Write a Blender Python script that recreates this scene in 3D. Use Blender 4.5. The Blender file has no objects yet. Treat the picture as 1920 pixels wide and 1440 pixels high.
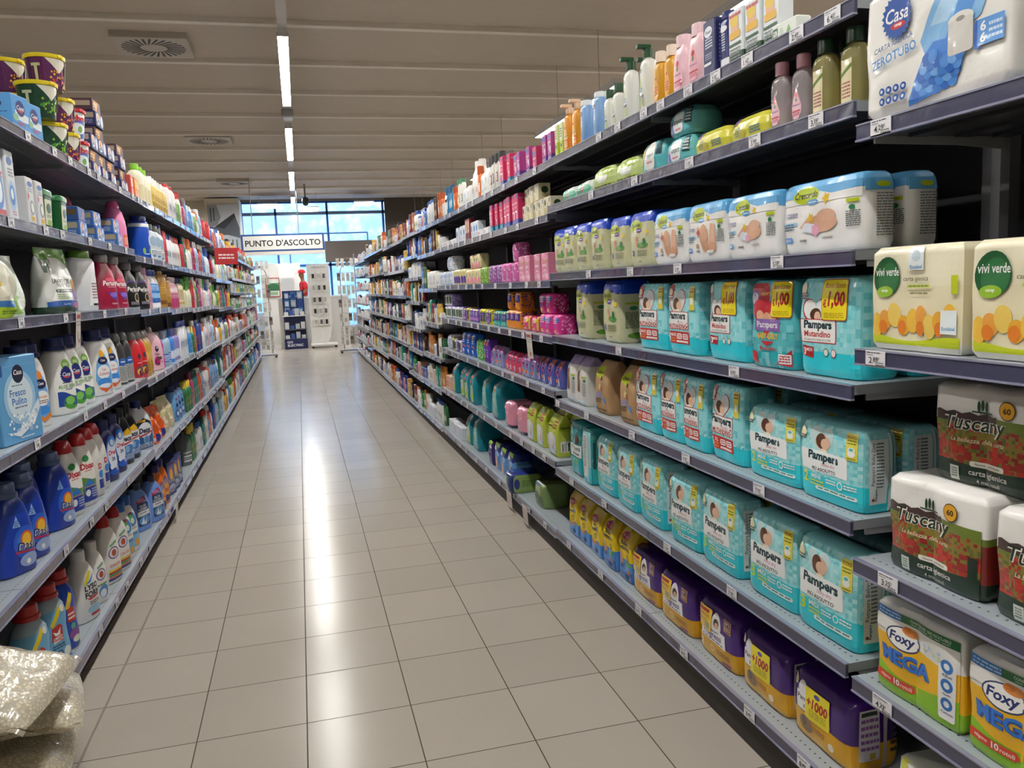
import bpy, bmesh, math, random
import numpy as np
from mathutils import Matrix, Vector

scene = bpy.context.scene
COL = scene.collection

# ------------------------------------------------------------------ camera
F_PX, YAW, PITCH, ROLL, CAM_H = 1513.3, 0.25135, 0.12384, -0.044933, 1.6437
fw = Vector((math.sin(YAW)*math.cos(PITCH), math.cos(YAW)*math.cos(PITCH), -math.sin(PITCH)))
rt = Vector((math.cos(YAW), -math.sin(YAW), 0.0))
up = rt.cross(fw)
r2 = rt*math.cos(ROLL) + up*math.sin(ROLL)
u2 = -rt*math.sin(ROLL) + up*math.cos(ROLL)
cam_data = bpy.data.cameras.new('camera')
cam_data.sensor_fit = 'HORIZONTAL'
cam_data.sensor_width = 36.0
cam_data.lens = F_PX/1920*36.0
cam_data.clip_start, cam_data.clip_end = 0.05, 200
cam = bpy.data.objects.new('camera', cam_data)
COL.objects.link(cam)
m = Matrix.Identity(4)
for i in range(3):
    m[i][0], m[i][1], m[i][2] = r2[i], u2[i], -fw[i]
m[2][3] = CAM_H
cam.matrix_world = m
scene.camera = cam

# ------------------------------------------------------------------ world and exposure
world = bpy.data.worlds.new('sky')
scene.world = world
world.use_nodes = True
wn = world.node_tree.nodes
wn['Background'].inputs[0].default_value = (0.80, 0.91, 1.0, 1)
wn['Background'].inputs[1].default_value = 6.5
scene.view_settings.view_transform = 'Standard'
scene.view_settings.look = 'None'
scene.view_settings.exposure = 0.40
scene.view_settings.gamma = 1.0
scene.view_settings.use_curve_mapping = False
TUBE = 72.0          # strength of the ceiling light strips

# ------------------------------------------------------------------ helpers
def lin(c):
    if isinstance(c, str):
        c = c.lstrip('#')
        if len(c) == 3: c = ''.join(x*2 for x in c)
        c = [int(c[i:i+2], 16)/255 for i in (0, 2, 4)]
    return tuple(x/12.92 if x <= 0.04045 else ((x+0.055)/1.055)**2.4 for x in c[:3])

def mat(name, rough=0.4, col=None, spec=0.5, bump=None, coat=0.0, metal=0.0, sheen=None, clear=False, var=0.0):
    """procedural material; without COL it reads the face colours of the mesh"""
    M = bpy.data.materials.new(name)
    M.use_nodes = True
    nt = M.node_tree; N = nt.nodes; L = nt.links
    b = N['Principled BSDF']
    b.inputs['Roughness'].default_value = rough
    b.inputs['Specular IOR Level'].default_value = spec
    b.inputs['Metallic'].default_value = metal
    b.inputs['Coat Weight'].default_value = coat
    if col is None:
        a = N.new('ShaderNodeAttribute'); a.attribute_name = 'Col'
        src = a.outputs['Color']
    else:
        a = N.new('ShaderNodeRGB'); a.outputs[0].default_value = (*lin(col), 1)
        src = a.outputs[0]
    if var:
        tc = N.new('ShaderNodeTexCoord'); nz = N.new('ShaderNodeTexNoise')
        nz.inputs['Scale'].default_value = 6
        L.new(tc.outputs['Object'], nz.inputs['Vector'])
        hs = N.new('ShaderNodeHueSaturation')
        mr = N.new('ShaderNodeMapRange')
        mr.inputs[3].default_value = 1-var; mr.inputs[4].default_value = 1+var
        L.new(nz.outputs['Fac'], mr.inputs[0]); L.new(mr.outputs[0], hs.inputs['Value'])
        L.new(src, hs.inputs['Color']); src = hs.outputs[0]
    L.new(src, b.inputs['Base Color'])
    if bump:
        sc, st, det = bump
        tc = N.new('ShaderNodeTexCoord'); nz = N.new('ShaderNodeTexNoise')
        nz.inputs['Scale'].default_value = sc; nz.inputs['Detail'].default_value = det
        L.new(tc.outputs['Object'], nz.inputs['Vector'])
        bp = N.new('ShaderNodeBump'); bp.inputs['Strength'].default_value = st; bp.inputs['Distance'].default_value = 0.01
        L.new(nz.outputs['Fac'], bp.inputs['Height']); L.new(bp.outputs[0], b.inputs['Normal'])
    if clear:
        tr = N.new('ShaderNodeBsdfTransparent'); mx = N.new('ShaderNodeMixShader')
        L.new(src, tr.inputs[0]); mx.inputs[0].default_value = clear
        L.new(tr.outputs[0], mx.inputs[1]); L.new(b.outputs[0], mx.inputs[2])
        L.new(mx.outputs[0], N['Material Output'].inputs[0])
    return M

M_FILM = mat('printed_film', 0.26, bump=(16, 0.35, 3), coat=0.15)
M_PRINT = mat('ink_on_film', 0.30, bump=(16, 0.35, 3), coat=0.15)
M_PLAST = mat('moulded_plastic', 0.28, bump=(40, 0.04, 1))
M_CARD = mat('printed_card', 0.42, bump=(60, 0.04, 2))
M_PAPER = mat('plain_paper', 0.7, bump=(25, 0.25, 3))
M_CLEAR = mat('clear_plastic', 0.08, clear=0.30, spec=0.8)
M_STEEL = mat('painted_steel', 0.38, bump=(90, 0.03, 2), var=0.06)
M_METAL = mat('zinc_wire', 0.30, col='a9a9ac', metal=0.8)
M_CLOTH = mat('woven_cloth', 0.85, bump=(300, 0.3, 2))
M_SKIN = mat('skin', 0.5, bump=(120, 0.05, 2))

class MB:
    """collects faces with colours; build() links them as one mesh object"""
    def __init__(s): s.v = []; s.f = []; s.c = []
    def add(s, vs, fs, col):
        o = len(s.v); s.v += [tuple(map(float, p)) for p in vs]
        s.f += [tuple(i+o for i in f) for f in fs]
        if isinstance(col, list): s.c += col
        else: s.c += [lin(col) if isinstance(col, str) else col]*len(fs)
        return s
    def box(s, x0, y0, z0, x1, y1, z1, col, bev=0.0):
        if bev <= 0:
            vs = [(x0,y0,z0),(x1,y0,z0),(x1,y1,z0),(x0,y1,z0),(x0,y0,z1),(x1,y0,z1),(x1,y1,z1),(x0,y1,z1)]
            return s.add(vs, [(0,3,2,1),(4,5,6,7),(0,1,5,4),(1,2,6,5),(2,3,7,6),(3,0,4,7)], col)
        b = bev
        pts = [(x0+b,y0),(x1-b,y0),(x1,y0+b),(x1,y1-b),(x1-b,y1),(x0+b,y1),(x0,y1-b),(x0,y0+b)]
        cx, cy = (x0+x1)/2, (y0+y1)/2
        kx, ky = 1-2*b/(x1-x0), 1-2*b/(y1-y0)
        inn = [(cx+(p[0]-cx)*kx, cy+(p[1]-cy)*ky) for p in pts]
        vs = [(*p, z0) for p in inn]+[(*p, z0+b) for p in pts]+[(*p, z1-b) for p in pts]+[(*p, z1) for p in inn]
        fs = [tuple(reversed(range(8)))]+[(r*8+i, r*8+(i+1) % 8, r*8+8+(i+1) % 8, r*8+8+i) for r in range(3) for i in range(8)]+[tuple(range(24, 32))]
        return s.add(vs, fs, col)
    def tube(s, pts, r, col, n=8, caps=True):
        P = [Vector(p) for p in pts]; vs = []; fs = []
        if not hasattr(r, '__len__'): r = [r]*len(P)
        ref = None
        for i, p in enumerate(P):
            d = (P[min(i+1, len(P)-1)]-P[max(i-1, 0)]).normalized()
            if ref is None:
                ref = d.orthogonal().normalized()
            ref = (ref-d*ref.dot(d)).normalized()
            q = d.cross(ref)
            vs += [p+(ref*math.cos(a)+q*math.sin(a))*r[i] for a in [2*math.pi*k/n for k in range(n)]]
        for i in range(len(P)-1):
            fs += [(i*n+k, i*n+(k+1) % n, i*n+n+(k+1) % n, i*n+n+k) for k in range(n)]
        if caps:
            fs += [tuple(reversed(range(n))), tuple(range(len(vs)-n, len(vs)))]
        return s.add(vs, fs, col)
    def lathe(s, prof, col, n=24, cx=0, cy=0):
        vs = [(cx+r*math.cos(2*math.pi*k/n), cy+r*math.sin(2*math.pi*k/n), z) for r, z in prof for k in range(n)]
        fs = [(i*n+k, i*n+(k+1) % n, i*n+n+(k+1) % n, i*n+n+k) for i in range(len(prof)-1) for k in range(n)]
        fs += [tuple(reversed(range(n))), tuple(range(len(vs)-n, len(vs)))]
        return s.add(vs, fs, col)
    def mesh(s, name, smooth=None):
        me = bpy.data.meshes.new(name)
        me.from_pydata(s.v, [], s.f)
        a = me.attributes.new('Col', 'FLOAT_COLOR', 'FACE')
        arr = np.ones((len(s.f), 4), dtype=np.float32); arr[:, :3] = np.array(s.c, dtype=np.float32).reshape(-1, 3)
        a.data.foreach_set('color', arr.ravel())
        if smooth is not None:
            me.polygons.foreach_set('use_smooth', [True]*len(me.polygons))
            me.set_sharp_from_angle(angle=math.radians(smooth))
        me.update()
        return me
    def build(s, name, material, parent=None, smooth=None):
        me = s.mesh(name, smooth); me.materials.append(material)
        return link(name, me, parent)

def link(name, me, parent=None):
    o = bpy.data.objects.new(name, me); COL.objects.link(o)
    if parent is not None: o.parent = parent
    return o
def empty(name, loc=(0, 0, 0), rz=0.0):
    o = bpy.data.objects.new(name, None); o.empty_display_size = 0.05
    o.location = loc; o.rotation_euler = (0, 0, rz); COL.objects.link(o)
    return o
def tag(o, label, cat, group=None):
    o['label'] = label; o['category'] = cat
    if group: o['group'] = group
    return o
def struct(o):
    o['kind'] = 'structure'; return o

# ------------------------------------------------------------------ lettering
_TXT = {}
def text_geo(body, bold=0.0, shear=0.0):
    key = (body, bold, shear)
    if key not in _TXT:
        cu = bpy.data.curves.new('lettering', 'FONT')
        cu.body = body; cu.size = 1.0; cu.offset = bold; cu.shear = shear; cu.resolution_u = 2
        ob = bpy.data.objects.new('lettering', cu); COL.objects.link(ob)
        dg = bpy.context.evaluated_depsgraph_get(); dg.update()
        me = bpy.data.meshes.new_from_object(ob.evaluated_get(dg))
        v = np.array([q.co[:2] for q in me.vertices]).reshape(-1, 2)
        f = [tuple(p.vertices) for p in me.polygons]
        bpy.data.objects.remove(ob); bpy.data.meshes.remove(me); bpy.data.curves.remove(cu)
        lo, hi = v.min(0), v.max(0)
        _TXT[key] = ((v-(lo+hi)/2), f, hi-lo)
    return _TXT[key]

def art(design, sw, zh):
    """flat artwork in metres: list of (verts, faces, colour) in paint order; unit coordinates run 0..1 across and up"""
    out = []; lay = []
    U = lambda x, y: (x*sw, y*zh)
    for ei, d in enumerate(design):
        lay += [ei-1]*(len(out)-len(lay))
        k = d[0]
        if k == 'R':
            _, x0, y0, x1, y1, c = d[:6]
            r = d[6] if len(d) > 6 else 0
            if r:
                rx = r*min(sw*abs(x1-x0), zh*abs(y1-y0))
                X0, Y0 = U(x0, y0); X1, Y1 = U(x1, y1); v = []
                for cx, cy, a0 in ((X1-rx, Y0+rx, -90), (X1-rx, Y1-rx, 0), (X0+rx, Y1-rx, 90), (X0+rx, Y0+rx, 180)):
                    v += [(cx+rx*math.cos(math.radians(a0+t)), cy+rx*math.sin(math.radians(a0+t))) for t in (0, 30, 60, 90)]
            else:
                v = [U(x0, y0), U(x1, y0), U(x1, y1), U(x0, y1)]
            out.append((v, [tuple(range(len(v)))], c))
        elif k == 'E':
            _, cx, cy, rx, ry, c = d
            v = [U(cx+rx*math.cos(a), cy+ry*math.sin(a)) for a in [math.pi*2*i/22 for i in range(22)]]
            out.append((v, [tuple(range(22))], c))
        elif k == 'C':                                   # true circle, radius in units of the width
            _, cx, cy, r, c = d
            q = r*sw/zh
            v = [U(cx+r*math.cos(a), cy+q*math.sin(a)) for a in [math.pi*2*i/20 for i in range(20)]]
            out.append((v, [tuple(range(20))], c))
        elif k == 'P':
            v = [U(*p) for p in d[1]]
            out.append((v, [tuple(range(len(v)))], d[2]))
        elif k == 'B':                                   # burst with n points
            _, cx, cy, r, n, q, c = d
            a_ = sw/zh
            v = [U(cx+(r if i % 2 else r*q)*math.cos(math.pi*i/n), cy+(r if i % 2 else r*q)*a_*math.sin(math.pi*i/n)) for i in range(2*n)]
            out.append(([U(cx, cy)]+v, [(0, i+1, (i+1) % (2*n)+1) for i in range(2*n)], c))
        elif k == 'H':                                   # heart
            _, cx, cy, w, c = d
            a_ = sw/zh; v = []
            for i in range(26):
                t = 2*math.pi*i/26
                v.append(U(cx+w*math.sin(t)**3*0.5, cy+w*a_*(13*math.cos(t)-5*math.cos(2*t)-2*math.cos(3*t)-math.cos(4*t))/34))
            v.reverse()
            out.append(([U(cx, cy)]+v, [(0, i+1, (i+1) % 26+1) for i in range(26)], c))
        elif k == 'L':                                   # unreadable small print
            _, x0, y0, x1, y1, n, c = d
            rr = random.Random(int((x0+y0*7+n)*1000))
            hh = (y1-y0)/n
            for i in range(n):
                a = x0
                while a < x1:
                    b = min(x1, a+(x1-x0)*rr.uniform(0.10, 0.3))
                    out.append(([U(a, y1-(i+0.72)*hh), U(b, y1-(i+0.72)*hh), U(b, y1-(i+0.22)*hh), U(a, y1-(i+0.22)*hh)], [(0, 1, 2, 3)], c))
                    a = b+(x1-x0)*0.04
        elif k == 'W':                                   # filled wave: from y up to top, colour; amp, n
            _, x0, x1, yb, ym, amp, n, ph, c = d
            for i in range(16):
                a, b = x0+(x1-x0)*i/16, x0+(x1-x0)*(i+1)/16
                f_ = lambda x: ym+amp*math.sin(2*math.pi*n*(x-x0)/(x1-x0)+ph)
                q = [U(a, yb), U(b, yb), U(b, f_(b)), U(a, f_(a))]
                if yb > ym: q.reverse()
                out.append((q, [(0, 1, 2, 3)], c))
        elif k == 'Q':                                   # chequer of small squares
            _, x0, y0, x1, y1, nx, ny, dens, cs, seed = d
            rr = random.Random(seed)
            for i in range(nx):
                for j in range(ny):
                    if rr.random() < dens:
                        a, b = x0+(x1-x0)*i/nx, y0+(y1-y0)*j/ny
                        out.append(([U(a, b), U(a+(x1-x0)/nx, b), U(a+(x1-x0)/nx, b+(y1-y0)/ny), U(a, b+(y1-y0)/ny)], [(0, 1, 2, 3)], rr.choice(cs)))
        elif k == 'T':                                   # text: body, cx, cy, height (share of zh), max width (share of sw), colour, bold, shear, angle
            _, body, cx, cy, h, wm, c = d[:7]
            bold = d[7] if len(d) > 7 else 0.0
            shear = d[8] if len(d) > 8 else 0.0
            ang = math.radians(d[9]) if len(d) > 9 else 0.0
            v, f, ext = text_geo(body, bold, shear)
            if abs(ang) > 1.2:
                sx = sy = h*zh/ext[0]
            else:
                sy = h*zh/ext[1]; sx = min(sy*1.15, wm*sw/ext[0])
            q = v*[sx, sy]
            ca, sa = math.cos(ang), math.sin(ang)
            q = np.stack([q[:, 0]*ca-q[:, 1]*sa, q[:, 0]*sa+q[:, 1]*ca], 1)+np.array([cx*sw, cy*zh])
            out.append(([tuple(p) for p in q], f, c))
    lay += [len(design)-1]*(len(out)-len(lay))
    return [(*q, l) for q, l in zip(out, lay)]

# ------------------------------------------------------------------ lofted bodies
def _unit(n, K=720):
    t = np.linspace(-math.pi, math.pi, K+1)
    s_, c_ = np.sin(t), np.cos(t)
    return np.sign(s_)*np.abs(s_)**(2/n), -np.sign(c_)*np.abs(c_)**(2/n)

class Loft:
    """rings of one outline stacked along z. s runs along the outline in metres from the middle of the front (-y), positive to +x"""
    def __init__(L, prof, n=4, outline=None, amp=0.0, seed=0):
        P = np.array([(p[0], p[1], p[2], p[3] if len(p) > 3 else 0.0) for p in prof], float)
        L.P = P; L.HX, L.HY = P[:, 1].max(), P[:, 2].max()
        if outline is None:
            L.ux, L.uy = _unit(n)
        else:
            o = np.array(outline, float); L.ux, L.uy = o[:, 0], o[:, 1]
        x, y = L.ux*L.HX, L.uy*L.HY
        L.cum = np.concatenate([[0], np.cumsum(np.hypot(np.diff(x), np.diff(y)))])
        L.S = L.cum[-1]
        mid = L.S/2
        L.cum = L.cum-mid
        L.amp = amp; L.h = P[-1, 0]
        rr = random.Random(seed)
        L.ph = [rr.uniform(0, 6.28) for _ in range(6)]
    def pos(L, s, z):
        s = np.asarray(s, float); z = np.asarray(z, float)
        s = (s+L.S/2) % L.S-L.S/2
        ux = np.interp(s, L.cum, L.ux); uy = np.interp(s, L.cum, L.uy)
        hx = np.interp(z, L.P[:, 0], L.P[:, 1]); hy = np.interp(z, L.P[:, 0], L.P[:, 2]); oy = np.interp(z, L.P[:, 0], L.P[:, 3])
        x, y = ux*hx, uy*hy+oy
        if L.amp:
            k = 2*math.pi/L.S; p = L.ph
            w = L.amp*(np.sin(5*k*s+18*z+p[0])+0.7*np.sin(7*k*s-31*z+p[1])+0.5*np.sin(3*k*s+48*z+p[2]))*np.clip(np.minimum(z, L.h-z)/(0.12*L.h), 0, 1)
            r = np.hypot(ux, uy)+1e-9
            x, y = x+w*ux/r, y+w*uy/r
        return np.stack([x, y, z], -1)
    def nrm(L, s, z):
        e = 0.004
        a = L.pos(s+e, z)-L.pos(s-e, z); b = L.pos(s, z+e)-L.pos(s, z-e)
        n = np.cross(a, b); n /= np.linalg.norm(n, axis=-1, keepdims=True)+1e-12
        return n
    def body(L, mb, bands, nseg=36, ss=None, nz=0, zs=None, side=None):
        if zs is None:
            zs = sorted(set([round(float(z), 5) for z in L.P[:, 0]]+[round(b[0]*L.h, 5) for b in bands if b[0] < 1]+[round(L.h*i/nz, 5) for i in range(1, nz)] if nz else
                            [round(float(z), 5) for z in L.P[:, 0]]+[round(b[0]*L.h, 5) for b in bands if b[0] < 1]))
        if ss is None: ss = np.linspace(-L.S/2, L.S/2, nseg, endpoint=False)
        ss = np.asarray(ss, float); n = len(ss)
        vs = np.concatenate([L.pos(ss, np.full(n, z)) for z in zs])
        fs = []; cs = []
        lb = [(b[0]*L.h, lin(b[1])) for b in bands]
        for i in range(len(zs)-1):
            zm = (zs[i]+zs[i+1])/2
            c = next((c for z, c in lb if zm <= z+1e-6), lb[-1][1])
            for k in range(n):
                fs.append((i*n+k, i*n+(k+1) % n, i*n+n+(k+1) % n, i*n+n+k)); cs.append(c)
        fs += [tuple(reversed(range(n))), tuple(range(len(vs)-n, len(vs)))]; cs += [lb[0][1], lb[-1][1]]
        mb.add(vs, fs, cs)
        return mb
    def wrap(L, mb, design, s0, z0, sw, zh, off=0.0012, step=0.014, flat=False):
        """lay the artwork on the surface with its lower left corner at (s0, z0)"""
        for v, f, c, li in art(design, sw, zh):
            v = np.array(v, float)
            over = v[:, 0].min() < -1e-6 or v[:, 1].min() < -1e-6 or v[:, 0].max() > sw+1e-6 or v[:, 1].max() > zh+1e-6
            if not flat or over:
                bm = bmesh.new()
                bv = [bm.verts.new((p[0], p[1], 0)) for p in v]
                for q in f:
                    try: bm.faces.new([bv[i] for i in q])
                    except ValueError: pass
                if over:                                  # trim to the panel
                    for co, no in (((0, 0, 0), (-1, 0, 0)), ((sw, 0, 0), (1, 0, 0)), ((0, 0, 0), (0, -1, 0)), ((0, zh, 0), (0, 1, 0))):
                        bmesh.ops.bisect_plane(bm, geom=bm.verts[:]+bm.edges[:]+bm.faces[:], plane_co=co, plane_no=no, dist=1e-6, clear_outer=True)
                    if not bm.faces: bm.free(); continue
                lo, hi = v.min(0), v.max(0)
                for ax in (() if flat else (0, 1)):
                    k = math.ceil((lo[ax]+1e-5)/step)
                    while k*step < hi[ax]-1e-5:
                        no = (1, 0, 0) if ax == 0 else (0, 1, 0)
                        co = (k*step, 0, 0) if ax == 0 else (0, k*step, 0)
                        bmesh.ops.bisect_plane(bm, geom=bm.verts[:]+bm.edges[:]+bm.faces[:], plane_co=co, plane_no=no, dist=1e-6)
                        k += 1
                bm.verts.index_update()
                v = np.array([q.co[:2] for q in bm.verts]); f = [tuple(q.index for q in p.verts) for p in bm.faces]
                bm.free()
            s, z = v[:, 0]+s0, v[:, 1]+z0
            p = L.pos(s, z)+L.nrm(s, z)*(off+0.00013*li)
            mb.add(p, f, c)
        return mb

RECT = None
def rect_outline(w, d, b=0.004):
    bx, by = 2*b/w, 2*b/d
    pts = [(0, 1), (-1+bx, 1), (-1, 1-by), (-1, -1+by), (-1+bx, -1), (0, -1), (1-bx, -1), (1, -1+by), (1, 1-by), (1-bx, 1), (0, 1)]
    return pts

def box_loft(w, h, d, b=0.004):
    return Loft([(0, w/2-b, d/2-b), (b, w/2, d/2), (h-b, w/2, d/2), (h, w/2-b, d/2-b)], outline=rect_outline(w, d, b))

# ------------------------------------------------------------------ product catalogue
TYPES = {}
class Type: pass
def add_type(key, kind, cat, desc, dims, parts):
    t = Type(); t.key, t.kind, t.cat, t.desc, t.dims, t.parts = key, kind, cat, desc, dims, parts
    TYPES[key] = t

def brick(w, h, d, soft=1.0, top=0.72):
    k = soft
    return [(0, w/2*(1-.05*k), d/2*(1-.16*k)), (.03*h, w/2*(1-.02*k), d/2*(1-.06*k)), (.10*h, w/2, d/2*.985), (.3*h, w/2*1.005, d/2*1.02), (.55*h, w/2*1.005, d/2*1.03),
            (.8*h, w/2, d/2), (.91*h, w/2*(1-.015*k), d/2*(1-.05*k)), (.97*h, w/2*(1-.04*k), d/2*(1-.16*k)), (h, w/2*(1-.08*k), d/2*top)]
def gusset(w, h, d):
    return [(0, w/2*.96, d/2*.86), (.04*h, w/2, d/2*.98), (.2*h, w/2*1.01, d/2*1.03), (.6*h, w/2, d/2), (.78*h, w/2*.99, d/2*.86), (.9*h, w/2*.97, d/2*.55), (h, w/2*.95, d/2*.2)]
def doypack(w, h, d):
    return [(0, w/2*.92, d/2*.95), (.05*h, w/2*.98, d/2), (.25*h, w/2, d/2*.96), (.55*h, w/2*.99, d/2*.7), (.8*h, w/2*.97, d/2*.3), (.9*h, w/2*.97, d/2*.06), (h, w/2*.97, d/2*.05)]
def pillow(w, h, d):
    return [(0, w/2*.9, d/2*.8), (.12*h, w/2*.98, d/2*.95), (.45*h, w/2, d/2), (.75*h, w/2*.97, d/2*.9), (.93*h, w/2*.85, d/2*.7), (h, w/2*.7, d/2*.5)]

def pack(key, kind, cat, desc, w, h, d, bands, front=(), side=(), prof=brick, n=6.5, amp=0.0016, extra=(), material=None, printmat=None, seal=None, pname='wrapper', top=()):
    def make():
        L = Loft(prof(w, h, d), n, amp=amp, seed=hash(key) % 97 if False else sum(map(ord, key)))
        out = []
        out.append((pname, L.body(MB(), bands, nseg=44, nz=14).mesh(pname, 50), material or M_FILM))
        if front or side:
            mb = MB()
            if front: L.wrap(mb, front, -w*.49, h*.02, w*.98, h*.96)
            if side:
                L.wrap(mb, side, w/2*1.0+d*.02, h*.02, d*.9, h*.94)
                L.wrap(mb, side, -(w/2)-d*.92, h*.02, d*.9, h*.94)
            out.append(('front_print', mb.mesh('front_print'), printmat or M_PRINT))
        for nm, des, (sx, zx, sw, zh), m_ in extra:
            mb = MB()
            L.wrap(mb, des, sx, zx, sw, zh, off=0.004)
            out.append((nm, mb.mesh(nm), m_))
        if seal:
            mb = MB(); c, hh = seal
            mb.box(-w*.44, -0.003, h-0.004, w*.44, 0.003, h+hh, c)
            out.append(('top_seal', mb.mesh('top_seal'), M_FILM))
        return out
    add_type(key, kind, cat, desc, (w, d, h), make)

def carton(key, kind, cat, desc, w, h, d, bands, front=(), side=(), extra=(), material=None):
    def make():
        L = box_loft(w, h, d)
        out = [('carton', L.body(MB(), bands, ss=L.cum[:-1]).mesh('carton'), material or M_CARD)]
        if front or side:
            mb = MB()
            if front: L.wrap(mb, front, -w*.49, h*.012, w*.98, h*.976, flat=True, off=0.0008)
            if side:
                L.wrap(mb, side, w/2+.002, h*.012, d*.98, h*.976, flat=True, off=0.0008)
                L.wrap(mb, side, -w/2-d*.98-.002, h*.012, d*.98, h*.976, flat=True, off=0.0008)
            out.append(('printed_panel', mb.mesh('printed_panel'), M_CARD))
        return out
    add_type(key, kind, cat, desc, (w, d, h), make)

# bottle outlines: (height share, half width share, half depth share)
BP = {
 'deterg': [(0, .93, .9), (.02, 1, 1), (.30, 1, 1), (.52, .97, .95), (.68, .80, .82), (.78, .58, .66), (.83, .42, .5), (.845, .38, .46), (.87, .38, .46)],
 'slant': [(0, .93, .9), (.02, 1, 1), (.45, .98, 1), (.62, .86, .94), (.74, .70, .84), (.82, .52, .68), (.845, .44, .55), (.87, .44, .55)],
 'wave': [(0, .90, .9), (.02, .98, 1), (.18, 1, 1), (.34, .90, .94), (.46, .86, .9), (.60, .94, .92), (.72, .84, .82), (.80, .58, .62), (.84, .36, .42), (.87, .36, .42)],
 'round': [(0, .93, .93), (.02, 1, 1), (.68, 1, 1), (.76, .9, .9), (.82, .66, .66), (.85, .42, .42), (.88, .42, .42)],
 'cone': [(0, .94, .94), (.02, 1, 1), (.45, .95, .95), (.70, .74, .74), (.80, .5, .5), (.86, .4, .4), (.88, .4, .4)],
 'tall': [(0, .93, .93), (.02, 1, 1), (.80, 1, 1), (.86, .86, .86), (.89, .6, .6), (.90, .55, .55)],
 'lotion': [(0, .92, .9), (.02, 1, 1), (.4, 1, 1), (.62, .97, .95), (.74, .86, .86), (.80, .72, .74), (.82, .70, .70)],
 'flask': [(0, .94, .94), (.02, 1, 1), (.60, 1, 1), (.70, .95, .95), (.76, .80, .80), (.79, .45, .5), (.83, .42, .47)],
 'trigger': [(0, .93, .93), (.02, 1, 1), (.38, 1, 1), (.52, .84, .9), (.64, .5, .6), (.72, .32, .42), (.76, .30, .38)],
}
def bottle(key, kind, cat, desc, w, h, d, body, prof='deterg', n=3.0, cap=('fff', .5, 'plain'), label=None, material=None, lrect=(.84, .08, .56), extra=()):
    """cap: colour, width share, style; lrect: width share, bottom share, height share of the label"""
    def make():
        P = BP[prof]
        hb = P[-1][0]*h
        L = Loft([(a*h, b*w/2, c*d/2) for a, b, c in P], n)
        out = []
        bands = body if isinstance(body, list) else [(1, body)]
        bands = [(b[0]/P[-1][0] if b[0] < 1 else 1, b[1]) for b in bands]
        out.append(('bottle_body', L.body(MB(), bands, nseg=28).mesh('bottle_body', 40), material or M_PLAST))
        cc, cw, st = cap
        mb = MB(); r = cw*min(w, d*1.6)/2; z0 = hb-.03*h; z1 = h
        rx, ry = r, min(r, d/2*.98)
        if st == 'plain': pr = [(z0, rx*.98, ry*.98), (z1-.008, rx, ry), (z1-.002, rx*.96, ry*.96), (z1, rx*.85, ry*.85)]
        elif st == 'taper': pr = [(z0, rx, ry), (z0+(z1-z0)*.4, rx*.98, ry*.98), (z1-.006, rx*.72, ry*.72), (z1, rx*.6, ry*.6)]
        elif st == 'ring': pr = [(z0, rx*1.05, ry*1.05), (z0+.3*(z1-z0), rx*1.05, ry*1.05), (z0+.34*(z1-z0), rx*.9, ry*.9), (z1-.004, rx*.88, ry*.88), (z1, rx*.8, ry*.8)]
        elif st in ('pump', 'trigger'): pr = [(z0, rx, ry), (z0+.035, rx, ry), (z0+.04, rx*.35, ry*.35), (z1-.018, rx*.3, ry*.3)]
        Loft([(p[0]-z0, p[1], p[2]) for p in pr], 2).body(mb, [(1, cc)], nseg=18)
        mb.v = [(x, y, z+z0) for x, y, z in mb.v]
        if st == 'pump':
            mb.box(-.011, -.05, h-.018, .011, .012, h, cc, .003)
        if st == 'trigger':
            mb.box(-.013, -.055, h-.035, .013, .04, h, cc, .005)
            mb.tube([(0, -.035, h-.03), (0, -.045, h-.06), (0, -.033, h-.09)], .006, cc, 6)
        out.append(('cap', mb.mesh('cap', 40), M_PLAST))
        if label:
            mb = MB(); a, zb, zh = lrect
            L.wrap(mb, label, -a*w/2, zb*h, a*w, zh*h, off=0.0010, step=max(.016, w/9))
            out.append(('label', mb.mesh('label'), M_PRINT))
        for nm, des, (sx, zx, sw, zh), m_ in extra:
            mb = MB(); L.wrap(mb, des, sx, zx, sw, zh, off=0.003)
            out.append((nm, mb.mesh(nm), m_))
        return out
    add_type(key, kind, cat, desc, (w, d, h), make)

_COUNT = {}
def realise(t):
    if not hasattr(t, 'made'):
        t.made = t.parts()
        for p in t.made:
            if not p[1].materials: p[1].materials.append(p[2])
    return t.made
def place(key, x, y, z, rz, label, group=None, scale=1.0, tilt=(0, 0)):
    t = TYPES[key]; made = realise(t)
    if len(made) == 1:
        root = link(t.kind, made[0][1])
    else:
        root = empty(t.kind)
        for nm, me, _ in made: link(nm, me, root)
    root.location = (x, y, z); root.rotation_euler = (tilt[0], tilt[1], rz)
    if scale != 1.0: root.scale = (scale,)*3 if not hasattr(scale, '__len__') else scale
    tag(root, label, t.cat, group)
    return root

ORD = ['zeroth', 'first', 'second', 'third', 'fourth', 'fifth', 'sixth', 'seventh', 'eighth', 'ninth', 'tenth', 'eleventh', 'twelfth', 'thirteenth', 'fourteenth', 'fifteenth',
       'sixteenth', 'seventeenth', 'eighteenth', 'nineteenth', 'twentieth']
def ordn(i):
    if i <= 20: return ORD[i]
    tens = {2: 'twenty', 3: 'thirty', 4: 'forty', 5: 'fifty', 6: 'sixty', 7: 'seventy', 8: 'eighty'}[i//10]
    return tens+('-'+ORD[i % 10] if i % 10 else 'th').replace('yth', 'ieth') if i % 10 else tens[:-1]+'ieth'
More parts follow.
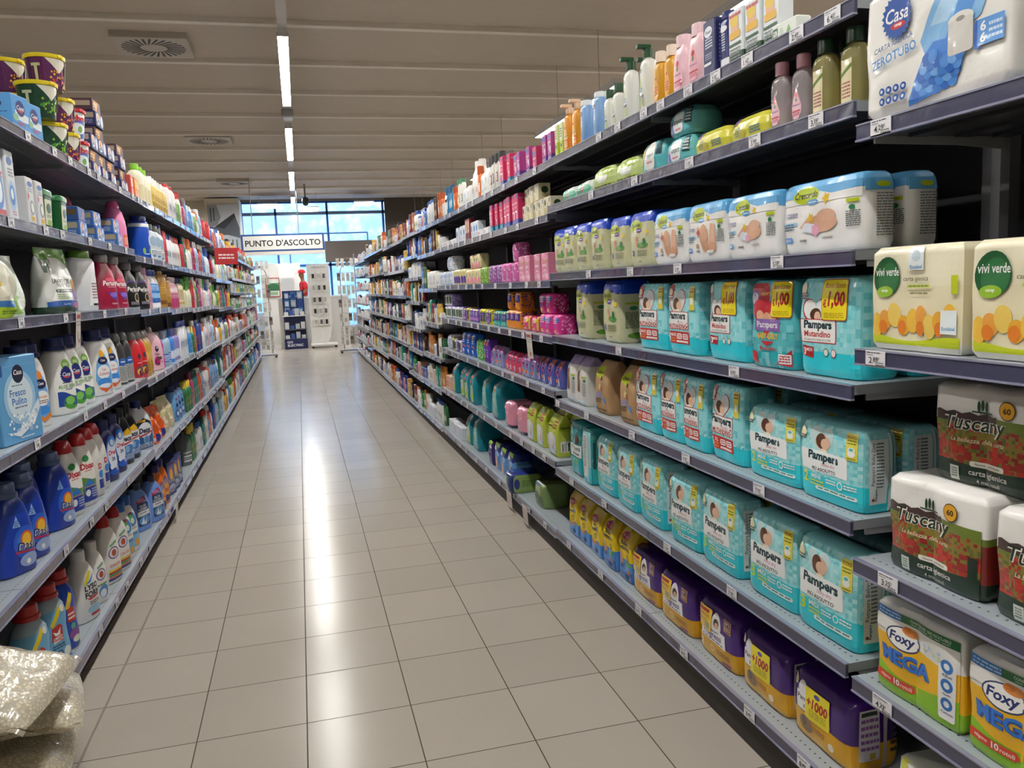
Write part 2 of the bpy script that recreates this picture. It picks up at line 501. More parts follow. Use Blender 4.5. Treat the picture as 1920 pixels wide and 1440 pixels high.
# ------------------------------------------------------------------ floor
def floor_material():
    M = bpy.data.materials.new('porcelain_tiles'); M.use_nodes = True
    nt = M.node_tree; N = nt.nodes; L = nt.links; b = N['Principled BSDF']
    tc = N.new('ShaderNodeTexCoord'); sp = N.new('ShaderNodeSeparateXYZ')
    L.new(tc.outputs['Object'], sp.inputs[0])
    def math_(op, a, v=None, c=None):
        n = N.new('ShaderNodeMath'); n.operation = op
        for i, q in enumerate((a, v, c)):
            if q is None: continue
            if isinstance(q, (int, float)): n.inputs[i].default_value = q
            else: L.new(q, n.inputs[i])
        return n.outputs[0]
    gx = math_('DIVIDE', math_('SUBTRACT', sp.outputs[0], -0.0919), 0.4)
    gy = math_('DIVIDE', math_('SUBTRACT', sp.outputs[1], 4.6468), 0.4)
    def edge(g):      # distance to the nearest joint, 0..0.5 of a tile
        return math_('SUBTRACT', 0.5, math_('ABSOLUTE', math_('SUBTRACT', math_('FRACT', g), 0.5)))
    e = math_('MINIMUM', edge(gx), edge(gy))
    gr = N.new('ShaderNodeMapRange'); gr.interpolation_type = 'SMOOTHSTEP'
    gr.inputs[1].default_value = 0.0040; gr.inputs[2].default_value = 0.0075
    L.new(e, gr.inputs[0])
    cell = N.new('ShaderNodeCombineXYZ')
    L.new(math_('FLOOR', gx), cell.inputs[0]); L.new(math_('FLOOR', gy), cell.inputs[1])
    wn_ = N.new('ShaderNodeTexWhiteNoise'); L.new(cell.outputs[0], wn_.inputs['Vector'])
    nz = N.new('ShaderNodeTexNoise'); nz.inputs['Scale'].default_value = 260; nz.inputs['Detail'].default_value = 3
    L.new(tc.outputs['Object'], nz.inputs['Vector'])
    n2 = N.new('ShaderNodeTexNoise'); n2.inputs['Scale'].default_value = 2.2; n2.inputs['Detail'].default_value = 4
    L.new(tc.outputs['Object'], n2.inputs['Vector'])
    v = math_('ADD', math_('MULTIPLY', wn_.outputs['Value'], 0.07), math_('MULTIPLY', nz.outputs['Fac'], 0.22))
    v = math_('ADD', math_('ADD', v, math_('MULTIPLY', n2.outputs['Fac'], 0.08)), 0.76)
    base = N.new('ShaderNodeMix'); base.data_type = 'RGBA'; base.blend_type = 'MULTIPLY'; base.inputs[0].default_value = 1
    base.inputs[6].default_value = (*lin('b2aaa0'), 1)
    L.new(v, base.inputs[7])
    mx = N.new('ShaderNodeMix'); mx.data_type = 'RGBA'
    L.new(gr.outputs[0], mx.inputs[0]); mx.inputs[6].default_value = (*lin('54493f'), 1); L.new(base.outputs[2], mx.inputs[7])
    L.new(mx.outputs[2], b.inputs['Base Color'])
    rr = N.new('ShaderNodeMapRange'); rr.inputs[3].default_value = 0.15; rr.inputs[4].default_value = 0.23
    L.new(n2.outputs['Fac'], rr.inputs[0])
    ro = N.new('ShaderNodeMix'); L.new(gr.outputs[0], ro.inputs[0]); ro.inputs[2].default_value = 0.8; L.new(rr.outputs[0], ro.inputs[3])
    L.new(ro.outputs[0], b.inputs['Roughness'])
    b.inputs['Specular IOR Level'].default_value = 0.13
    bp = N.new('ShaderNodeBump'); bp.inputs['Strength'].default_value = 0.25; bp.inputs['Distance'].default_value = 0.002
    hh = math_('ADD', gr.outputs[0], math_('MULTIPLY', nz.outputs['Fac'], 0.10))
    tiltn = N.new('ShaderNodeTexNoise'); tiltn.inputs['Scale'].default_value = 3.0
    L.new(hh, bp.inputs['Height']); L.new(bp.outputs[0], b.inputs['Normal'])
    return M
Y_BACK, Y_FAR, X_L, X_R, CEIL = -6.0, 28.0, -11.0, 12.0, 4.64
o = struct(MB().box(X_L, Y_BACK, -0.1, X_R, Y_FAR+.2, 0, 'b7aa9d').build('floor', floor_material()))
M_WALL = mat('wall_paint', 0.75, bump=(30, 0.05, 3))
M_CONC = mat('ceiling_concrete', 0.85, bump=(12, 0.08, 4), var=0.05)
struct(MB().box(-0.893, 1.2, 0.0, -0.886, 21.9, 0.0008, '877d72').build('trim_1', M_STEEL))
# ceiling: flat slab between deep ribs that run across the shop
struct(MB().box(X_L, Y_BACK, CEIL+.55, X_R, Y_FAR+.2, CEIL+.7, '8f867b').build('ceiling', M_CONC))
for k in range(-9, 12):
    y = 9.85+1.645*k
    if y > Y_FAR-.1: break
    mb = MB()
    # wedge shaped rib: a long sloping web and a bright lower lip
    for a, b_, c, dd, col in (((y, CEIL+.035), (y+1.60, CEIL+.060), (y+1.60, CEIL+.50), (y, CEIL+.50), 'b9aea0'),):
        vs = [(x, q[0], q[1]) for x in (X_L, X_R) for q in (a, b_, c, dd)]
        mb.add(vs, [(0, 1, 2, 3), (7, 6, 5, 4), (0, 4, 5, 1), (1, 5, 6, 2), (2, 6, 7, 3), (3, 7, 4, 0)], col)
    o = struct(mb.build('ceiling_beam', M_CONC))
    mb = MB().box(X_L, y-.05, CEIL, X_R, y+.05, CEIL+.06, 'd9d2c8')  # paler colour stands in for the light the lip catches
    struct(mb.build('ceiling_beam_edge', M_CONC))
# walls round the shop
struct(MB().box(X_L-.2, Y_BACK-.2, 0, X_L, Y_FAR+.2, CEIL+.7, 'c9c3b8').build('wall_left', M_WALL))
struct(MB().box(X_R, Y_BACK-.2, 0, X_R+.2, Y_FAR+.2, CEIL+.7, 'c9c3b8').build('wall_right', M_WALL))
struct(MB().box(X_L, Y_BACK-.2, 0, X_R, Y_BACK, CEIL+.7, 'c9c3b8').build('wall_near', M_WALL))
mb = MB().box(X_L, Y_FAR, 0, -1.62, Y_FAR+.2, CEIL+.7, 'd6cfc2').box(3.02, Y_FAR, 0, X_R, Y_FAR+.2, CEIL+.7, '4a423a')
mb.box(-1.62, Y_FAR, CEIL, 3.02, Y_FAR+.2, CEIL+.7, '8a8176')
mb.box(-1.62, Y_FAR, 0, -.35, Y_FAR+.2, 1.05, 'd9d7d2')
struct(mb.build('wall_far', M_WALL))
struct(MB().box(-2.6, Y_FAR-1.2, 0, -1.60, Y_FAR, CEIL, 'cfc6b4').build('column_1', M_WALL))
struct(MB().box(.95, Y_FAR-.35, 2.62, 3.02, Y_FAR-.02, 3.30, '5a514b').build('wall_far_band', M_WALL))
# shop window and glazed doors
M_BLUE = mat('blue_frame', 0.35, col='27529b', coat=.3)
mb = MB()
for x in (-1.62, -.56, 1.10, 2.95): mb.box(x-.035, Y_FAR+.02, 0, x+.035, Y_FAR+.12, CEIL, '27529b')
mb.box(-1.62, Y_FAR+.02, 4.20, 3.02, Y_FAR+.12, 4.30, '5d6f86').box(-1.62, Y_FAR+.02, 2.50, 3.02, Y_FAR+.12, 2.58, '27529b').box(-1.62, Y_FAR+.02, CEIL-.06, 3.02, Y_FAR+.12, CEIL, '27529b')
mb.box(-1.62, Y_FAR+.03, 3.02, 3.02, Y_FAR+.1, 3.07, '5d6f86')
w1 = struct(mb.build('window_1', mat('window_frame_paint', 0.35)))
M_GLASS = mat('window_glass', 0.02, col='cfe6ff', clear=0.10, spec=0.6)
g = MB().box(-1.6, Y_FAR+.06, .02, 3.0, Y_FAR+.07, CEIL-.05, 'cfe6ff').build('window_1_glass', M_GLASS, w1)
g['kind'] = 'structure'
# outside: a pale stone retaining wall, railing pipes and the road
M_STONE = bpy.data.materials.new('retaining_wall_stone'); M_STONE.use_nodes = True
nt = M_STONE.node_tree; N = nt.nodes
tc = N.new('ShaderNodeTexCoord'); nz = N.new('ShaderNodeTexNoise'); nz.inputs['Scale'].default_value = 1.4; nz.inputs['Detail'].default_value = 8; nz.inputs['Roughness'].default_value = .7
cr = N.new('ShaderNodeValToRGB'); cr.color_ramp.elements[0].position = .47; cr.color_ramp.elements[0].color = (*lin('b4c4d0'), 1); cr.color_ramp.elements[1].position = .62; cr.color_ramp.elements[1].color = (*lin('f6fafb'), 1)
nt.links.new(tc.outputs['Object'], nz.inputs['Vector']); nt.links.new(nz.outputs['Fac'], cr.inputs[0]); nt.links.new(cr.outputs[0], N['Principled BSDF'].inputs['Base Color'])
struct(MB().box(-14, Y_FAR+7, -.3, 16, Y_FAR+7.6, 9, '8fa6bb').build('outside_wall', M_STONE))
struct(MB().box(-14, Y_FAR+.2, -.3, 16, Y_FAR+7, -.02, '6d7176').build('outside_road', M_WALL))
mb = MB()
for z in (3.35, 3.75): mb.tube([(-6, Y_FAR+2.5, z), (2.6, Y_FAR+2.5, z)], .03, '3b4a5e', 6)
for x in (-3.2, -.2, 2.6): mb.tube([(x, Y_FAR+2.5, 0), (x, Y_FAR+2.5, 3.75)], .03, '3b4a5e', 6)
struct(mb.build('outside_railing', M_STEEL))

# ------------------------------------------------------------------ shelving
XR, XR6, XR7, XL = 1.412, 1.400, 1.388, -1.016
BAYW = 1.331
def shelf_top_material(name, side):
    """painted steel, light above and shade-coloured below, with two rows of small punched holes along the front edge"""
    M = bpy.data.materials.new(name); M.use_nodes = True
    nt = M.node_tree; N = nt.nodes; L = nt.links; b = N['Principled BSDF']
    tc = N.new('ShaderNodeTexCoord'); sp = N.new('ShaderNodeSeparateXYZ'); L.new(tc.outputs['Object'], sp.inputs[0])
    at = N.new('ShaderNodeAttribute'); at.attribute_name = 'Col'
    vm = N.new('ShaderNodeVectorMath'); vm.operation = 'MODULO'; 
    def math_(op, a, v=None):
        n = N.new('ShaderNodeMath'); n.operation = op
        for i, q in enumerate((a, v)):
            if q is None: continue
            if isinstance(q, (int, float)): n.inputs[i].default_value = q
            else: L.new(q, n.inputs[i])
        return n.outputs[0]
    fy = math_('SUBTRACT', math_('FRACT', math_('DIVIDE', sp.outputs[1], 0.025)), 0.5)
    dy = math_('MULTIPLY', fy, 0.025)
    ax = math_('ABSOLUTE', sp.outputs[0])          # distance behind the rail
    d1 = math_('SUBTRACT', ax, 0.045); 
    r1 = math_('SQRT', math_('ADD', math_('MULTIPLY', dy, dy), math_('MULTIPLY', d1, d1)))
    hole = math_('LESS_THAN', r1, 0.0034)
    nz = N.new('ShaderNodeTexNoise'); nz.inputs['Scale'].default_value = 5; L.new(tc.outputs['Object'], nz.inputs['Vector'])
    hs = N.new('ShaderNodeHueSaturation'); mr = N.new('ShaderNodeMapRange'); mr.inputs[3].default_value = .93; mr.inputs[4].default_value = 1.06
    L.new(nz.outputs['Fac'], mr.inputs[0]); L.new(mr.outputs[0], hs.inputs['Value']); L.new(at.outputs['Color'], hs.inputs['Color'])
    mx = N.new('ShaderNodeMix'); mx.data_type = 'RGBA'; L.new(hole, mx.inputs[0]); L.new(hs.outputs[0], mx.inputs[6]); mx.inputs[7].default_value = (.012, .012, .014, 1)
    L.new(mx.outputs[2], b.inputs['Base Color']); b.inputs['Roughness'].default_value = .36
    return M
M_SHELF = shelf_top_material('shelf_steel', 1)
def rail_material():
    M = mat('price_rail_plastic', 0.22, coat=0.5, bump=(14, 0.35, 3))
    return M
M_RAIL = rail_material()
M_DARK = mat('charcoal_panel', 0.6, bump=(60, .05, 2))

def levels(side, y):
    """rail top heights from the floor up, with the x of the rail, for the bay at y"""
    if side == 'R':
        if y < 1.845: return [(.155, 1.395), (.530, 1.395), (.868, 1.395), (1.436, 1.395), (2.002, 1.395)]
        if y < 4.507: return [(.165, XR7), (.548, XR6), (.958, XR), (1.333, XR), (1.692, XR), (2.072, XR), (2.325, XR)]
        if y < 8.4999: return [(.150, XR7), (.580, XR6), (1.003, XR), (1.322, XR), (1.652, XR), (2.030, XR), (2.322, XR)]
        if y < 9.831: return [(.130, XR7), (.53, XR6), (.872, XR), (1.243, XR), (1.63, XR), (2.020, XR), (2.325, XR)]
        if y < 11.162: return [(.120, XR7), (.52, XR6), (.846, XR), (1.133, XR), (1.473, XR), (1.775, XR), (2.05, XR), (2.330, XR)]
        if y < 13.824: return [(.115, XR7), (.56, XR6), (.870, XR), (1.207, XR), (1.54, XR), (1.905, XR), (2.315, XR)]
        if y < 17.817: return [(.110, XR7), (.50, XR6), (.835, XR), (1.203, XR), (1.56, XR), (1.936, XR), (2.345, XR)]
        return [(.100, XR7), (.42, XR6), (.765, XR), (1.01, XR), (1.335, XR), (1.66, XR), (2.0, XR), (2.31, XR)]
    if y < 5.783: return [(.135, XL), (.645, XL), (1.133, XL), (1.600, XL), (1.973, XL), (2.342, XL)]
    if y < 7.114: return [(.130, XL), (.610, XL), (1.108, XL), (1.578, XL), (1.940, XL), (2.342, XL)]
    if y < 8.445: return [(.130, XL), (.605, XL), (1.112, XL), (1.556, XL), (1.930, XL), (2.340, XL)]
    if y < 11.107: return [(.125, XL), (.590, XL), (1.085, XL), (1.540, XL), (1.925, XL), (2.338, XL)]
    if y < 13.769: return [(.125, XL), (.62, XL), (1.03, XL), (1.49, XL), (1.875, XL), (2.285, XL)]
    return [(.130, XL), (.62, XL), (1.02, XL), (1.42, XL), (1.70, XL), (1.94, XL), (2.305, XL)]
DEPTH = 0.46
def bay_edges(side):
    if side == 'R': return [0.30, 1.815]+[1.845+BAYW*k for k in range(0, 16)]
    return [1.79]+[1.79+BAYW*k for k in range(1, 16)]
def bay_no(side, y):
    e = bay_edges(side)
    if side == 'R':
        if y < 1.83: return 1
        return 2+int((y-1.845)/BAYW)
    return 1+max(0, int((y-1.79)/BAYW))
LV_NAME = ['bottom', 'second', 'third', 'fourth', 'fifth', 'sixth', 'seventh', 'eighth']
def lv_name(i, n): return 'top' if i == n-1 else LV_NAME[i]
_SH = {}
def shelf_unit(side, y0, y1, no):
    sg = 1 if side == 'R' else -1
    lv = levels(side, (y0+y1)/2)
    xb = (XR+DEPTH+.01) if side == 'R' else (XL-DEPTH-.01)
    root = empty('shelving_bay', (xb, y0, 0))
    w = y1-y0
    tag(root, 'grey steel shelving bay, %s from the near end of the %s row' % (ordn(no), 'nappy and hair care' if side == 'R' else 'laundry and cleaner'), 'shelf', 'shelving bays along the aisle')
    zt = lv[-1][0]
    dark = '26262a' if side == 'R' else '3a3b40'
    X = lambda x: (x-xb)
    def bx(mb, xa, xc, ya, yc, za, zc, col, bev=0):
        mb.box(min(xa, xc), ya, za, max(xa, xc), yc, zc, col, bev); return mb
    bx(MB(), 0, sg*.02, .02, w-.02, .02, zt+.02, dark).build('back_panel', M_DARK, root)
    for ya in (0.0, w-.03):
        bx(MB(), -sg*.035, 0, ya, ya+.03, 0, zt+.02, '6a6b70').build('upright', M_STEEL, root)
    xk = (1.408 if side == 'R' else -1.062)
    bx(MB(), X(xk), X(xk)+sg*.012, 0, w, 0, lv[0][0]-.035, '2e2a28').build('kick_plate', M_DARK, root)
    for i, (z, xr) in enumerate(lv):
        k = (side, i == 0, round(w, 3), i == len(lv)-1, xr)
        d = abs(xb-xr)-.02
        if k not in _SH:
            g = .002
            mb = MB()
            # board with a folded front edge, a ribbed underside coloured dark for shade and side flanges; local x runs back from the rail
            x0, x1 = sorted((.010*sg, d*sg))
            vs = [(x0, g, -.028), (x1, g, -.028), (x1, w-g, -.028), (x0, w-g, -.028), (x0, g, -.001), (x1, g, -.001), (x1, w-g, -.001), (x0, w-g, -.001)]
            under = lin('2b2b2f') if side == 'R' else lin('6b6c72')  # shade put into the colour: same steel as the top, drawn darker
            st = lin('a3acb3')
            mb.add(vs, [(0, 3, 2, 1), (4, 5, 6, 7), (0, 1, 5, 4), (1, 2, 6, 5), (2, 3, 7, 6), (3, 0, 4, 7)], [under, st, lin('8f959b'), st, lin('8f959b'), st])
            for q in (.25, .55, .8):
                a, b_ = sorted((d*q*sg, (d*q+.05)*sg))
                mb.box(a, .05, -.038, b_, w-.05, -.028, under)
            mr = MB()
            c = '46475f'
            xa, xc = sorted((0, .009*sg))
            mr.box(xa, g, -.038, xc, w-g, -.004, c)
            a, b_ = sorted((-.004*sg, .010*sg))
            mr.box(a, g, -.043, b_, w-g, -.038, '8f90aa'); 
            a, b_ = sorted((-.002*sg, .012*sg))
            mr.box(a, g, -.004, b_, w-g, 0.0, '8f90a8')
            br = []
            for yy in (.004, w-.010):
                m2 = MB()
                z0, zb = -.028, -.062
                a = [(.05*sg, z0), (d*sg, z0), (d*sg, zb), (d*.65*sg, zb+.012), (.05*sg, z0-.018)]
                v2 = [(p[0], yy, p[1]) for p in a]+[(p[0], yy+.006, p[1]) for p in a]
                n = len(a)
                m2.add(v2, [tuple(range(n)), tuple(reversed(range(n, 2*n)))]+[(q, q+n, (q+1) % n+n, (q+1) % n) for q in range(n)], '8b8d92')
                br.append(m2.mesh('shelf_bracket'))
            a, b_, = mb.mesh('shelf_board'), mr.mesh('price_rail')
            a.materials.append(M_SHELF); b_.materials.append(M_RAIL)
            for q in br: q.materials.append(M_STEEL)
            _SH[k] = (a, b_, br)
        a, b_, br = _SH[k]
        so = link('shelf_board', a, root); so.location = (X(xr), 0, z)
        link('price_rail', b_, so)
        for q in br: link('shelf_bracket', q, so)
for side in 'RL':
    e = bay_edges(side); no = 0
    for a, b_ in zip(e[:-1], e[1:]):
        if b_-a < .1: continue
        no += 1
        shelf_unit(side, a, b_, no)
# ------------------------------------------------------------------ ceiling light strips
def emis(name, col, st):
    M = bpy.data.materials.new(name); M.use_nodes = True
    b = M.node_tree.nodes['Principled BSDF']
    b.inputs['Base Color'].default_value = (*lin(col), 1); b.inputs['Emission Color'].default_value = (*lin(col), 1)
    b.inputs['Emission Strength'].default_value = st
    return M
M_TUBE = emis('light_strip_diffuser', 'fffcf6', TUBE)
LZ = 4.36
def luminaire(x, y0, y1, label, z=4.36):
    r = empty('strip_light', (x, y0, z))
    ln = y1-y0
    mb = MB().box(-.045, 0, 0, .045, ln, .05, 'c8c8c8')
    for s in (-1, 1):
        a, b_ = sorted((s*.053, s*.058)); mb.box(a, 0, -.038, b_, ln, 0, 'bdbcba')
        a, b_ = sorted((s*.045, s*.058)); mb.box(a, 0, 0, b_, ln, .004, 'bdbcba')
    for q in (0, ln-.008): mb.box(-.058, q, -.038, .058, q+.008, 0, 'bdbcba')
    mb.build('housing', M_STEEL, r)
    MB().box(-.0525, 0.009, -.036, .0525, ln-.009, -.001, 'ffffff').build('diffuser', M_TUBE, r)
    for y in (() if abs(x) < .1 else (.25, ln-.25) if z > 4.2 else (.62, 2.27)):
        MB().tube([(0, y, .05), (0, y, CEIL-z+.06)], .004, '555555', 5).build('hanger', M_METAL, r)
    tag(r, label, 'light', 'ceiling light strips')
for row, (x, nm) in enumerate(((.035, 'over the aisle'), (3.80, 'beyond the nappy shelves'), (-4.2, 'beyond the laundry shelves'), (8.9, 'in the far side aisle'))):
    for k in range(-2, 4):
        y = 9.15+4.95*k
        luminaire(x, y, y+3.3, 'glowing white ceiling light strip, %s along the row %s' % (ordn(k+3), nm), 3.92 if row == 1 else LZ)
# ------------------------------------------------------------------ product designs
TEAL, TEALD, CYAN = '5fc6cf', '1f7f88', '30d2e2'
W_, K_ = 'f4f3ef', '1c1d20'
def nappy_face(num, size, numcol='e8e23a', tear=None):
    d = [('R', 0, .30, 1, 1, '9fe3e8'), ('Q', 0, .30, 1, 1, 20, 15, .5, ['86d9e1', 'b4eaee', '78d0da'], 5), ('R', 0, 0, 1, .32, '2bd0e0'), ('W', 0, 1, .12, .31, .03, 1, 0, '35d3e2'),
         ('H', .40, .80, .40, 'c9e3e6'), ('E', .42, .77, .13, .105, 'e3b79b'), ('E', .385, .785, .085, .10, '5f3d28'), ('E', .46, .755, .085, .07, 'e9c1a6'), ('E', .44, .655, .06, .03, 'f2ead2'),
         ('R', .06, .37, .82, .65, 'f3f7f7', .08), ('T', 'Pampers', .44, .565, .15, .72, '0f3d46', .045), ('T', 'baby-dry', .52, .475, .055, .34, 'd98fa8', .01), ('T', 'PIÙ ASCIUTTO', .45, .412, .055, .56, '1c2226', .02),
         ('T', num, .13, .265, .15, .14, numcol, .03), ('T', size, .33, .30, .06, .22, 'f3f6f2', .02), ('L', .23, .17, .44, .26, 2, 'd9e25a'),
         ('L', .48, .24, .64, .31, 2, W_), ('C', .71, .27, .045, W_), ('C', .71, .27, .03, CYAN), ('L', .77, .24, .95, .31, 2, W_), ('R', .32, .13, .95, .18, 'e9f6f2', .4), ('L', .36, .14, .92, .175, 1, '2a8f98'),
         ('R', .80, .64, .95, .97, 'e6dc57'), ('T', 'NUOVO', .875, .93, .04, .13, '9c5a2a', .02), ('L', .815, .83, .935, .90, 2, '7d7f30'), ('E', .875, .775, .045, .03, 'f5f8f6'), ('E', .875, .725, .05, .04, 'f5f8f6'),
         ('E', .875, .775, .03, .02, '63bcc6'), ('L', .82, .65, .93, .675, 1, '7d7f30'),
         ('P', [(.03, .80), (.06, .79), (.14, .80), (.17, .86), (.10, .95), (.05, .9)], 'eadfb5'), ('L', .04, .77, .17, .83, 2, '34424a')]
    return d
NAPPY_SIDE = [('R', 0, .32, 1, 1, '98dfe5'), ('Q', 0, .32, .5, 1, 8, 14, .5, ['82d6de', 'b0e8ec'], 8), ('R', 0, 0, 1, .32, CYAN), ('R', .10, .10, .62, .93, 'dfe9e9'), ('T', 'Pampers Baby-Dry', .22, .62, .55, .2, '2b3f45', 0, 0, 90),
              ('L', .30, .3, .50, .9, 14, '57676c'), ('T', 'Pampers', .30, .22, .16, .2, '14474f', .02, 0, 90), ('E', .2, .16, .05, .02, '8a5a3c'), ('R', .66, 0, .72, 1, 'e6ecec'), ('L', .78, .4, .96, .95, 16, 'c3e2e4'), ('R', .74, .36, .755, .96, '2d4a50')]
def pants_face(num, size):
    return [('R', 0, .22, 1, 1, '9be1e7'), ('Q', 0, .22, 1, 1, 19, 17, .5, ['84d8e0', 'b2e9ed', '74ced8'], 9), ('R', 0, 0, 1, .24, CYAN),
            ('H', .37, .72, .60, 'b92f38'), ('H', .37, .725, .55, 'd5dcdc'), ('E', .36, .70, .15, .09, 'deb192'), ('E', .33, .715, .10, .085, '54341f'), ('E', .43, .685, .09, .06, 'e7bfa2'), ('E', .38, .605, .07, .03, 'f2ead2'),
            ('R', .02, .34, .76, .60, 'b92f38', .06), ('R', .035, .35, .745, .59, 'f0f1ee', .06), ('T', 'Pampers', .39, .525, .14, .68, '0f3640', .045), ('T', 'baby-dry', .48, .44, .05, .3, 'd98fa8'), ('T', 'MUTANDINO', .40, .385, .065, .62, 'c0392f', .025),
            ('R', .02, .13, .78, .31, 'c8342f', .05), ('T', num, .09, .225, .13, .12, W_, .03), ('T', size, .24, .26, .05, .16, W_, .02), ('L', .18, .15, .32, .225, 2, 'e79a3c'), ('R', .36, .20, .52, .28, W_, .3), ('R', .55, .20, .74, .28, W_, .3),
            ('L', .38, .21, .5, .27, 2, 'c8342f'), ('L', .57, .21, .72, .27, 2, 'c8342f'), ('R', .36, .15, .74, .18, 'f1e6e0', .4),
            ('P', [(.05, .80), (.20, .78), (.22, .98), (.07, .98)], 'c8342f'), ('E', .13, .88, .055, .05, 'eadfc0'), ('L', .06, .79, .2, .83, 1, W_), ('R', .80, .62, .93, .95, 'e2d457'), ('L', .81, .86, .92, .94, 2, '9c5a2a'), ('E', .865, .75, .04, .05, 'e8f3f2')]
PRICE_OFF = [('R', 0, 0, 1, 1, 'b5402c', .08), ('R', .02, .02, .98, .98, 'f3e21c', .08), ('T', 'Buono Sconto', .52, .86, .12, .8, 'b0202c', .01, .25), ('T', '1,00', .60, .50, .44, .62, 'b0202c', .04, .1), ('T', '€', .16, .42, .2, .16, 'b0202c', .03), ('L', .12, .06, .9, .2, 3, 'c9a51c')]
def crescendo_logo(cx, cy, w, ar):
    return [('E', cx, cy, w/2, w/2*ar*.62, 'b5c719'), ('T', 'Crescendo', cx, cy+.005, .10*w*ar, w*.82, '1d2a12', .015, .1)]
STRIP = lambda c: [('R', .45, 0, .53, 1, c)]

pack('nappy_mini', 'nappy_pack', 'nappies', 'turquoise nappy pack with yellow number two', .285, .235, .13, [(.33, '2bcede'), (1, '92dde3')], nappy_face('2', 'MINI'), NAPPY_SIDE, top=())
pack('nappy_midi', 'nappy_pack', 'nappies', 'turquoise nappy pack with green-yellow number three', .272, .285, .13, [(.33, '2bcede'), (1, '92dde3')], nappy_face('3', 'MIDI', 'c4dc3c'), NAPPY_SIDE)
pack('nappy_maxi', 'nappy_pack', 'nappies', 'turquoise nappy pack with number four', .245, .285, .15, [(.33, '2bcede'), (1, '92dde3')], nappy_face('4', 'MAXI', 'c4dc3c'), NAPPY_SIDE)
pack('nappy_junior', 'nappy_pack', 'nappies', 'turquoise nappy pack with number five', .235, .29, .15, [(.33, '2bcede'), (1, '92dde3')], nappy_face('5', 'JUNIOR', '8ed06a'), NAPPY_SIDE)
pack('nappy_xl', 'nappy_pack', 'nappies', 'dark teal nappy pack with green number six', .2, .30, .16, [(.3, '18a9b0'), (1, '3b9da0')], [('Q', 0, .35, 1, 1, 8, 9, .45, ['2f8d92', '57b1b3'], 3), ('R', 0, 0, 1, .33, '18b3ba'), ('R', .2, .36, 1, .6, 'e9f1ef'), ('T', 'Pampers', .62, .52, .11, .72, '10393f', .02), ('L', .35, .38, .9, .45, 1, '2b3f45'), ('T', '6', .42, .25, .12, .14, 'a5dd4a', .03), ('L', .55, .2, .8, .3, 2, 'a5dd4a'), ('R', .04, .3, .12, .8, '163e44'), ('E', .75, .72, .16, .10, '51341f')], NAPPY_SIDE)
for k_, (num, size, w, nm) in {'nappy_pants4': ('4', 'MAXI', .27, 'turquoise nappy pants pack with red maxi band'), 'nappy_pants5': ('5', 'JUNIOR', .235, 'turquoise nappy pants pack with red junior band'), 'nappy_pants6': ('6', 'XL', .235, 'turquoise nappy pants pack with wide red band')}.items():
    pack(k_, 'nappy_pants_pack', 'nappies', nm, w, .285, .15, [(.22, CYAN), (1, '8cdae1')], pants_face(num, size), [('R', 0, .24, 1, 1, '7ccdd5'), ('Q', 0, .24, 1, 1, 6, 12, .5, ['66c3cd', '9bdbe1'], 4), ('R', .3, .55, .8, .72, 'dfe6e6'), ('L', .32, .56, .78, .71, 1, '2d3336'), ('R', .3, .2, .7, .42, 'd9d638'), ('L', .2, .05, .8, .2, 5, '1f6d76')])
for k_, w, nm in (('nappy_pants_sticker', .275, 'large turquoise nappy pants pack with discount sticker'), ('nappy_pants_sticker2', .255, 'turquoise nappy pants pack with tilted discount sticker')):
    pack(k_, 'nappy_pants_pack', 'nappies', nm, w, .29, .15, [(.2, CYAN), (1, '8cdae1')],
     [('R', 0, .22, 1, 1, '96dfe5'), ('Q', 0, .22, 1, 1, 19, 17, .45, ['82d7df', 'aee7ec', '74ced8'], 11), ('R', 0, 0, 1, .24, CYAN), ('H', .32, .64, .46, 'b92f38'), ('H', .32, .645, .41, 'eceeec'), ('E', .32, .625, .10, .07, '54341f'), ('E', .345, .61, .06, .05, 'e7bfa2'),
      ('R', .06, .33, .68, .58, 'b92f38', .06), ('R', .075, .34, .665, .57, 'f4f4f1', .06), ('T', 'Pampers', .37, .51, .115, .54, '0c343c', .045), ('T', 'Mutandino', .36, .425, .065, .44, 'c0392f', .025), ('T', 'PIÙ ASCIUTTO FINO A 12 ORE', .36, .365, .025, .46, '232a2e'),
      ('P', [(.09, .19), (.30, .17), (.31, .285), (.09, .30)], 'b5262c'), ('T', '3', .14, .235, .08, .1, W_, .03), ('T', 'MIDI', .23, .255, .035, .12, W_, .02), ('C', .50, .235, .045, '2f5d3f'), ('C', .50, .235, .037, 'e8efe8'), ('C', .64, .235, .045, 'b5262c'), ('C', .64, .235, .037, 'f2e6e2'),
      ('E', .10, .90, .06, .06, 'efe3c4'), ('L', .03, .78, .19, .86, 3, 'c0392f')],
     [('Q', 0, .2, 1, 1, 6, 12, .5, ['66c3cd', '9bdbe1'], 4)], extra=(('discount_sticker', PRICE_OFF, (w*-.06, .165, w*.40, .115), M_PRINT),))
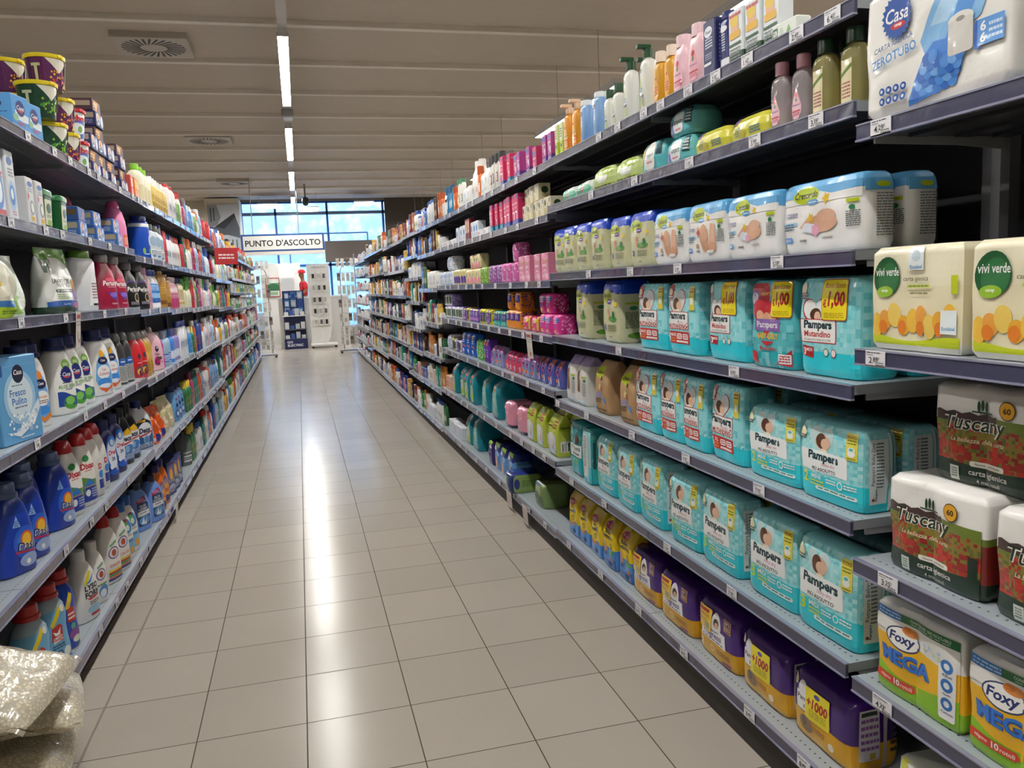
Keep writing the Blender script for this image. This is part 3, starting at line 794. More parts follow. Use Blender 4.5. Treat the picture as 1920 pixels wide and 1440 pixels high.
pack('nappy_babydry', 'nappy_pants_pack', 'nappies', 'turquoise nappy pack with red heart and purple band', .235, .285, .14, [(.2, '27b3bd'), (1, '5fc0c8')],
     [('Q', 0, 0, 1, 1, 10, 12, .35, ['56bac4', '79cdd4'], 6), ('R', .02, .70, .50, .98, 'c42f3a', .3), ('T', 'NOVITÀ', .42, .86, .05, .22, 'f6dc57', .02), ('E', .16, .80, .13, .10, '7c4c9c'), ('E', .16, .8, .10, .07, 'e7dcea'),
      ('H', .44, .60, .66, 'c42f3a'), ('E', .30, .60, .085, .065, 'e3b493'), ('E', .45, .58, .08, .06, 'dba583'), ('E', .60, .60, .085, .065, 'e7ba9b'), ('R', .16, .42, .76, .56, '8d6bb4', .05), ('T', 'Pampers', .46, .485, .10, .5, W_, .02),
      ('T', 'BABY-DRY', .46, .36, .07, .5, 'f0c63c', .03), ('P', [(.30, .30), (.62, .30), (.46, .24)], 'c42f3a'), ('T', 'Mutandino', .46, .215, .05, .42, 'c42f3a', .02), ('P', [(.66, .04), (.98, .22), (.98, .02)], 'c42f3a'), ('R', .72, .05, .97, .16, W_, .1), ('L', .74, .06, .95, .15, 3, 'c42f3a'), ('P', [(.03, .06), (.2, .02), (.18, .16), (.06, .18)], 'c42f3a')],
     [('Q', 0, 0, 1, 1, 5, 12, .4, ['56bac4', '79cdd4'], 6)], extra=(('discount_sticker', PRICE_OFF, (.012, .165, .10, .112), M_PRINT),))
# white newborn packs
BABYSKIN = 'd9a98a'
def newborn(num, name, feet=False):
    d = [('W', 0, 1, 1, .80, .03, .8, 2.4, '5fa9dc'), ('P', [(0, .78), (.3, .80), (.52, .86), (.68, .80), (1, .82), (1, .70), (0, .70)], 'e9e9e6')]
    d += [('E', .36, .82, .175, .125, 'b5c719'), ('T', 'Crescendo', .36, .83, .10, .31, '1d2a12', .015, .08), ('E', .44, .715, .085, .04, '3f93cf'), ('L', .38, .70, .5, .73, 1, W_),
          ('B', .62, .74, .05, 5, .5, 'e6c02c'), ('T', num, .05, .56, .10, .05, '7c7aa8'), ('L', .10, .52, .24, .6, 2, '9a99bb'), ('R', .01, .40, .24, .45, '9cc3e0'), ('L', .02, .33, .2, .44, 3, '566b80'), ('R', .0, .15, .17, .23, '3f8fd8', .3), ('L', .05, .165, .15, .215, 2, W_), ('T', 'coop', .33, .16, .05, .10, '33343a', .03)]
    if feet:
        d += [('E', .52, .42, .10, .22, BABYSKIN), ('E', .55, .25, .09, .10, 'cf9c7d'), ('P', [(.64, .16), (.84, .16), (.80, .62), (.68, .64)], BABYSKIN), ('E', .74, .22, .10, .09, 'cf9c7d'), ('R', .28, .22, .36, .3, 'b98d50'), ('B', .36, .5, .07, 5, .5, 'd65a3a'), ('E', .36, .58, .03, .04, 'e6b93a'), ('R', .60, .12, .78, .17, 'e3e3de')]
    else:
        d += [('E', .57, .40, .19, .13, BABYSKIN), ('E', .62, .50, .12, .09, 'dcb094'), ('P', [(.28, .36), (.40, .52), (.46, .48), (.34, .33)], BABYSKIN), ('E', .38, .35, .06, .07, 'd5dbe8'), ('E', .44, .33, .06, .07, 'dde2ec'), ('B', .48, .31, .055, 6, .75, 'e5a7bf'), ('B', .42, .49, .045, 5, .5, 'e6c02c'), ('R', .56, .2, .7, .25, 'e3e0da')]
    return d+[('R', .86, .63, .98, .68, 'b5c719'), ('E', .92, .56, .03, .035, '1f7a49'), ('L', .86, .30, .99, .52, 8, '5a6064')]
NB_SIDE = [('R', 0, .78, 1, 1, '5fa9dc'), ('L', .3, .15, .8, .75, 16, '7c8288'), ('R', .86, 0, .92, 1, 'cfd3d6'), ('E', .5, .86, .2, .04, 'b5c719')]
WH = [(.80, 'edecea'), (1, '5fa9dc')]
pack('newborn', 'nappy_pack', 'nappies', 'wide white newborn nappy pack with blue top', .375, .205, .12, WH, newborn('1', 'PRIMI GIORNI'), NB_SIDE)
pack('newborn_small', 'nappy_pack', 'nappies', 'smaller white newborn nappy pack with blue top', .285, .205, .12, WH, newborn('1', ''), NB_SIDE)
pack('feet_pack', 'nappy_pack', 'nappies', 'white nappy pack picturing baby feet', .285, .21, .12, WH, newborn('2', 'MINI', True), NB_SIDE)
def beige_face(i, nc):
    return [('W', 0, 1, 1, .82, .035, 1.5, i, '1f49c4'), ('E', .34, .76, .30, .115, 'b5c719'), ('T', 'Crescendo', .34, .77, .07, .5, '1d2a12', .02, .1), ('E', .50, .665, .14, .04, '6c4a9a'), ('L', .4, .65, .6, .68, 1, W_),
            ('E', .40, .50, .06, .05, 'cf9a7c'), ('R', .36, .36, .46, .47, 'd9a88b', .4), ('E', .66, .38, .24, .05, '5f9a3f'), ('E', .75, .44, .07, .07, '2f7a4a'), ('E', .86, .62, .06, .04, 'e8c53a'), ('T', '%d' % nc, .24, .24, .11, .13, '3b5fae', .03), ('L', .4, .17, .85, .29, 4, '7b7f5c'), ('L', .45, .06, .6, .09, 1, '33343a')]
BE = [(.80, 'c9c8a2'), (1, '1f49c4')]
BE_SIDE = [('R', 0, .8, 1, 1, '1f49c4'), ('R', .1, .62, .7, .66, 'aab82a'), ('E', .35, .56, .12, .035, '2f7a4a'), ('L', .1, .22, .7, .5, 12, '6f7257'), ('E', .5, .1, .35, .05, '5d8a34'), ('R', .82, 0, .88, 1, 'dcd9cd')]
for i, (w, nm) in enumerate(((.225, 'cream blue-topped nappy pack with number three'), (.20, 'cream blue-topped nappy pack with green cartoon'))):
    pack('beige%d' % i, 'nappy_pack', 'nappies', nm, w, .235 if i == 0 else .245, .17, BE, beige_face(i, 3+i), BE_SIDE)
pack('beige_tall', 'nappy_pack', 'nappies', 'tall cream blue-topped nappy pack', .20, .305, .20, BE, beige_face(2, 6), BE_SIDE)
pack('paper_nappy', 'nappy_pack', 'nappies', 'brown paper nappy bag with green logo', .175, .27, .15, [(1, 'b08c63')],
     [('E', .40, .80, .28, .12, 'b5c719'), ('T', 'Crescendo', .40, .81, .06, .46, '1d2a12', .015, .1), ('C', .55, .69, .07, '1f2a20'), ('E', .42, .52, .10, .06, 'c9b98a'), ('E', .5, .48, .06, .05, 'c06a3a'), ('E', .38, .36, .16, .07, '8f87a0'), ('P', [(.55, .27), (.9, .2), (.85, .3), (.68, .34)], '4e86c4'), ('L', .2, .2, .5, .3, 3, '5b4630'), ('L', .1, .05, .9, .1, 1, '5b4630')],
     prof=gusset, n=8, material=M_PAPER, printmat=M_PAPER, amp=.003)
pack('cow_pack', 'nappy_pack', 'nappies', 'white nappy pack with lilac top', .15, .265, .14, [(.82, 'dcdbd6'), (1, '9a8bb4')], [('P', [(.1, .3), (.35, .25), (.45, .5), (.3, .75), (.12, .7)], '7a5638'), ('R', .6, .58, .95, .62, 'aab82a'), ('E', .85, .53, .1, .035, '2f7a4a'), ('L', .62, .2, .95, .48, 8, '7b7f82'), ('R', .05, .05, .9, .1, 'cbd7e6')], prof=gusset, n=7)
pack('prog', 'nappy_pack', 'nappies', 'purple and yellow nappy pack with yellow offer label', .29, .215, .17, [(.36, 'e0a416'), (1, '4a2580')],
     [('W', 0, 1, 0, .36, .012, 18, 0, 'e2ab1a'), ('E', .52, .66, .115, .26, 'e7e6ea'), ('E', .52, .72, .06, .09, '4f3524'), ('E', .53, .68, .04, .06, 'e0b394'), ('P', [(.10, .33), (.78, .33), (.76, .60), (.08, .60)], 'eeeef0'), ('T', 'Progressi', .42, .455, .15, .58, '4a2580', .02), ('T', 'Pampers', .50, .555, .06, .3, '34303c', .015), ('L', .14, .35, .7, .385, 1, '4a2580'),
      ('P', [(.72, .70), (.90, .69), (.90, .92), (.72, .93)], 'b58d2b'), ('P', [(.735, .72), (.885, .71), (.885, .91), (.735, .91)], '4a2580'), ('T', 'N°1', .81, .86, .07, .12, 'e2c15a', .02), ('L', .74, .73, .88, .81, 2, 'e2c15a'), ('T', '2', .14, .2, .14, .08, 'f3ead2', .02), ('C', .42, .2, .05, 'f3ead2'), ('C', .42, .2, .035, 'e2ab1a'), ('L', .55, .16, .86, .26, 2, '9a6c10'), ('R', .68, .05, .9, .1, '8c3a8a', .4)],
     [('R', 0, 0, 1, .36, 'e0a416'), ('L', .1, .45, .8, .9, 8, '6d4aa0')], extra=(('offer_label', [('R', 0, 0, 1, 1, 'e9c83c', .1), ('T', 'DOPPI PUNTI', .45, .62, .17, .8, 'b0312a', .02), ('R', .08, .78, .8, .92, 'b0312a'), ('L', .1, .3, .7, .48, 2, '9a7a1a'), ('R', .5, .1, .88, .36, 'a29a80')], (-.128, .105, .105, .088), M_PRINT),))
pack('prog1000', 'nappy_pack', 'nappies', 'purple and yellow nappy pack with points sticker', .29, .215, .18, [(.40, 'e0a416'), (1, '452277')],
     [('W', 0, 1, 0, .40, .012, 18, 0, 'e2ab1a'), ('E', .22, .70, .09, .2, 'e7e6ea'), ('P', [(.10, .42), (.70, .42), (.69, .66), (.10, .70)], 'ececee'), ('T', 'Pampers', .28, .60, .11, .34, '34303c', .02), ('T', 'Progressi', .38, .48, .09, .5, '4a2580', .02), ('E', .28, .24, .13, .13, '8c6a3a'), ('E', .25, .28, .05, .08, '5c4526'), ('L', .42, .2, .62, .3, 3, 'a66a12'), ('C', .72, .18, .045, 'f3ead2'), ('E', .07, .85, .06, .08, 'efe6cc')],
     [('R', 0, 0, 1, .40, 'e0a416'), ('R', .08, .16, .52, .93, 'd8d2d6'), ('L', .12, .3, .5, .82, 5, '8a5aa0'), ('R', .12, .84, .48, .9, '3a4a3e'), ('R', .3, .18, .42, .28, 'c9a03a'), ('R', .60, 0, .68, 1, 'bdb3b8'), ('R', .78, .7, .95, .88, '2b2030'), ('L', .76, .2, .95, .65, 4, '2b2030')],
     extra=(('points_sticker', [('R', 0, 0, 1, 1, 'e9dc2a', .05), ('T', '+1000', .5, .56, .34, .86, 'b0202c', .04, .1), ('L', .2, .12, .85, .36, 4, 'a8a020'), ('E', .5, .86, .12, .07, '4f4fa0')], (-.062, .082, .118, .10), M_PRINT),))
pack('swim', 'nappy_pants_pack', 'nappies', 'yellow and blue swim nappy pack with red badge', .17, .255, .12, [(.42, '4e8fd6'), (1, 'f0cf1a')],
     [('W', 0, 1, 0, .42, .03, 1.5, 1, '5a9ade'), ('W', 0, 1, 0, .18, .03, 1, 2, '2f6ec0'), ('E', .42, .87, .26, .085, 'c02a26'), ('T', 'HUGGIES', .42, .87, .055, .4, W_, .03), ('T', 'Little', .45, .74, .09, .46, '23282e', .03), ('T', 'Swimmers', .50, .65, .09, .74, '23282e', .03), ('E', .33, .52, .09, .06, 'd9a583'), ('R', .25, .28, .45, .47, 'd3a07e', .3), ('R', .25, .24, .43, .33, '3f6fc0', .2), ('C', .75, .48, .10, '23282e'), ('C', .75, .48, .07, 'e3cf3a'), ('R', .58, .33, .95, .40, '63b53a', .3), ('E', .8, .2, .1, .05, 'd67a3a'), ('E', .7, .1, .12, .05, '274e8a')],
     [('R', 0, 0, 1, .4, '4e8fd6'), ('E', .5, .8, .3, .05, 'c02a26'), ('L', .2, .45, .8, .7, 6, '6d641a')], prof=gusset, n=7, amp=.003)
pack('tiny_swim', 'nappy_pants_pack', 'nappies', 'yellow and blue swim nappy pack with orange fish', .165, .25, .11, [(.3, '3f84d0'), (1, 'efd024')],
     [('E', .35, .80, .24, .08, 'c02a26'), ('T', 'HUGGIES', .35, .80, .05, .36, W_, .03), ('T', 'Tiny', .40, .68, .08, .36, '23282e', .03), ('T', 'Swimmers', .46, .59, .085, .66, '23282e', .03), ('E', .7, .62, .16, .05, '4e7fc8'), ('C', .5, .42, .09, '23282e'), ('C', .5, .42, .07, 'e3cf3a'), ('W', 0, 1, 0, .32, .03, 1.5, 1, '5a9ade'), ('R', .3, .25, .7, .32, 'e0852e', .4), ('E', .6, .12, .14, .06, '24508f')],
     [('R', 0, 0, 1, .3, '3f84d0'), ('L', .3, .1, .7, .25, 4, 'e6eef6')], prof=gusset, n=7, amp=.003)
pack('cotton_green', 'cotton_pack', 'baby care', 'lime green pack picturing cotton flowers', .165, .25, .12, [(1, 'c3d04e')], [('R', 0, .72, .6, .95, 'b0c422'), ('T', 'Crescendo', .33, .84, .07, .5, '1d2a12', .02), ('R', .05, .73, .55, .755, '22301a'), ('L', .5, .68, .95, .9, 3, 'c04a4a'), ('R', .08, .05, .95, .55, 'cfdcea', .2), ('C', .35, .46, .18, 'f1ede2'), ('C', .55, .50, .15, 'f4f1e8'), ('C', .45, .34, .13, 'ece5d6'), ('C', .72, .30, .11, 'd69a5a'), ('B', .62, .2, .14, 7, .5, 'c98a3e'), ('L', .75, .08, .95, .16, 2, '8fa0b8')],
     [('R', .15, .10, .75, .38, 'eef0e4'), ('Q', .2, .12, .7, .34, 16, 1, .55, ['2d2f2a'], 2), ('R', .05, .64, .85, .85, 'a8bd1e'), ('T', 'Crescendo', .45, .74, .08, .7, '1d2a12', .02)], prof=gusset, n=9)
pack('pink_pads', 'pad_pack', 'hygiene', 'pink soft pack of bed pads with dark band', .2, .19, .2, [(.12, '35324a'), (.2, 'e48fa9'), (1, 'e79ab2')], [('L', .15, .30, .6, .42, 2, '4a2a3a'), ('Q', .05, .5, .95, .9, 9, 5, .3, ['f0b6c8', 'd9809c'], 3)], amp=.004)

# toilet and kitchen rolls
def roll_outline(nl, lobe=.10):
    pts = []
    def arcs(n, x0, x1, y, sgn):
        out = []
        for i in range(n):
            for k in range(12):
                t = k/12; x = x0+(x1-x0)*(i+t)/n
                out.append((x, y+sgn*lobe*(math.sin(math.pi*t)**.8-1)))
        return out
    back = arcs(nl, 0, -1, 1, 1)[0:12*nl]
    b = []
    half = nl/2
    full_back = arcs(nl, 1, -1, 1, 1)
    full_front = arcs(nl, -1, 1, -1, -1)
    h = len(full_back)//2
    left = [(-1+.02*math.sin(math.pi*q/8), 1-lobe-(2-2*lobe)*q/8) for q in range(9)]
    right = [(1-.02*math.sin(math.pi*q/8), -1+lobe+(2-2*lobe)*q/8) for q in range(9)]
    return full_back[h:]+left+full_front+right+full_back[:h]+[full_back[h]]
def rolls(key, desc, w, h, d, bands, front, nl=2, tiers=2, extra=(), kind='toilet_paper_pack', cat='toilet paper', lobe=.13, side=()):
    def make():
        prof = []
        for t in range(tiers):
            a, b = h*t/tiers, h*(t+1)/tiers
            q = [(a+.001, .95), (a+.06*h/tiers, .99), (a+.5*(b-a), 1), (b-.06*h/tiers, .99), (b-.001, .95)]
            prof += [(z, w/2*k, d/2*k) for z, k in q]
        prof[0] = (0, w/2*.93, d/2*.93); prof[-1] = (h, w/2*.9, d/2*.9)
        L = Loft(prof, outline=roll_outline(nl, lobe), amp=.002, seed=len(key))
        out = [('wrapper', L.body(MB(), bands, nseg=96, nz=12).mesh('wrapper', 60), M_FILM)]
        mb = MB()
        k = L.S/(2*(w+d))          # outline length against the plain box
        sw = w*k*.97
        L.wrap(mb, front, -sw/2, .01*h, sw, .975*h, step=.009, off=.002)
        if side: L.wrap(mb, side, sw/2+.01, .01*h, d*.9, .975*h, step=.03)
        out.append(('front_print', mb.mesh('front_print'), M_PRINT))
        return out
    add_type(key, kind, cat, desc, (w, d, h), make)
BURST = lambda cx, cy, r, fs=1: [('B', cx, cy, r, 22, .86, '1d4fa3'), ('T', 'Casa', cx, cy+.02*fs, .11*fs, r*1.5, W_, .012, .25), ('E', cx+.005, cy-.068*fs, r*.5, .028*fs, 'c4303a'), ('T', 'coop', cx+.005, cy-.068*fs, .028*fs, r*.66, W_, .03)]
rolls('casa_rolls', 'white toilet paper pack with blue burst', .43, .30, .24, [(1, 'e9e7e2')],
      [('P', [(.42, .48), (.48, .62), (.60, .86), (.68, 1), (.93, 1), (.92, .74), (.84, .50), (.74, .44), (.6, .3), (.48, .3)], '7fb4e2'), ('P', [(.5, .56), (.62, .8), (.7, 1), (.8, 1), (.76, .8), (.62, .55)], 'a8cdeb'), ('P', [(.6, .4), (.72, .75), (.8, 1), (.9, 1), (.88, .78), (.78, .55)], '4d8fd4'),
       ('P', [(.33, .02), (.38, .2), (.45, .36), (.52, .44), (.66, .42), (.74, .30), (.72, .16), (.56, .06)], '3f7fd0')]+
      [('C', .40+.052*(i % 6)+.02*(i//6), .10+.055*(i//6)+.01*(i % 3), .034, ['2f66bd', '4c8cd8', '6ea6e4', '3a76c8'][i % 4]) for i in range(26)]+
      [('E', .72, .52, .085, .05, 'd9d6d0'), ('R', .638, .28, .802, .52, 'cfccc6', .1), ('E', .72, .52, .03, .018, '8f8b84'), ('R', .81, .26, .85, .46, '2f62ba', .4), ('R', .83, .28, .99, .46, '5f9ade', .05), ('T', '6', .865, .41, .07, .05, W_, .03), ('T', '6', .865, .33, .07, .05, W_, .03), ('L', .9, .3, .98, .43, 3, 'c9def2')]+
      BURST(.25, .74, .125)+[('T', 'CARTA IGIENICA', .23, .545, .045, .3, '3b5b8f', .012, 0, 6), ('T', 'ZEROTUBO', .235, .445, .075, .34, '4a8ac6', .02, 0, 8)]+[('C', .15+.052*i, .19, .022, '2b5aa8') for i in range(4)]+[('C', .15+.052*i, .11, .022, '2b5aa8') for i in range(4)]+[('C', .15+.052*i, .19, .010, 'd9e4f2') for i in range(4)]+[('C', .15+.052*i, .11, .010, 'd9e4f2') for i in range(4)],
      nl=3, tiers=1, lobe=.02)
rolls('vivi_rolls', 'cream toilet paper pack with petals and leaf', .30, .255, .22, [(.09, 'ebe9de'), (.62, 'ebe2bf'), (1, 'efe8cb')],
      [('W', 0, 1, 0, .12, .03, 1, 2, 'c6d42a'), ('R', 0, 0, 1, .05, 'eeece4')]+[('E', .06+.105*i, .24+.05*(i % 3), .07, .12-.02*(i % 2), ['f2c24a', 'efa94a', 'f5d268', 'eeb13c'][i % 4]) for i in range(9)]+[('E', .14+.22*i, .22, .05, .07, 'e8862f') for i in range(4)]+
      [('E', .17, .72, .165, .20, '1f5a30'), ('E', .19, .70, .13, .16, '2f7040'), ('T', 'vivi verde', .175, .77, .085, .30, W_, .012), ('E', .16, .57, .10, .055, '8fb92f'), ('T', 'coop', .16, .575, .03, .12, W_, .03), ('R', .45, .78, .62, .99, 'e6eef0'), ('E', .535, .91, .05, .05, 'c2d2da'), ('T', 'Ecolabel', .535, .81, .035, .14, '5b9ac8', .02), ('T', 'carta igienica', .53, .69, .055, .3, '6b6b3a', .008, .2), ('R', .42, .61, .70, .64, 'c9d86a'), ('L', .44, .615, .68, .635, 1, '6b7a2a'), ('L', .45, .54, .68, .57, 1, '8a875a'), ('R', .82, .18, .98, .40, 'e6eef0'), ('T', 'Ecolabel', .9, .23, .035, .13, '5b9ac8', .02), ('R', .92, .55, .985, .72, 'c6d42a')],
      nl=2, tiers=1, lobe=.03)
rolls('tuscany', 'toilet paper pack with poppy field and cypresses', .31, .245, .23, [(.18, '26352a'), (.55, '7c2a26'), (.62, '6d7a35'), (1, 'eceae6')],
      [('R', 0, .56, 1, .70, '6f7f36'), ('W', 0, .6, .62, .72, .012, 4, 0, '4a3a36'), ('R', 0, .18, 1, .58, '8a7a34'), ('Q', 0, .2, 1, .60, 34, 12, .45, ['a3322b', '8e2a26', '6f6f34', 'b8443a', '5f6a30'], 4), ('Q', 0, .2, 1, .42, 16, 5, .4, ['b5342c', 'c23a30', '9a2c28'], 8), ('R', 0, 0, 1, .18, '1f3328'), ('W', .0, 1, 0, .2, .02, 1, 1.0, '22382c')]+
      [('T', 'Tuscany', .40, .60, .20, .60, 'e9e6da', .055, .15), ('T', 'Tuscany', .40, .60, .20, .595, '1f2f26', .012, .15)]+[('E', .42+.035*i, .80+.012*(i % 2), .013, .055, '2d4a34') for i in range(3)]+[('R', .36, .735, .56, .75, '2d4a34'), ('T', 'La bellezza della carta', .44, .45, .045, .5, 'e6d6b8', .01, .2), ('R', .36, .19, .70, .245, 'ece8dc', .4), ('T', 'Nuova morbidezza', .53, .218, .025, .30, '3a4a3e', .01), ('T', 'carta igienica', .54, .12, .07, .44, 'e6e4da', .012), ('T', '4 maxi rotoli', .54, .05, .035, .28, 'd9d6ca', .008),
       ('R', .17, .03, .26, .17, 'cfd6cf'), ('L', .185, .05, .245, .15, 4, '6a786c'), ('C', .72, .80, .075, '2a2418'), ('C', .72, .80, .068, 'e0a52a'), ('T', '60', .72, .80, .06, .08, '2a2418', .03), ('R', .90, .2, .98, .42, '1f3328')],
      nl=2, tiers=1, lobe=.10)
rolls('foxy', 'yellow and white kitchen roll pack, blue lettering', .29, .245, .20, [(.22, '8fbf2e'), (.62, 'f0b81e'), (1, 'e6e6e2')],
      [('R', 0, .15, 1, .66, 'efb91f'), ('W', 0, 1, 0, .28, .06, .8, 2.6, '8cc224'), ('W', 0, 1, .92, .66, .05, .7, 1.2, 'e9e9e6'), ('R', 0, .86, .34, .95, '2f76c4'), ('R', .30, .86, 1, .95, '1d6a3a'), ('L', .03, .87, .3, .94, 2, 'a5cdf0'), ('T', 'CONFEZIONE 100% RICICLABILE', .66, .915, .03, .5, 'd9e8d6', .01), ('L', .42, .87, .9, .892, 1, '9cc49c')]+
      [('E', .34, .68, .20, .13, '34406e'), ('E', .34, .68, .185, .115, 'f2f1ee'), ('T', 'Foxy', .33, .665, .14, .31, '2b3a72', .03, .1), ('E', .42, .785, .10, .05, 'd98a45'), ('E', .38, .80, .05, .035, 'c9742f'), ('T', 'MEGA', .38, .445, .17, .70, '1b4fa8', .06), ('T', 'MEGA', .375, .45, .17, .69, '2f7ad6', .02), ('P', [(0, .12), (.46, .12), (.5, .165), (.46, .21), (0, .21)], 'd8402f'), ('T', 'valgono', .13, .165, .045, .2, 'f6e9d2', .015), ('T', '10', .28, .168, .07, .07, W_, .03), ('T', 'rotoli', .39, .16, .045, .13, 'f6e9d2', .015)]+
      [('R', .79, .08, .97, .72, 'f3f2ee', .15)]+[q for i, t in enumerate(('-Camion', '-Spazio', '-Rifiuti')) for q in (('C', .88, .22+.2*i+.04, .062, '2f76c4'), ('C', .88, .26+.2*i, .03, 'e6eef6'), ('T', t, .88, .165+.2*i, .03, .14, '2b4a8a', .02))]+[('C', .62+.06*(i % 4), .70+.05*(i % 3), .018, ['c3d9b8', 'b9cfe6', 'dfe3d2'][i % 3]) for i in range(8)],
      nl=2, tiers=1, lobe=.07, kind='kitchen_roll_pack', cat='kitchen roll')
rolls('regina', 'cream kitchen roll pack with dark blue wave logo', .28, .22, .2, [(1, 'd9dccf')], [('R', 0, 0, .1, 1, 'd6d24a'), ('T', 'Regina', .55, .72, .26, .8, '2a3150', .02), ('P', [(.1, .74), (.12, .6), (.4, .42), (.9, .36), (.9, .42), (.45, .5), (.16, .66)], '2f56a0'), ('L', .14, .2, .7, .3, 1, '4a5070')], nl=2, tiers=1, kind='kitchen_roll_pack', cat='kitchen roll')

# baby wipes, oils, lotions on the upper shelves
def wipes(key, desc, w, h, d, bands, front, side=(), kind='wipes_pack'):
    pack(key, kind, 'baby wipes', desc, w, h, d, bands, front, side, prof=pillow, n=4, amp=.0015)
wipes('wipes_teal', 'turquoise wipes pack with white logo panel', .20, .105, .16, [(1, '6fc3c9')], [('Q', 0, 0, 1, 1, 12, 6, .4, ['59b3bb', '8fd3d8'], 2), ('E', .12, .3, .13, .24, 'b8333a'), ('E', .25, .32, .12, .2, '3a5fae'), ('R', .32, .1, .74, .85, 'eef2f1', .2), ('T', 'Pampers', .53, .46, .26, .36, '14474f', .02), ('L', .4, .15, .66, .28, 1, 'd97f8a'), ('R', .80, .35, .97, .92, '204a52'), ('L', .82, .4, .95, .85, 4, 'd9e6e6')])
wipes('wipes_teal_lid', 'turquoise wipes pack with white flap and yellow corner', .20, .13, .17, [(1, '63bdc4')], [('E', .10, .55, .14, .42, 'e6c62a'), ('C', .10, .30, .07, 'c0392f'), ('R', .30, .05, .80, .95, 'eceae4', .3), ('T', 'Pampers', .55, .52, .2, .4, '14474f', .02), ('L', .42, .25, .7, .38, 1, 'd97f8a'), ('R', .84, .5, .98, .98, '204a52')])
wipes('wipes_yellow', 'yellow wipes pack, slightly slumped', .24, .085, .15, [(1, 'd8d24f')], [('E', .45, .3, .10, .18, 'b8ae3a'), ('L', .25, .2, .4, .6, 4, '7a8a6a'), ('L', .65, .2, .9, .5, 3, '4f7a9a'), ('R', .1, .7, .3, .95, '8a6aa8')])
wipes('wipes_white', 'white and green wipes pack lying flat', .24, .075, .16, [(1, 'd3dfd6')], [('E', .3, .5, .25, .35, '4fae8a'), ('E', .7, .4, .25, .3, '6fbfa0'), ('R', .4, .6, .8, .95, 'eef2ee'), ('E', .1, .3, .1, .3, '3f9f8f'), ('C', .5, .4, .07, 'c0392f')])
wipes('wipes_green', 'light green wipes pack with white flap', .26, .11, .17, [(1, 'c2d38a')], [('R', .3, .3, .8, .95, 'e6ece0', .3), ('E', .6, .75, .3, .2, 'a9c23c'), ('R', 0, .05, 1, .2, 'a8b84a'), ('L', .1, .05, .9, .2, 1, '5f6a2a')])
DROP = [('P', [(.5, 1), (.62, .80), (.86, .42), (.84, .2), (.66, .04), (.34, .04), (.16, .2), (.14, .42), (.38, .80)], 'e9a9b8'), ('C', .5, .74, .11, 'c0392f'), ('C', .5, .60, .08, '4f8f4f'), ('T', "Johnson's", .5, .44, .085, .66, '34408a', .01, .25), ('R', .2, .24, .8, .29, 'c0394a'), ('L', .22, .12, .78, .22, 2, 'c0394a')]
bottle('oil_clear', 'baby_oil_bottle', 'baby oil', 'clear baby oil bottle with pink cap', .082, .195, .05, 'e9dfe2', 'flask', 2.8, ('e3a9b9', .52, 'plain'), [('P', p[1], 'e9b9c4') if p[0] == 'P' else p for p in DROP], M_CLEAR, (.8, .04, .5))
bottle('oil_yellow', 'baby_oil_bottle', 'baby oil', 'clear yellow oil bottle with dark green cap', .085, .203, .055, 'd9d295', 'flask', 2.8, ('1f3d27', .56, 'plain'), [('R', 0, 0, 1, 1, 'd9cfa5'), ('P', [(0, .6), (1, .8), (1, .9), (0, .7)], '5f7f2f'), ('L', .1, .1, .9, .5, 5, 'a04a4a')], M_CLEAR, (.5, .04, .55))
bottle('lotion_pink', 'lotion_bottle', 'baby lotion', 'pink baby lotion bottle with drop-shaped label', .125, .215, .06, 'e6bcc6', 'lotion', 2.8, ('e9c6ce', .68, 'plain'), DROP, None, (.85, .06, .62))
bottle('shampoo_amber', 'shampoo_bottle', 'baby shampoo', 'amber baby shampoo bottle with pale cap', .07, .21, .05, 'd9a028', 'flask', 2.8, ('f0ddc9', .62, 'plain'), [('P', DROP[0][1], 'e8a23c'), ('C', .5, .72, .1, 'c8501f'), ('L', .25, .2, .75, .5, 4, 'c8601f')], None, (.84, .06, .6))
bottle('vivi_pump', 'shampoo_bottle', 'baby wash', 'white baby wash bottle with green pump', .085, .27, .06, 'dfe0d8', 'flask', 2.8, ('1f4a2c', .5, 'pump'), [('E', .3, .92, .16, .06, '3a4a42'), ('E', .2, .62, .16, .18, 'a9c23c'), ('L', .1, .4, .6, .52, 2, '7fb0d0'), ('R', .1, .28, .7, .34, '2f3a34'), ('L', .1, .05, .8, .26, 4, '9aae2c')], None, (.85, .05, .62))
bottle('vivi_cap', 'shampoo_bottle', 'baby wash', 'white baby wash bottle with green cap', .075, .19, .055, 'dfe0d8', 'flask', 2.8, ('1f4a2c', .62, 'plain'), [('E', .3, .90, .18, .07, '3a4a42'), ('E', .2, .62, .16, .18, 'b3c94a'), ('L', .1, .4, .6, .52, 2, '7fb0d0'), ('R', .1, .28, .7, .34, '2f3a34'), ('L', .1, .05, .8, .26, 4, '9aae2c')], None, (.85, .05, .66))
bottle('nivea', 'shampoo_bottle', 'baby wash', 'pale blue baby shampoo bottle with white cap', .085, .215, .06, '7fa8d9', 'tall', 2.5, ('e9eef2', .72, 'plain'), [('C', .42, .82, .22, '1f2a6a'), ('L', .36, .8, .5, .84, 1, W_), ('L', .25, .4, .6, .6, 3, 'dfe9f4'), ('L', .2, .1, .5, .3, 4, '3a4f90')], None, (.7, .1, .72))
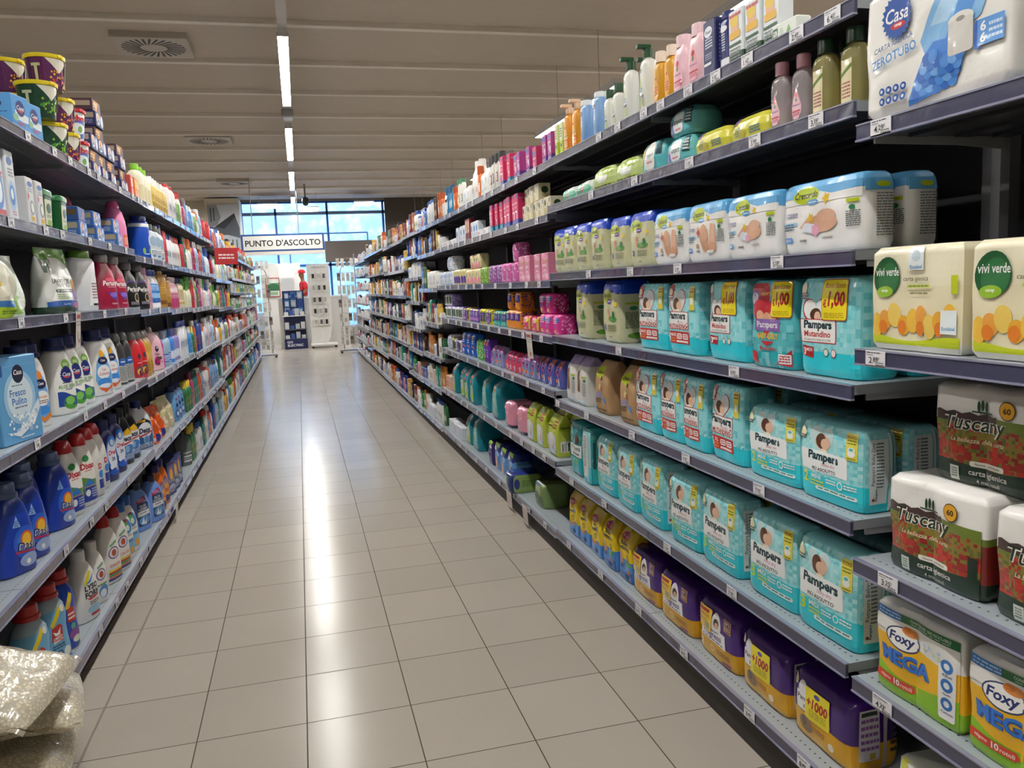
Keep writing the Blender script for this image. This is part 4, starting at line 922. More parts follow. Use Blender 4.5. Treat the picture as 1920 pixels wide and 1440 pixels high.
bottle('orange_pump', 'shampoo_bottle', 'baby bath', 'orange baby bath bottle with clear pump', .085, .25, .06, 'e59a2a', 'flask', 2.6, ('f0c9a8', .5, 'pump'), [('P', DROP[0][1], 'f3c06a'), ('C', .5, .74, .1, 'c0392f'), ('T', "Johnson's", .5, .46, .075, .66, '34408a', .01, .25), ('R', .1, .05, .95, .35, 'e8742a'), ('L', .2, .1, .8, .3, 3, 'f6e0c0')], None, (.85, .05, .62))
carton('green_box', 'cream_box', 'baby cream', 'slim lime green cream box', .05, .18, .045, [(.45, 'b9c934'), (1, 'd9e2a0')], [('R', .1, .5, .9, .92, 'dfe8c0'), ('P', [(0, .2), (1, .34), (1, .52), (0, .38)], '4f9a4a'), ('E', .5, .32, .2, .06, '34508a'), ('L', .2, .55, .8, .85, 4, '6f7f3a')])
carton('fissan_box', 'cream_box', 'baby cream', 'navy baby cream box', .085, .19, .06, [(1, '20265c')], [('E', .45, .80, .34, .10, 'e6e8f0'), ('T', 'Fissan', .45, .80, .06, .5, '20265c', .02, .15), ('R', 0, .94, 1, 1, 'b58d3a'), ('L', .2, .5, .8, .7, 4, 'cfd6ee'), ('L', .2, .3, .75, .42, 3, 'a5aed0'), ('R', .1, .2, .7, .25, 'e6e8f0')], [('L', .2, .2, .8, .9, 10, '8f98c0')])
bottle('fissan_tube', 'cream_tube', 'baby cream', 'navy and white cream tube standing on its cap', .075, .19, .045, [(.2, 'e9eaee'), (1, '232a68')], 'tall', 2.6, ('232a68', .9, 'plain'), [('E', .5, .82, .4, .09, 'e6e8f0'), ('L', .3, .2, .7, .7, 7, 'cfd6ee')], None, (.7, .2, .62))
carton('sun_box', 'cream_box', 'baby sun cream', 'white sun cream box with blond child', .088, .17, .05, [(.2, '34523f'), (1, 'dfe4e6')], [('R', 0, .45, 1, .96, 'b9d3e6'), ('E', .45, .68, .28, .18, 'e0b08c'), ('E', .42, .80, .30, .12, 'e3c04a'), ('R', .1, .46, .85, .6, 'e0b03a', .2), ('L', .1, .84, .9, .96, 1, 'c04a5a'), ('R', .05, .33, .9, .38, '2f5a40'), ('L', .1, .08, .85, .3, 4, '7f8a86')])
carton('gum_box', 'toothpaste_box', 'toothpaste', 'long white toothpaste box with green logo', .20, .05, .05, [(1, 'e0e4dc')], [('R', .04, .2, .24, .8, '2f6a4a'), ('T', 'GUM', .14, .5, .36, .16, W_, .04), ('E', .4, .5, .06, .2, 'c3d3c0'), ('P', [(.62, .3), (.7, .7), (.78, .3)], '6fae4a')])
carton('mag_box', 'liner_box', 'liners', 'magenta panty liner box with violet base', .075, .165, .07, [(.25, '5a2f80'), (1, 'b03a8a')], [('E', .5, .86, .38, .07, '3a5aae'), ('T', 'Carefree', .5, .66, .07, .8, W_, .01, .2), ('L', .15, .4, .7, .6, 4, 'e6b8d6'), ('P', [(.62, .3), (.82, .3), (.9, .52), (.7, .5)], 'f0e6ee'), ('L', .1, .06, .85, .18, 2, 'c9a9dd')], [('R', 0, 0, 1, .25, '46256a')])
carton('mag_box_cut', 'liner_box', 'liners', 'deep pink panty liner box with yellow corner', .085, .14, .08, [(1, 'b8245a')], [('R', 0, .82, 1, 1, 'e0b02a'), ('E', .4, .72, .36, .09, '3a5aae'), ('T', 'Carefree', .5, .5, .08, .8, W_, .01, .2), ('L', .15, .12, .7, .35, 4, 'e6a8c0')])
carton('red_box', 'liner_box', 'liners', 'red panty liner box with teal base', .085, .20, .085, [(.22, '147a9a'), (1, 'd0285a')], [('P', [(.1, .82), (.6, .86), (.6, .96), (.1, .94)], '4a5fae'), ('T', 'Carefree', .45, .70, .07, .76, W_, .01, .2), ('L', .15, .44, .7, .6, 3, 'f0b8cc'), ('P', [(.58, .26), (.72, .24), (.86, .42), (.5, .42), (.5, .38), (.68, .36)], 'f0e6ee'), ('L', .1, .05, .9, .16, 3, '9ad0e0')], [('R', 0, 0, 1, .22, '0f5f7a'), ('T', 'Carefree', .5, .86, .06, .8, 'e6b8c8', .01, .2)])
carton('red_box_blue', 'liner_box', 'liners', 'red panty liner box with blue base', .085, .205, .085, [(.18, '3a4a9a'), (1, 'd8346a')], [('P', [(.5, .84), (.95, .86), (.95, .97), (.5, .95)], '4a5fae'), ('T', 'Carefree', .45, .70, .07, .76, W_, .01, .2), ('L', .15, .52, .7, .6, 2, 'f0b8cc'), ('P', [(.64, .16), (.8, .16), (.86, .44), (.2, .44), (.2, .39), (.68, .38)], 'f0e6ee'), ('L', .1, .04, .9, .14, 3, '9aa8e0')], [('R', 0, 0, 1, .18, '2f3a80'), ('T', 'Carefree', .5, .86, .06, .8, 'e6b8c8', .01, .2)])
carton('eco_box', 'pad_box', 'pads', 'cream and pink pad box', .115, .105, .08, [(1, 'd9cfae')], [('P', [(.55, 0), (1, 0), (1, 1), (.78, 1)], 'e0849c'), ('E', .2, .7, .11, .17, '26402a'), ('L', .06, .06, .45, .4, 3, 'b5a83a'), ('E', .55, .4, .07, .16, 'f2eee6'), ('E', .6, .55, .03, .14, '4f5f3a'), ('R', .78, .7, .92, .95, '7a7ab0')], [('R', 0, 0, .06, 1, 'e0849c'), ('E', .5, .62, .28, .2, '26402a'), ('L', .25, .2, .75, .4, 2, '9a8f4a')])
carton('int_box', 'pad_box', 'pads', 'pink and blue cotton pad box', .135, .165, .10, [(1, 'd7819f')], [('R', 0, .25, 1, .80, '4a5fc4'), ('E', .5, .16, .56, .22, 'e6a9bf'), ('E', .5, .12, .56, .22, 'd98aa8'), ('E', .62, .98, .56, .22, 'e6a9bf'), ('E', .62, 1.0, .5, .18, 'd98aa8'), ('T', 'intervallo', .48, .57, .13, .6, W_, .015), ('T', 'Cotone', .5, .38, .09, .4, W_, .012), ('L', .15, .1, .35, .2, 2, W_), ('L', .6, .1, .92, .22, 2, W_), ('R', .25, .68, .75, .76, 'c9a06a')], [('L', .5, .3, .7, .7, 3, '8a4a68')])
def softp(key, kind, desc, w, h, d, c, pat, cat='hygiene', n=4, dens=.35, front=None):
    pack(key, kind, cat, desc, w, h, d, [(1, c)], front if front else [('Q', .04, .06, .96, .94, 17, 14, dens, pat, len(key))], [('Q', .04, .06, .96, .94, 13, 12, dens*.8, pat, len(key)+2)], prof=lambda a, b, e: brick(a, b, e, 1.3), n=n, amp=.0022)
PADF = lambda c1, c2, acc: [('L', .1, .55, .8, .85, 3, c1), ('L', .2, .1, .6, .25, 2, c2), ('E', .78, .75, .15, .13, acc), ('R', .1, .35, .35, .5, acc)]
softp('pad_pink', 'pad_pack', 'bright pink pack of sanitary pads', .12, .125, .13, 'd8348e', ['e86ab0', 'f0b0d4'], front=PADF('f6d6e8', 'f2e65a', '4a78c8'))
softp('pad_fuchsia', 'pad_pack', 'fuchsia pads pack with yellow wrapper edge', .14, .10, .13, 'd9407a', ['e86a9a'], front=PADF('f6d6e0', 'f2e65a', 'e6c33a')+[('R', .9, 0, 1, 1, 'd6c43a')])
softp('pad_orange', 'pad_pack', 'orange and purple pack of sanitary pads', .10, .13, .13, 'e08a2a', ['5a3a8a'], front=[('R', 0, .45, 1, .85, '4a2f80'), ('C', .35, .28, .22, 'f0a44a'), ('C', .35, .28, .15, 'd9742a'), ('L', .15, .55, .8, .78, 3, 'c9b6e0'), ('E', .5, .92, .2, .04, 'f0dc8a')])
softp('pad_teal', 'pad_pack', 'teal and purple pack of sanitary pads', .065, .115, .12, '2f9a94', ['5a3a8a'], front=[('R', 0, .38, 1, .82, '4a2f80'), ('L', .15, .5, .85, .75, 3, 'a9cfe0'), ('E', .5, .9, .3, .05, 'd9dc6a'), ('E', .4, .22, .3, .1, '5fc0b4')])
softp('pad_purple', 'pad_pack', 'purple and lilac pack of sanitary pads', .058, .115, .12, '6a4a9a', ['b58fd0'], front=[('R', 0, .1, 1, .45, '9a6ac0'), ('L', .1, .5, .9, .8, 3, 'c9c2ea'), ('L', .1, .15, .9, .3, 1, 'e69ac8'), ('E', .5, .92, .3, .05, 'e6dc7a')])
softp('pad_yellow', 'pad_pack', 'dark pads pack in a yellow carrier frame', .075, .12, .12, 'd9c928', ['4a2f80'], front=[('R', .28, .12, 1, .86, '3f5a3a'), ('R', .36, .2, .9, .78, '4a3f7a'), ('L', .4, .3, .85, .7, 3, 'b5a0d0')])
softp('pad_lilac', 'pad_pack', 'lilac pads pack with white and green side', .085, .12, .13, '9a86c8', ['d9d2ee'], front=[('R', .5, .05, 1, .95, 'd9dcd2'), ('R', .62, .2, .9, .8, '3f5a3a'), ('L', .06, .3, .45, .8, 4, '4a3a80')])
softp('foil_pink', 'pad_pack', 'shiny pink foil pack of liners', .095, .135, .12, 'd46aae', ['f0b8de', 'b84a92', 'f6dcee'], dens=.3)
softp('foil_violet', 'pad_pack', 'shiny violet foil pack of liners', .10, .135, .12, '9a5a9e', ['c99ad0', '7a3a80', 'e6d0ea'], dens=.3)
softp('foil_green', 'pad_pack', 'shiny green foil pack of liners', .085, .13, .12, '7fae3a', ['b5d87a', '5a8a24', 'e0eec0'], dens=.3)
softp('foil_navy', 'pad_pack', 'dark navy foil bag of liners', .12, .12, .13, '1f1f3f', ['34345a'], dens=.15)
softp('cotton_blue', 'cotton_wool_bag', 'white cotton wool bag with blue pattern', .22, .14, .16, 'dfe4ea', ['5f8ac0', '9ab8dc', 'f2f4f6'], dens=.3)
softp('beige_bag', 'tissue_pack', 'cream pack with pink corner and dark emblem', .11, .125, .10, 'd9cd9c', ['e0d8ae'], dens=.1, front=[('P', [(.5, 0), (1, 0), (1, .45), (.4, .4)], 'e6829a'), ('E', .25, .62, .12, .12, '2f4a34'), ('E', .55, .5, .14, .2, 'eee6d0')])
softp('yellow_violet', 'tissue_pack', 'cream pack with violet stripes', .075, .14, .10, 'd9cf9a', ['d9cf9a'], dens=.1, front=[('P', [(0, .1), (1, .1), (1, .5), (.6, .62), (.2, .4)], '5a3a90'), ('E', .4, .75, .2, .12, 'b8a84a')])
def nuvenia(key, desc, c, c2, zc, w=.085, h=.165, kind='pad_pack'):
    pack(key, kind, 'hygiene', desc, w, h, .11, [(1, c)], [('R', 0, .72, 1, 1, c2), ('P', [(.5, .40), (.92, .68), (.5, .98), (.08, .68)], zc), ('P', [(.5, .47), (.84, .68), (.5, .93), (.16, .68)], '22285c'), ('L', .28, .64, .72, .72, 1, 'dfe4f4'), ('R', .12, .2, .5, .34, zc if zc != 'd83a9a' else 'e0702a', .2), ('E', .72, .24, .09, .16, 'e9dfe2'), ('L', .12, .06, .5, .14, 2, 'c9cfe8')], prof=gusset, n=6, amp=.002)
nuvenia('nuv_violet', 'violet pads pouch with pink diamond', '5a5fae', 'b8642a', 'd83a9a')
nuvenia('nuv_lilac', 'lilac pads pouch with fuchsia flash', '8a94c8', 'c84a9a', 'd83a9a', .09, .155)
nuvenia('nuv_pink', 'salmon pink pads pouch with dark diamond', 'd84a6a', 'd8347e', 'c02a6a', .09, .14)
softp('teal_wing', 'pad_pack', 'blue pads bag with orange writing', .15, .205, .12, '1f5fc0', ['3a84dc'], dens=.1, front=[('E', .0, .5, .22, .4, 'c9d8ea'), ('P', [(.3, .8), (.8, .76), (.8, .86), (.3, .92)], 'e0702a'), ('L', .3, .55, .8, .75, 2, 'dfe8f4'), ('P', [(.2, .45), (.9, .36), (.9, .41), (.2, .52)], 'e0602a'), ('E', .5, .2, .18, .1, 'e6eef6')])
softp('green_bag', 'pad_pack', 'green and white bag of pads', .12, .17, .12, '4fae3a', ['8fd07a', 'e6f0dc'], dens=.35)
softp('purple_slim', 'pad_pack', 'slim purple pads pouch with orange corner', .07, .19, .10, '6a3aa8', ['8a5ac8'], dens=.1, front=[('P', [(.1, .8), (.7, .74), (.6, .92), (.1, .95)], 'e0702a'), ('L', .2, .2, .8, .6, 4, 'b58fe0'), ('P', [(.1, .3), (.7, .22), (.7, .3), (.1, .38)], 'e0702a')])
pack('lines_teal', 'incontinence_pad_pack', 'hygiene', 'tall teal incontinence pad pack with lime picture', .19, .31, .22, [(1, '118a9c')], [('P', [(.1, .55), (.5, .50), (.75, .8), (.9, .45), (.9, .1), (.1, .1)], '4fae9f'), ('R', .2, .06, .85, .34, 'a9cf2c', .05), ('E', .5, .40, .17, .16, 'e0ded6'), ('P', [(.4, .45), (.55, .52), (.62, .3), (.48, .24)], 'c9c6be'), ('R', .3, .74, .6, .84, 'e0702a', .1), ('C', .28, .64, .07, 'd86a5a'), ('P', [(.05, .5), (.2, .56), (.5, .46), (.44, .42)], '8fc03a')], [('L', .1, .1, .3, .5, 6, '0c6a78')], prof=gusset, n=8, amp=.002)
pack('lines_teal_pale', 'incontinence_pad_pack', 'hygiene', 'tall teal incontinence pack with pale brush shape', .19, .315, .24, [(1, '128698')], [('P', [(0, .1), (0, .8), (.5, .92), (.9, .5), (1, .1)], '62b3b0'), ('P', [(.05, .52), (.4, .5), (.7, .72), (.9, .3), (.8, .28), (.6, .6), (.3, .4)], '9fd0c4'), ('P', [(.46, .14), (.58, .14), (.6, .5), (.52, .66), (.44, .48)], 'c9dcc0'), ('P', [(.1, .76), (.6, .68), (.6, .74), (.1, .84)], 'd9824a'), ('C', .15, .62, .07, 'd86a5a')], prof=gusset, n=8, amp=.002)
pack('tena_blue', 'incontinence_pad_pack', 'hygiene', 'blue incontinence pants pack showing legs', .17, .225, .16, [(.72, '5f9adc'), (1, '24388a')], [('R', 0, .70, 1, 1, '24388a'), ('P', [(.2, .93), (.9, .86), (.9, 1), (.3, 1)], '9ac832'), ('E', .3, .8, .16, .08, 'e6eaf2'), ('P', [(.25, .05), (.5, .05), (.55, .55), (.35, .5)], 'd8a684'), ('E', .65, .62, .25, .1, '7fb4ea'), ('L', .6, .1, .9, .4, 4, '2a4a9a')], [('R', .1, .1, .9, .62, '7fb0ea'), ('C', .8, .7, .08, '24388a')])
pack('tena_purple', 'incontinence_pad_pack', 'hygiene', 'dark purple incontinence pad pack with green corner', .13, .20, .13, [(1, '34246a')], [('P', [(.0, .86), (.9, .90), (.9, 1), (.0, 1)], '8fc032'), ('E', .62, .78, .28, .08, 'e0dcea'), ('L', .15, .5, .7, .6, 1, '8f86c0'), ('L', .15, .2, .7, .38, 2, '8f86c0')])
pack('tena_flat', 'incontinence_pad_pack', 'hygiene', 'navy and green incontinence pack lying across', .2, .135, .24, [(1, '2a3a8a')], [('R', .3, .15, .75, .85, '8fd02a'), ('R', .48, .25, .75, .85, '24408a'), ('R', .2, 0, .25, 1, 'dfe4f0'), ('R', .80, 0, 1, 1, '1f2f78')], [('R', 0, 0, 1, 1, '8fae5f'), ('E', .12, .5, .1, .3, '24388a'), ('L', .3, .3, .9, .7, 5, '4f7a3f')])
pack('tena_green', 'incontinence_pad_pack', 'hygiene', 'olive green wrapped incontinence pack', .2, .165, .2, [(1, '7f9a5f')], [('R', .3, .6, .8, .95, 'a9b88f'), ('E', .4, .4, .2, .25, '4f6a44'), ('L', .6, .1, .95, .5, 5, '3f4f3a'), ('R', .2, .9, .8, 1, '2a3a8a')])

# ---------------------------------------------------------------- laundry side
NAVY, DASH = '1c2154', '1d3fae'
FLAME = lambda cx, cy, r: [('E', cx, cy, r*1.2, r*.55, '3a74d8'), ('E', cx, cy, r*.75, r*.62, 'e0602a'), ('E', cx, cy-.01, r*.55, r*.5, 'f2c23a')]
bottle('dash', 'detergent_bottle', 'laundry detergent', 'royal blue detergent bottle with flame label', .18, .345, .115, [(.66, DASH), (1, '1b3690')], 'slant', 3, ('4a5a80', .5, 'ring'),
       [('P', [(.28, .78), (.42, .98), (.52, .76)], '8fb8e6'), ('L', .34, .78, .46, .9, 3, '3a5fb0'), ('E', .62, .46, .36, .30, '2f62d0')]+FLAME(.64, .52, .24)+[('T', 'Dash', .64, .40, .16, .62, W_, .05, .25), ('T', 'Dash', .64, .40, .16, .6, '181c44', .015, .25), ('E', .66, .13, .28, .12, '9ab0dc'), ('P', [(.3, .3), (.95, .24), (.95, .27), (.3, .34)], 'c02a4a'), ('C', .62, .1, .06, W_)], None, (.94, .06, .6))
bottle('dixan', 'detergent_bottle', 'laundry detergent', 'white detergent bottle with red cap and red lettering', .155, .36, .105, 'e3e1dc', 'slant', 3, ('b5282c', .55, 'taper'),
       [('E', .5, .50, .46, .50, 'f2f0ea'), ('E', .42, .92, .22, .07, '2f8a4a'), ('T', 'Dixan', .5, .76, .13, .88, 'c4242c', .04), ('L', .3, .64, .7, .68, 1, 'd87a7a'), ('W', .04, .96, .18, .50, .05, .6, 1.6, '5f8f4a'), ('P', [(.06, .3), (.5, .5), (.8, .34), (.5, .3)], '2f7ad0'), ('R', .06, .02, .94, .32, '26409a', .2), ('E', .35, .2, .13, .07, 'e6eaf4'), ('L', .55, .08, .88, .28, 4, 'b8c4ec'), ('R', .06, .32, .94, .34, 'c9905a')], None, (.84, .05, .66))
bottle('dixan_plain', 'detergent_bottle', 'laundry detergent', 'white red-capped detergent bottle, label turned away', .155, .36, .105, 'e3e1dc', 'slant', 3, ('b5282c', .55, 'taper'), [('R', .55, .1, .98, .8, 'dcdde0', .3), ('T', 'D', .75, .62, .14, .3, 'c4242c', .04), ('R', .6, .08, .96, .3, '26409a', .1), ('E', .78, .42, .16, .1, '3f86d0')], None, (.9, .06, .6))
bottle('dreft', 'detergent_bottle', 'laundry detergent', 'dark navy detergent bottle with round label', .17, .345, .10, [(1, '23286c')], 'wave', 2.6, ('2a2f5c', .45, 'plain'), [('E', .6, .52, .38, .44, '2f6ad0'), ('E', .6, .54, .32, .36, 'dfe6f2'), ('T', 'Dreft', .62, .55, .11, .7, 'c8283a', .03, .2), ('E', .6, .80, .2, .12, '4a88d8'), ('C', .6, .78, .11, 'c4ccd8'), ('T', '24', .6, .40, .09, .3, '24347a', .04), ('C', .45, .22, .10, 'e6eaf2'), ('C', .72, .16, .07, 'd8e0ee'), ('E', .6, .1, .3, .08, '2f5fc8')], None, (.94, .08, .70))
bottle('deox_black', 'detergent_bottle', 'laundry detergent', 'black detergent bottle with blue and white label', .16, .35, .105, '17171a', 'deterg', 3, ('1f1f24', .4, 'plain'), [('P', [(.02, .88), (.7, 1), (.98, .8), (.98, .7), (.02, .78)], 'e6b41e'), ('R', .02, .05, .98, .80, 'e9edf2', .1), ('T', 'Deox', .46, .70, .17, .9, '17233f', .05, .15), ('P', [(.05, .56), (.95, .62), (.95, .58), (.05, .5)], 'c8404a'), ('E', .5, .38, .45, .13, '3f82c8'), ('C', .4, .38, .17, '8fb8e0'), ('R', .02, .04, .98, .26, '2a5a9a'), ('L', .1, .07, .9, .24, 4, 'dfe8f2')], None, (.82, .05, .58))
bottle('deox_white', 'detergent_bottle', 'laundry detergent', 'big grey-white detergent bottle with blue label', .24, .355, .12, 'd3dae4', 'deterg', 3.2, ('24306a', .34, 'plain'), [('P', [(.02, .86), (.5, .98), (.98, .84), (.98, .74), (.02, .78)], '2a2c34'), ('R', .1, .86, .6, .92, 'e6b41e'), ('R', .02, .03, .98, .80, '2a5a9a', .1), ('E', .5, .6, .44, .24, 'e6eaf0'), ('T', 'Deox', .48, .60, .17, .86, '1a2340', .05, .15), ('P', [(.05, .46), (.9, .54), (.9, .5), (.05, .4)], 'c8404a'), ('C', .5, .30, .18, '8fb8e0'), ('C', .5, .30, .12, '5a90cc'), ('L', .1, .06, .9, .2, 4, 'dfe8f2')], None, (.72, .06, .62))
pack('soflan_bag', 'refill_pouch', 'laundry refills', 'crumpled orange refill pouch', .23, .25, .14, [(1, 'e35a1e')], [('Q', .05, .1, .95, .95, 6, 7, .3, ['f08a4a', 'c9461a', 'f2a878'], 7), ('R', .55, .05, .9, .26, '24348a', .1), ('T', '3 L', .4, .14, .12, .3, W_, .05), ('P', [(.1, .5), (.4, .55), (.3, .62)], 'f2e0d6')], prof=doypack, n=3.4, amp=.010)
pack('cream_bag', 'refill_pouch', 'laundry refills', 'clear refill pouch with cream petals', .21, .26, .14, [(1, 'd3caa6')], [('P', [(.1, .95), (.4, .8), (.7, .95), (.5, 1)], '9ab83a')]+[('E', .15+.13*(i % 6), .2+.11*(i//6)+.03*(i % 2), .09, .045, ['ece2c4', 'd9c9a0', 'e6d3b0', 'cdb88e'][i % 4]) for i in range(30)]+[('E', .3, .6, .06, .03, 'b8c85a'), ('E', .62, .5, .06, .03, 'b8c85a'), ('E', .7, .2, .14, .05, 'd8a878')], prof=doypack, n=3.4, amp=.009)
CASAB = lambda cx, cy, r, fs=1: [('B', cx, cy, r, 20, .86, '1d2f78'), ('T', 'Casa', cx, cy+.012*fs, .075*fs, r*1.5, W_, .012, .25), ('E', cx+.01, cy-.045*fs, r*.5, .018*fs, 'd8404a')]
bottle('casa_aloe', 'detergent_bottle', 'laundry detergent', 'white detergent bottle with aloe vera label', .165, .355, .11, 'e6e6e3', 'slant', 3, ('1c2450', .62, 'ring'),
       [('E', .5, .5, .5, .5, 'eff0ec'), ('E', .55, .90, .24, .10, '7fae4a'), ('L', .42, .87, .68, .93, 2, 'e6f0dc')]+CASAB(.52, .70, .30)+[('L', .3, .53, .75, .57, 1, '3a4a6a'), ('T', 'ALOE VERA', .52, .48, .07, .8, '5f9a3a', .02), ('L', .4, .40, .7, .44, 2, '3a4a6a'), ('W', .08, .94, .1, .33, .06, .6, 1.2, '26489a'), ('E', .6, .16, .34, .13, '4f9a3f'), ('E', .55, .2, .2, .08, '7fc05a')], None, (.86, .04, .68))
bottle('casa_color', 'detergent_bottle', 'laundry detergent', 'white detergent bottle with blue drop label', .2, .36, .115, 'e6e6e3', 'slant', 3, ('1c2450', .58, 'ring'),
       [('P', [(.45, 1), (.62, .92), (.9, .42), (.88, .2), (.6, .02), (.3, .06), (.12, .3), (.2, .7)], '6fb0e8'), ('C', .47, .90, .13, 'e0a42a'), ('E', .5, .48, .3, .16, 'e9eef4'), ('E', .5, .74, .24, .09, '1d2450'), ('T', 'Casa', .5, .75, .055, .4, W_, .015, .2), ('T', 'Capi', .5, .53, .07, .4, 'd9843a', .015), ('T', 'Colorati', .52, .44, .07, .5, 'c8443a', .015), ('E', .5, .24, .32, .10, '3f8ad8'), ('E', .52, .16, .30, .05, 'd8e6f2'), ('P', [(.2, .12), (.5, .0), (.86, .12), (.88, .2), (.6, .08), (.3, .14)], 'd8602a')], None, (.86, .04, .66))
bottle('casa_marsiglia', 'detergent_bottle', 'laundry detergent', 'white detergent bottle with orange swirl label', .14, .35, .10, 'e6e6e3', 'slant', 3, ('1c2450', .66, 'ring'),
       [('P', [(.4, 1), (.7, .86), (.95, .4), (.9, .1), (.5, .0), (.1, .2), (.15, .7)], '6aa8e4'), ('C', .5, .88, .16, 'e08a3a'), ('E', .52, .72, .3, .09, '1d2450'), ('T', 'Casa', .52, .73, .055, .5, W_, .015, .2), ('E', .52, .46, .36, .14, 'eceef0'), ('T', 'Marsiglia', .55, .48, .06, .66, 'e08a3a', .02), ('L', .3, .36, .8, .43, 2, '6a4a3a'), ('E', .5, .24, .36, .08, '3f8ad8'), ('P', [(.1, .16), (.5, .02), (.92, .1), (.9, .2), (.5, .1), (.15, .24)], 'd8843a')], None, (.86, .04, .66))
carton('fresco_box', 'washing_powder_box', 'washing powder', 'tall light blue washing powder box with swirl', .265, .325, .12, [(1, '5f9fd0')], [('R', 0, 0, 1, .20, '3f78c0'), ('E', .5, .52, .40, .32, '9cc4e2'), ('E', .5, .52, .32, .26, 'cfdfe8'), ('E', .5, .80, .14, .11, '1f2540'), ('T', 'Casa', .5, .82, .06, .2, W_, .01, .25), ('L', .32, .655, .6, .675, 1, '4a5a78'), ('T', 'Fresco', .45, .58, .085, .4, '3f78c0', .015), ('T', 'Pulito', .47, .48, .085, .38, '3f78c0', .015), ('L', .34, .39, .66, .42, 1, '5a6a88'), ('P', [(.08, .14), (.3, .12), (.6, .22), (.95, .46), (.98, .36), (.8, .18), (.4, .06)], 'd9e2ea'), ('Q', .15, .1, .9, .34, 18, 8, .3, ['f2f4f6', '9fc0de'], 3), ('R', 0, .9, 1, .905, '86b4dc'), ('P', [(0, .78), (.12, .8), (.12, .92), (0, .94)], '24529a'), ('L', .4, .03, .75, .06, 1, 'dfe8f2')])
bottle('perlana_red', 'detergent_bottle', 'laundry detergent', 'dark red detergent bottle with white script', .2, .315, .10, 'a81f44', 'cone', 2.6, ('8f8a8a', .5, 'plain'), [('T', 'Perlana', .56, .68, .15, .9, W_, .02, .1), ('E', .6, .78, .3, .06, 'd8526a'), ('L', .4, .54, .85, .59, 1, 'e6a0b0'), ('P', [(.35, .42), (.95, .4), (.75, .18), (.6, .2)], '5a3aa0'), ('E', .66, .34, .2, .07, '8a6ac8'), ('L', .5, .05, .85, .1, 2, 'e6b8c0')], None, (.9, .05, .62))
bottle('perlana_black', 'detergent_bottle', 'laundry detergent', 'black detergent bottle with violet arc', .19, .315, .10, '1d1d20', 'cone', 2.6, ('77757a', .5, 'plain'), [('E', .52, .74, .42, .13, '6a4ab0'), ('E', .54, .72, .40, .12, '1d1d20'), ('T', 'Perlana', .56, .60, .14, .92, W_, .02, .1), ('L', .4, .49, .8, .53, 1, 'c9c6d0'), ('C', .72, .33, .17, 'd3c08a'), ('C', .72, .33, .13, '1d1d20'), ('L', .3, .1, .85, .2, 3, 'a9a6b0')], None, (.9, .05, .66))
bottle('white_slim', 'detergent_bottle', 'laundry detergent', 'plain white detergent bottle with green cap', .17, .315, .11, 'e0e2e6', 'tall', 2.8, ('5f8a2c', .7, 'plain'), [('P', [(.4, .05), (.96, .05), (.96, .7), (.7, .95)], 'eef0f2'), ('L', .6, .2, .95, .6, 6, '8a5a6a'), ('R', .6, .05, .95, .1, '2a2a2a')], None, (.9, .05, .7))
bottle('pink_wool', 'softener_bottle', 'laundry detergent', 'pale pink wool wash bottle', .15, .30, .1, 'd9a8b4', 'slant', 2.8, ('c48f9c', .5, 'plain'), [('T', 'Fior', .6, .5, .1, .6, '9a5a8a', .02), ('L', .3, .2, .9, .4, 3, 'b07a94')], None, (.85, .05, .6))
bottle('wb_blue', 'detergent_bottle', 'laundry detergent', 'white detergent bottle with blue panel and blue cap', .15, .29, .10, 'e9eaec', 'slant', 2.8, ('24408f', .55, 'plain'), [('R', .06, .1, .94, .9, '2f84d0', .2), ('L', .2, .6, .8, .85, 4, 'd3e6f6'), ('R', .06, .3, .94, .5, '8fc0ea'), ('R', .1, .1, .9, .28, '1f5fae')], None, (.8, .08, .62))
bottle('gold_bottle', 'softener_bottle', 'fabric softener', 'translucent golden softener bottle', .15, .29, .11, 'b98a3a', 'tall', 2.6, ('8a6426', .6, 'plain'), [('R', .05, .0, .95, .16, '7a4a1a'), ('L', .2, .4, .8, .7, 4, 'd9b06a')], None, (.9, .08, .7))
bottle('pink_clear', 'softener_bottle', 'fabric softener', 'clear pink softener bottle with white label', .125, .275, .09, 'c25a88', 'cone', 2.6, ('d9c6cc', .5, 'plain'), [('R', .1, .62, .9, .9, 'e0a9bc', .1), ('T', 'BD', .5, .76, .14, .5, W_, .05), ('R', 0, 0, 1, .35, 'b8326e'), ('L', .1, .4, .9, .55, 2, 'e6b8cc')], None, (.86, .06, .7))
bottle('ivory_bottle', 'softener_bottle', 'fabric softener', 'ivory softener bottle with gold label', .115, .27, .085, 'ded3b0', 'wave', 2.6, ('24306a', .5, 'plain'), [('L', .2, .3, .8, .8, 7, 'b39a5a'), ('R', .2, .1, .8, .2, 'c0a25a')], None, (.84, .06, .7))
bottle('blk_slim', 'softener_bottle', 'laundry detergent', 'dark grey detergent bottle with white label', .115, .315, .09, '3a3a3c', 'slant', 2.6, ('6f6f72', .55, 'taper'), [('R', 0, 0, 1, .5, 'b8b8b6'), ('L', .1, .04, .9, .46, 9, '5a5a5c'), ('E', .5, .60, .34, .12, '2f62b0'), ('L', .3, .57, .7, .64, 1, 'dfe6f0')], None, (.86, .04, .66))
bottle('red_softener', 'softener_bottle', 'fabric softener', 'bright red softener bottle with grey cap', .15, .325, .10, 'd02a30', 'slant', 2.6, ('7d7d80', .5, 'taper'), [('C', .62, .68, .15, '8a2a3a'), ('C', .62, .68, .11, '3a3f5a'), ('L', .4, .44, .85, .5, 1, 'f0b8b0'), ('E', .55, .22, .3, .14, '3a5a6a'), ('E', .5, .2, .2, .1, 'e0b03a'), ('E', .65, .16, .2, .1, '7a2a4a')], None, (.88, .05, .66))
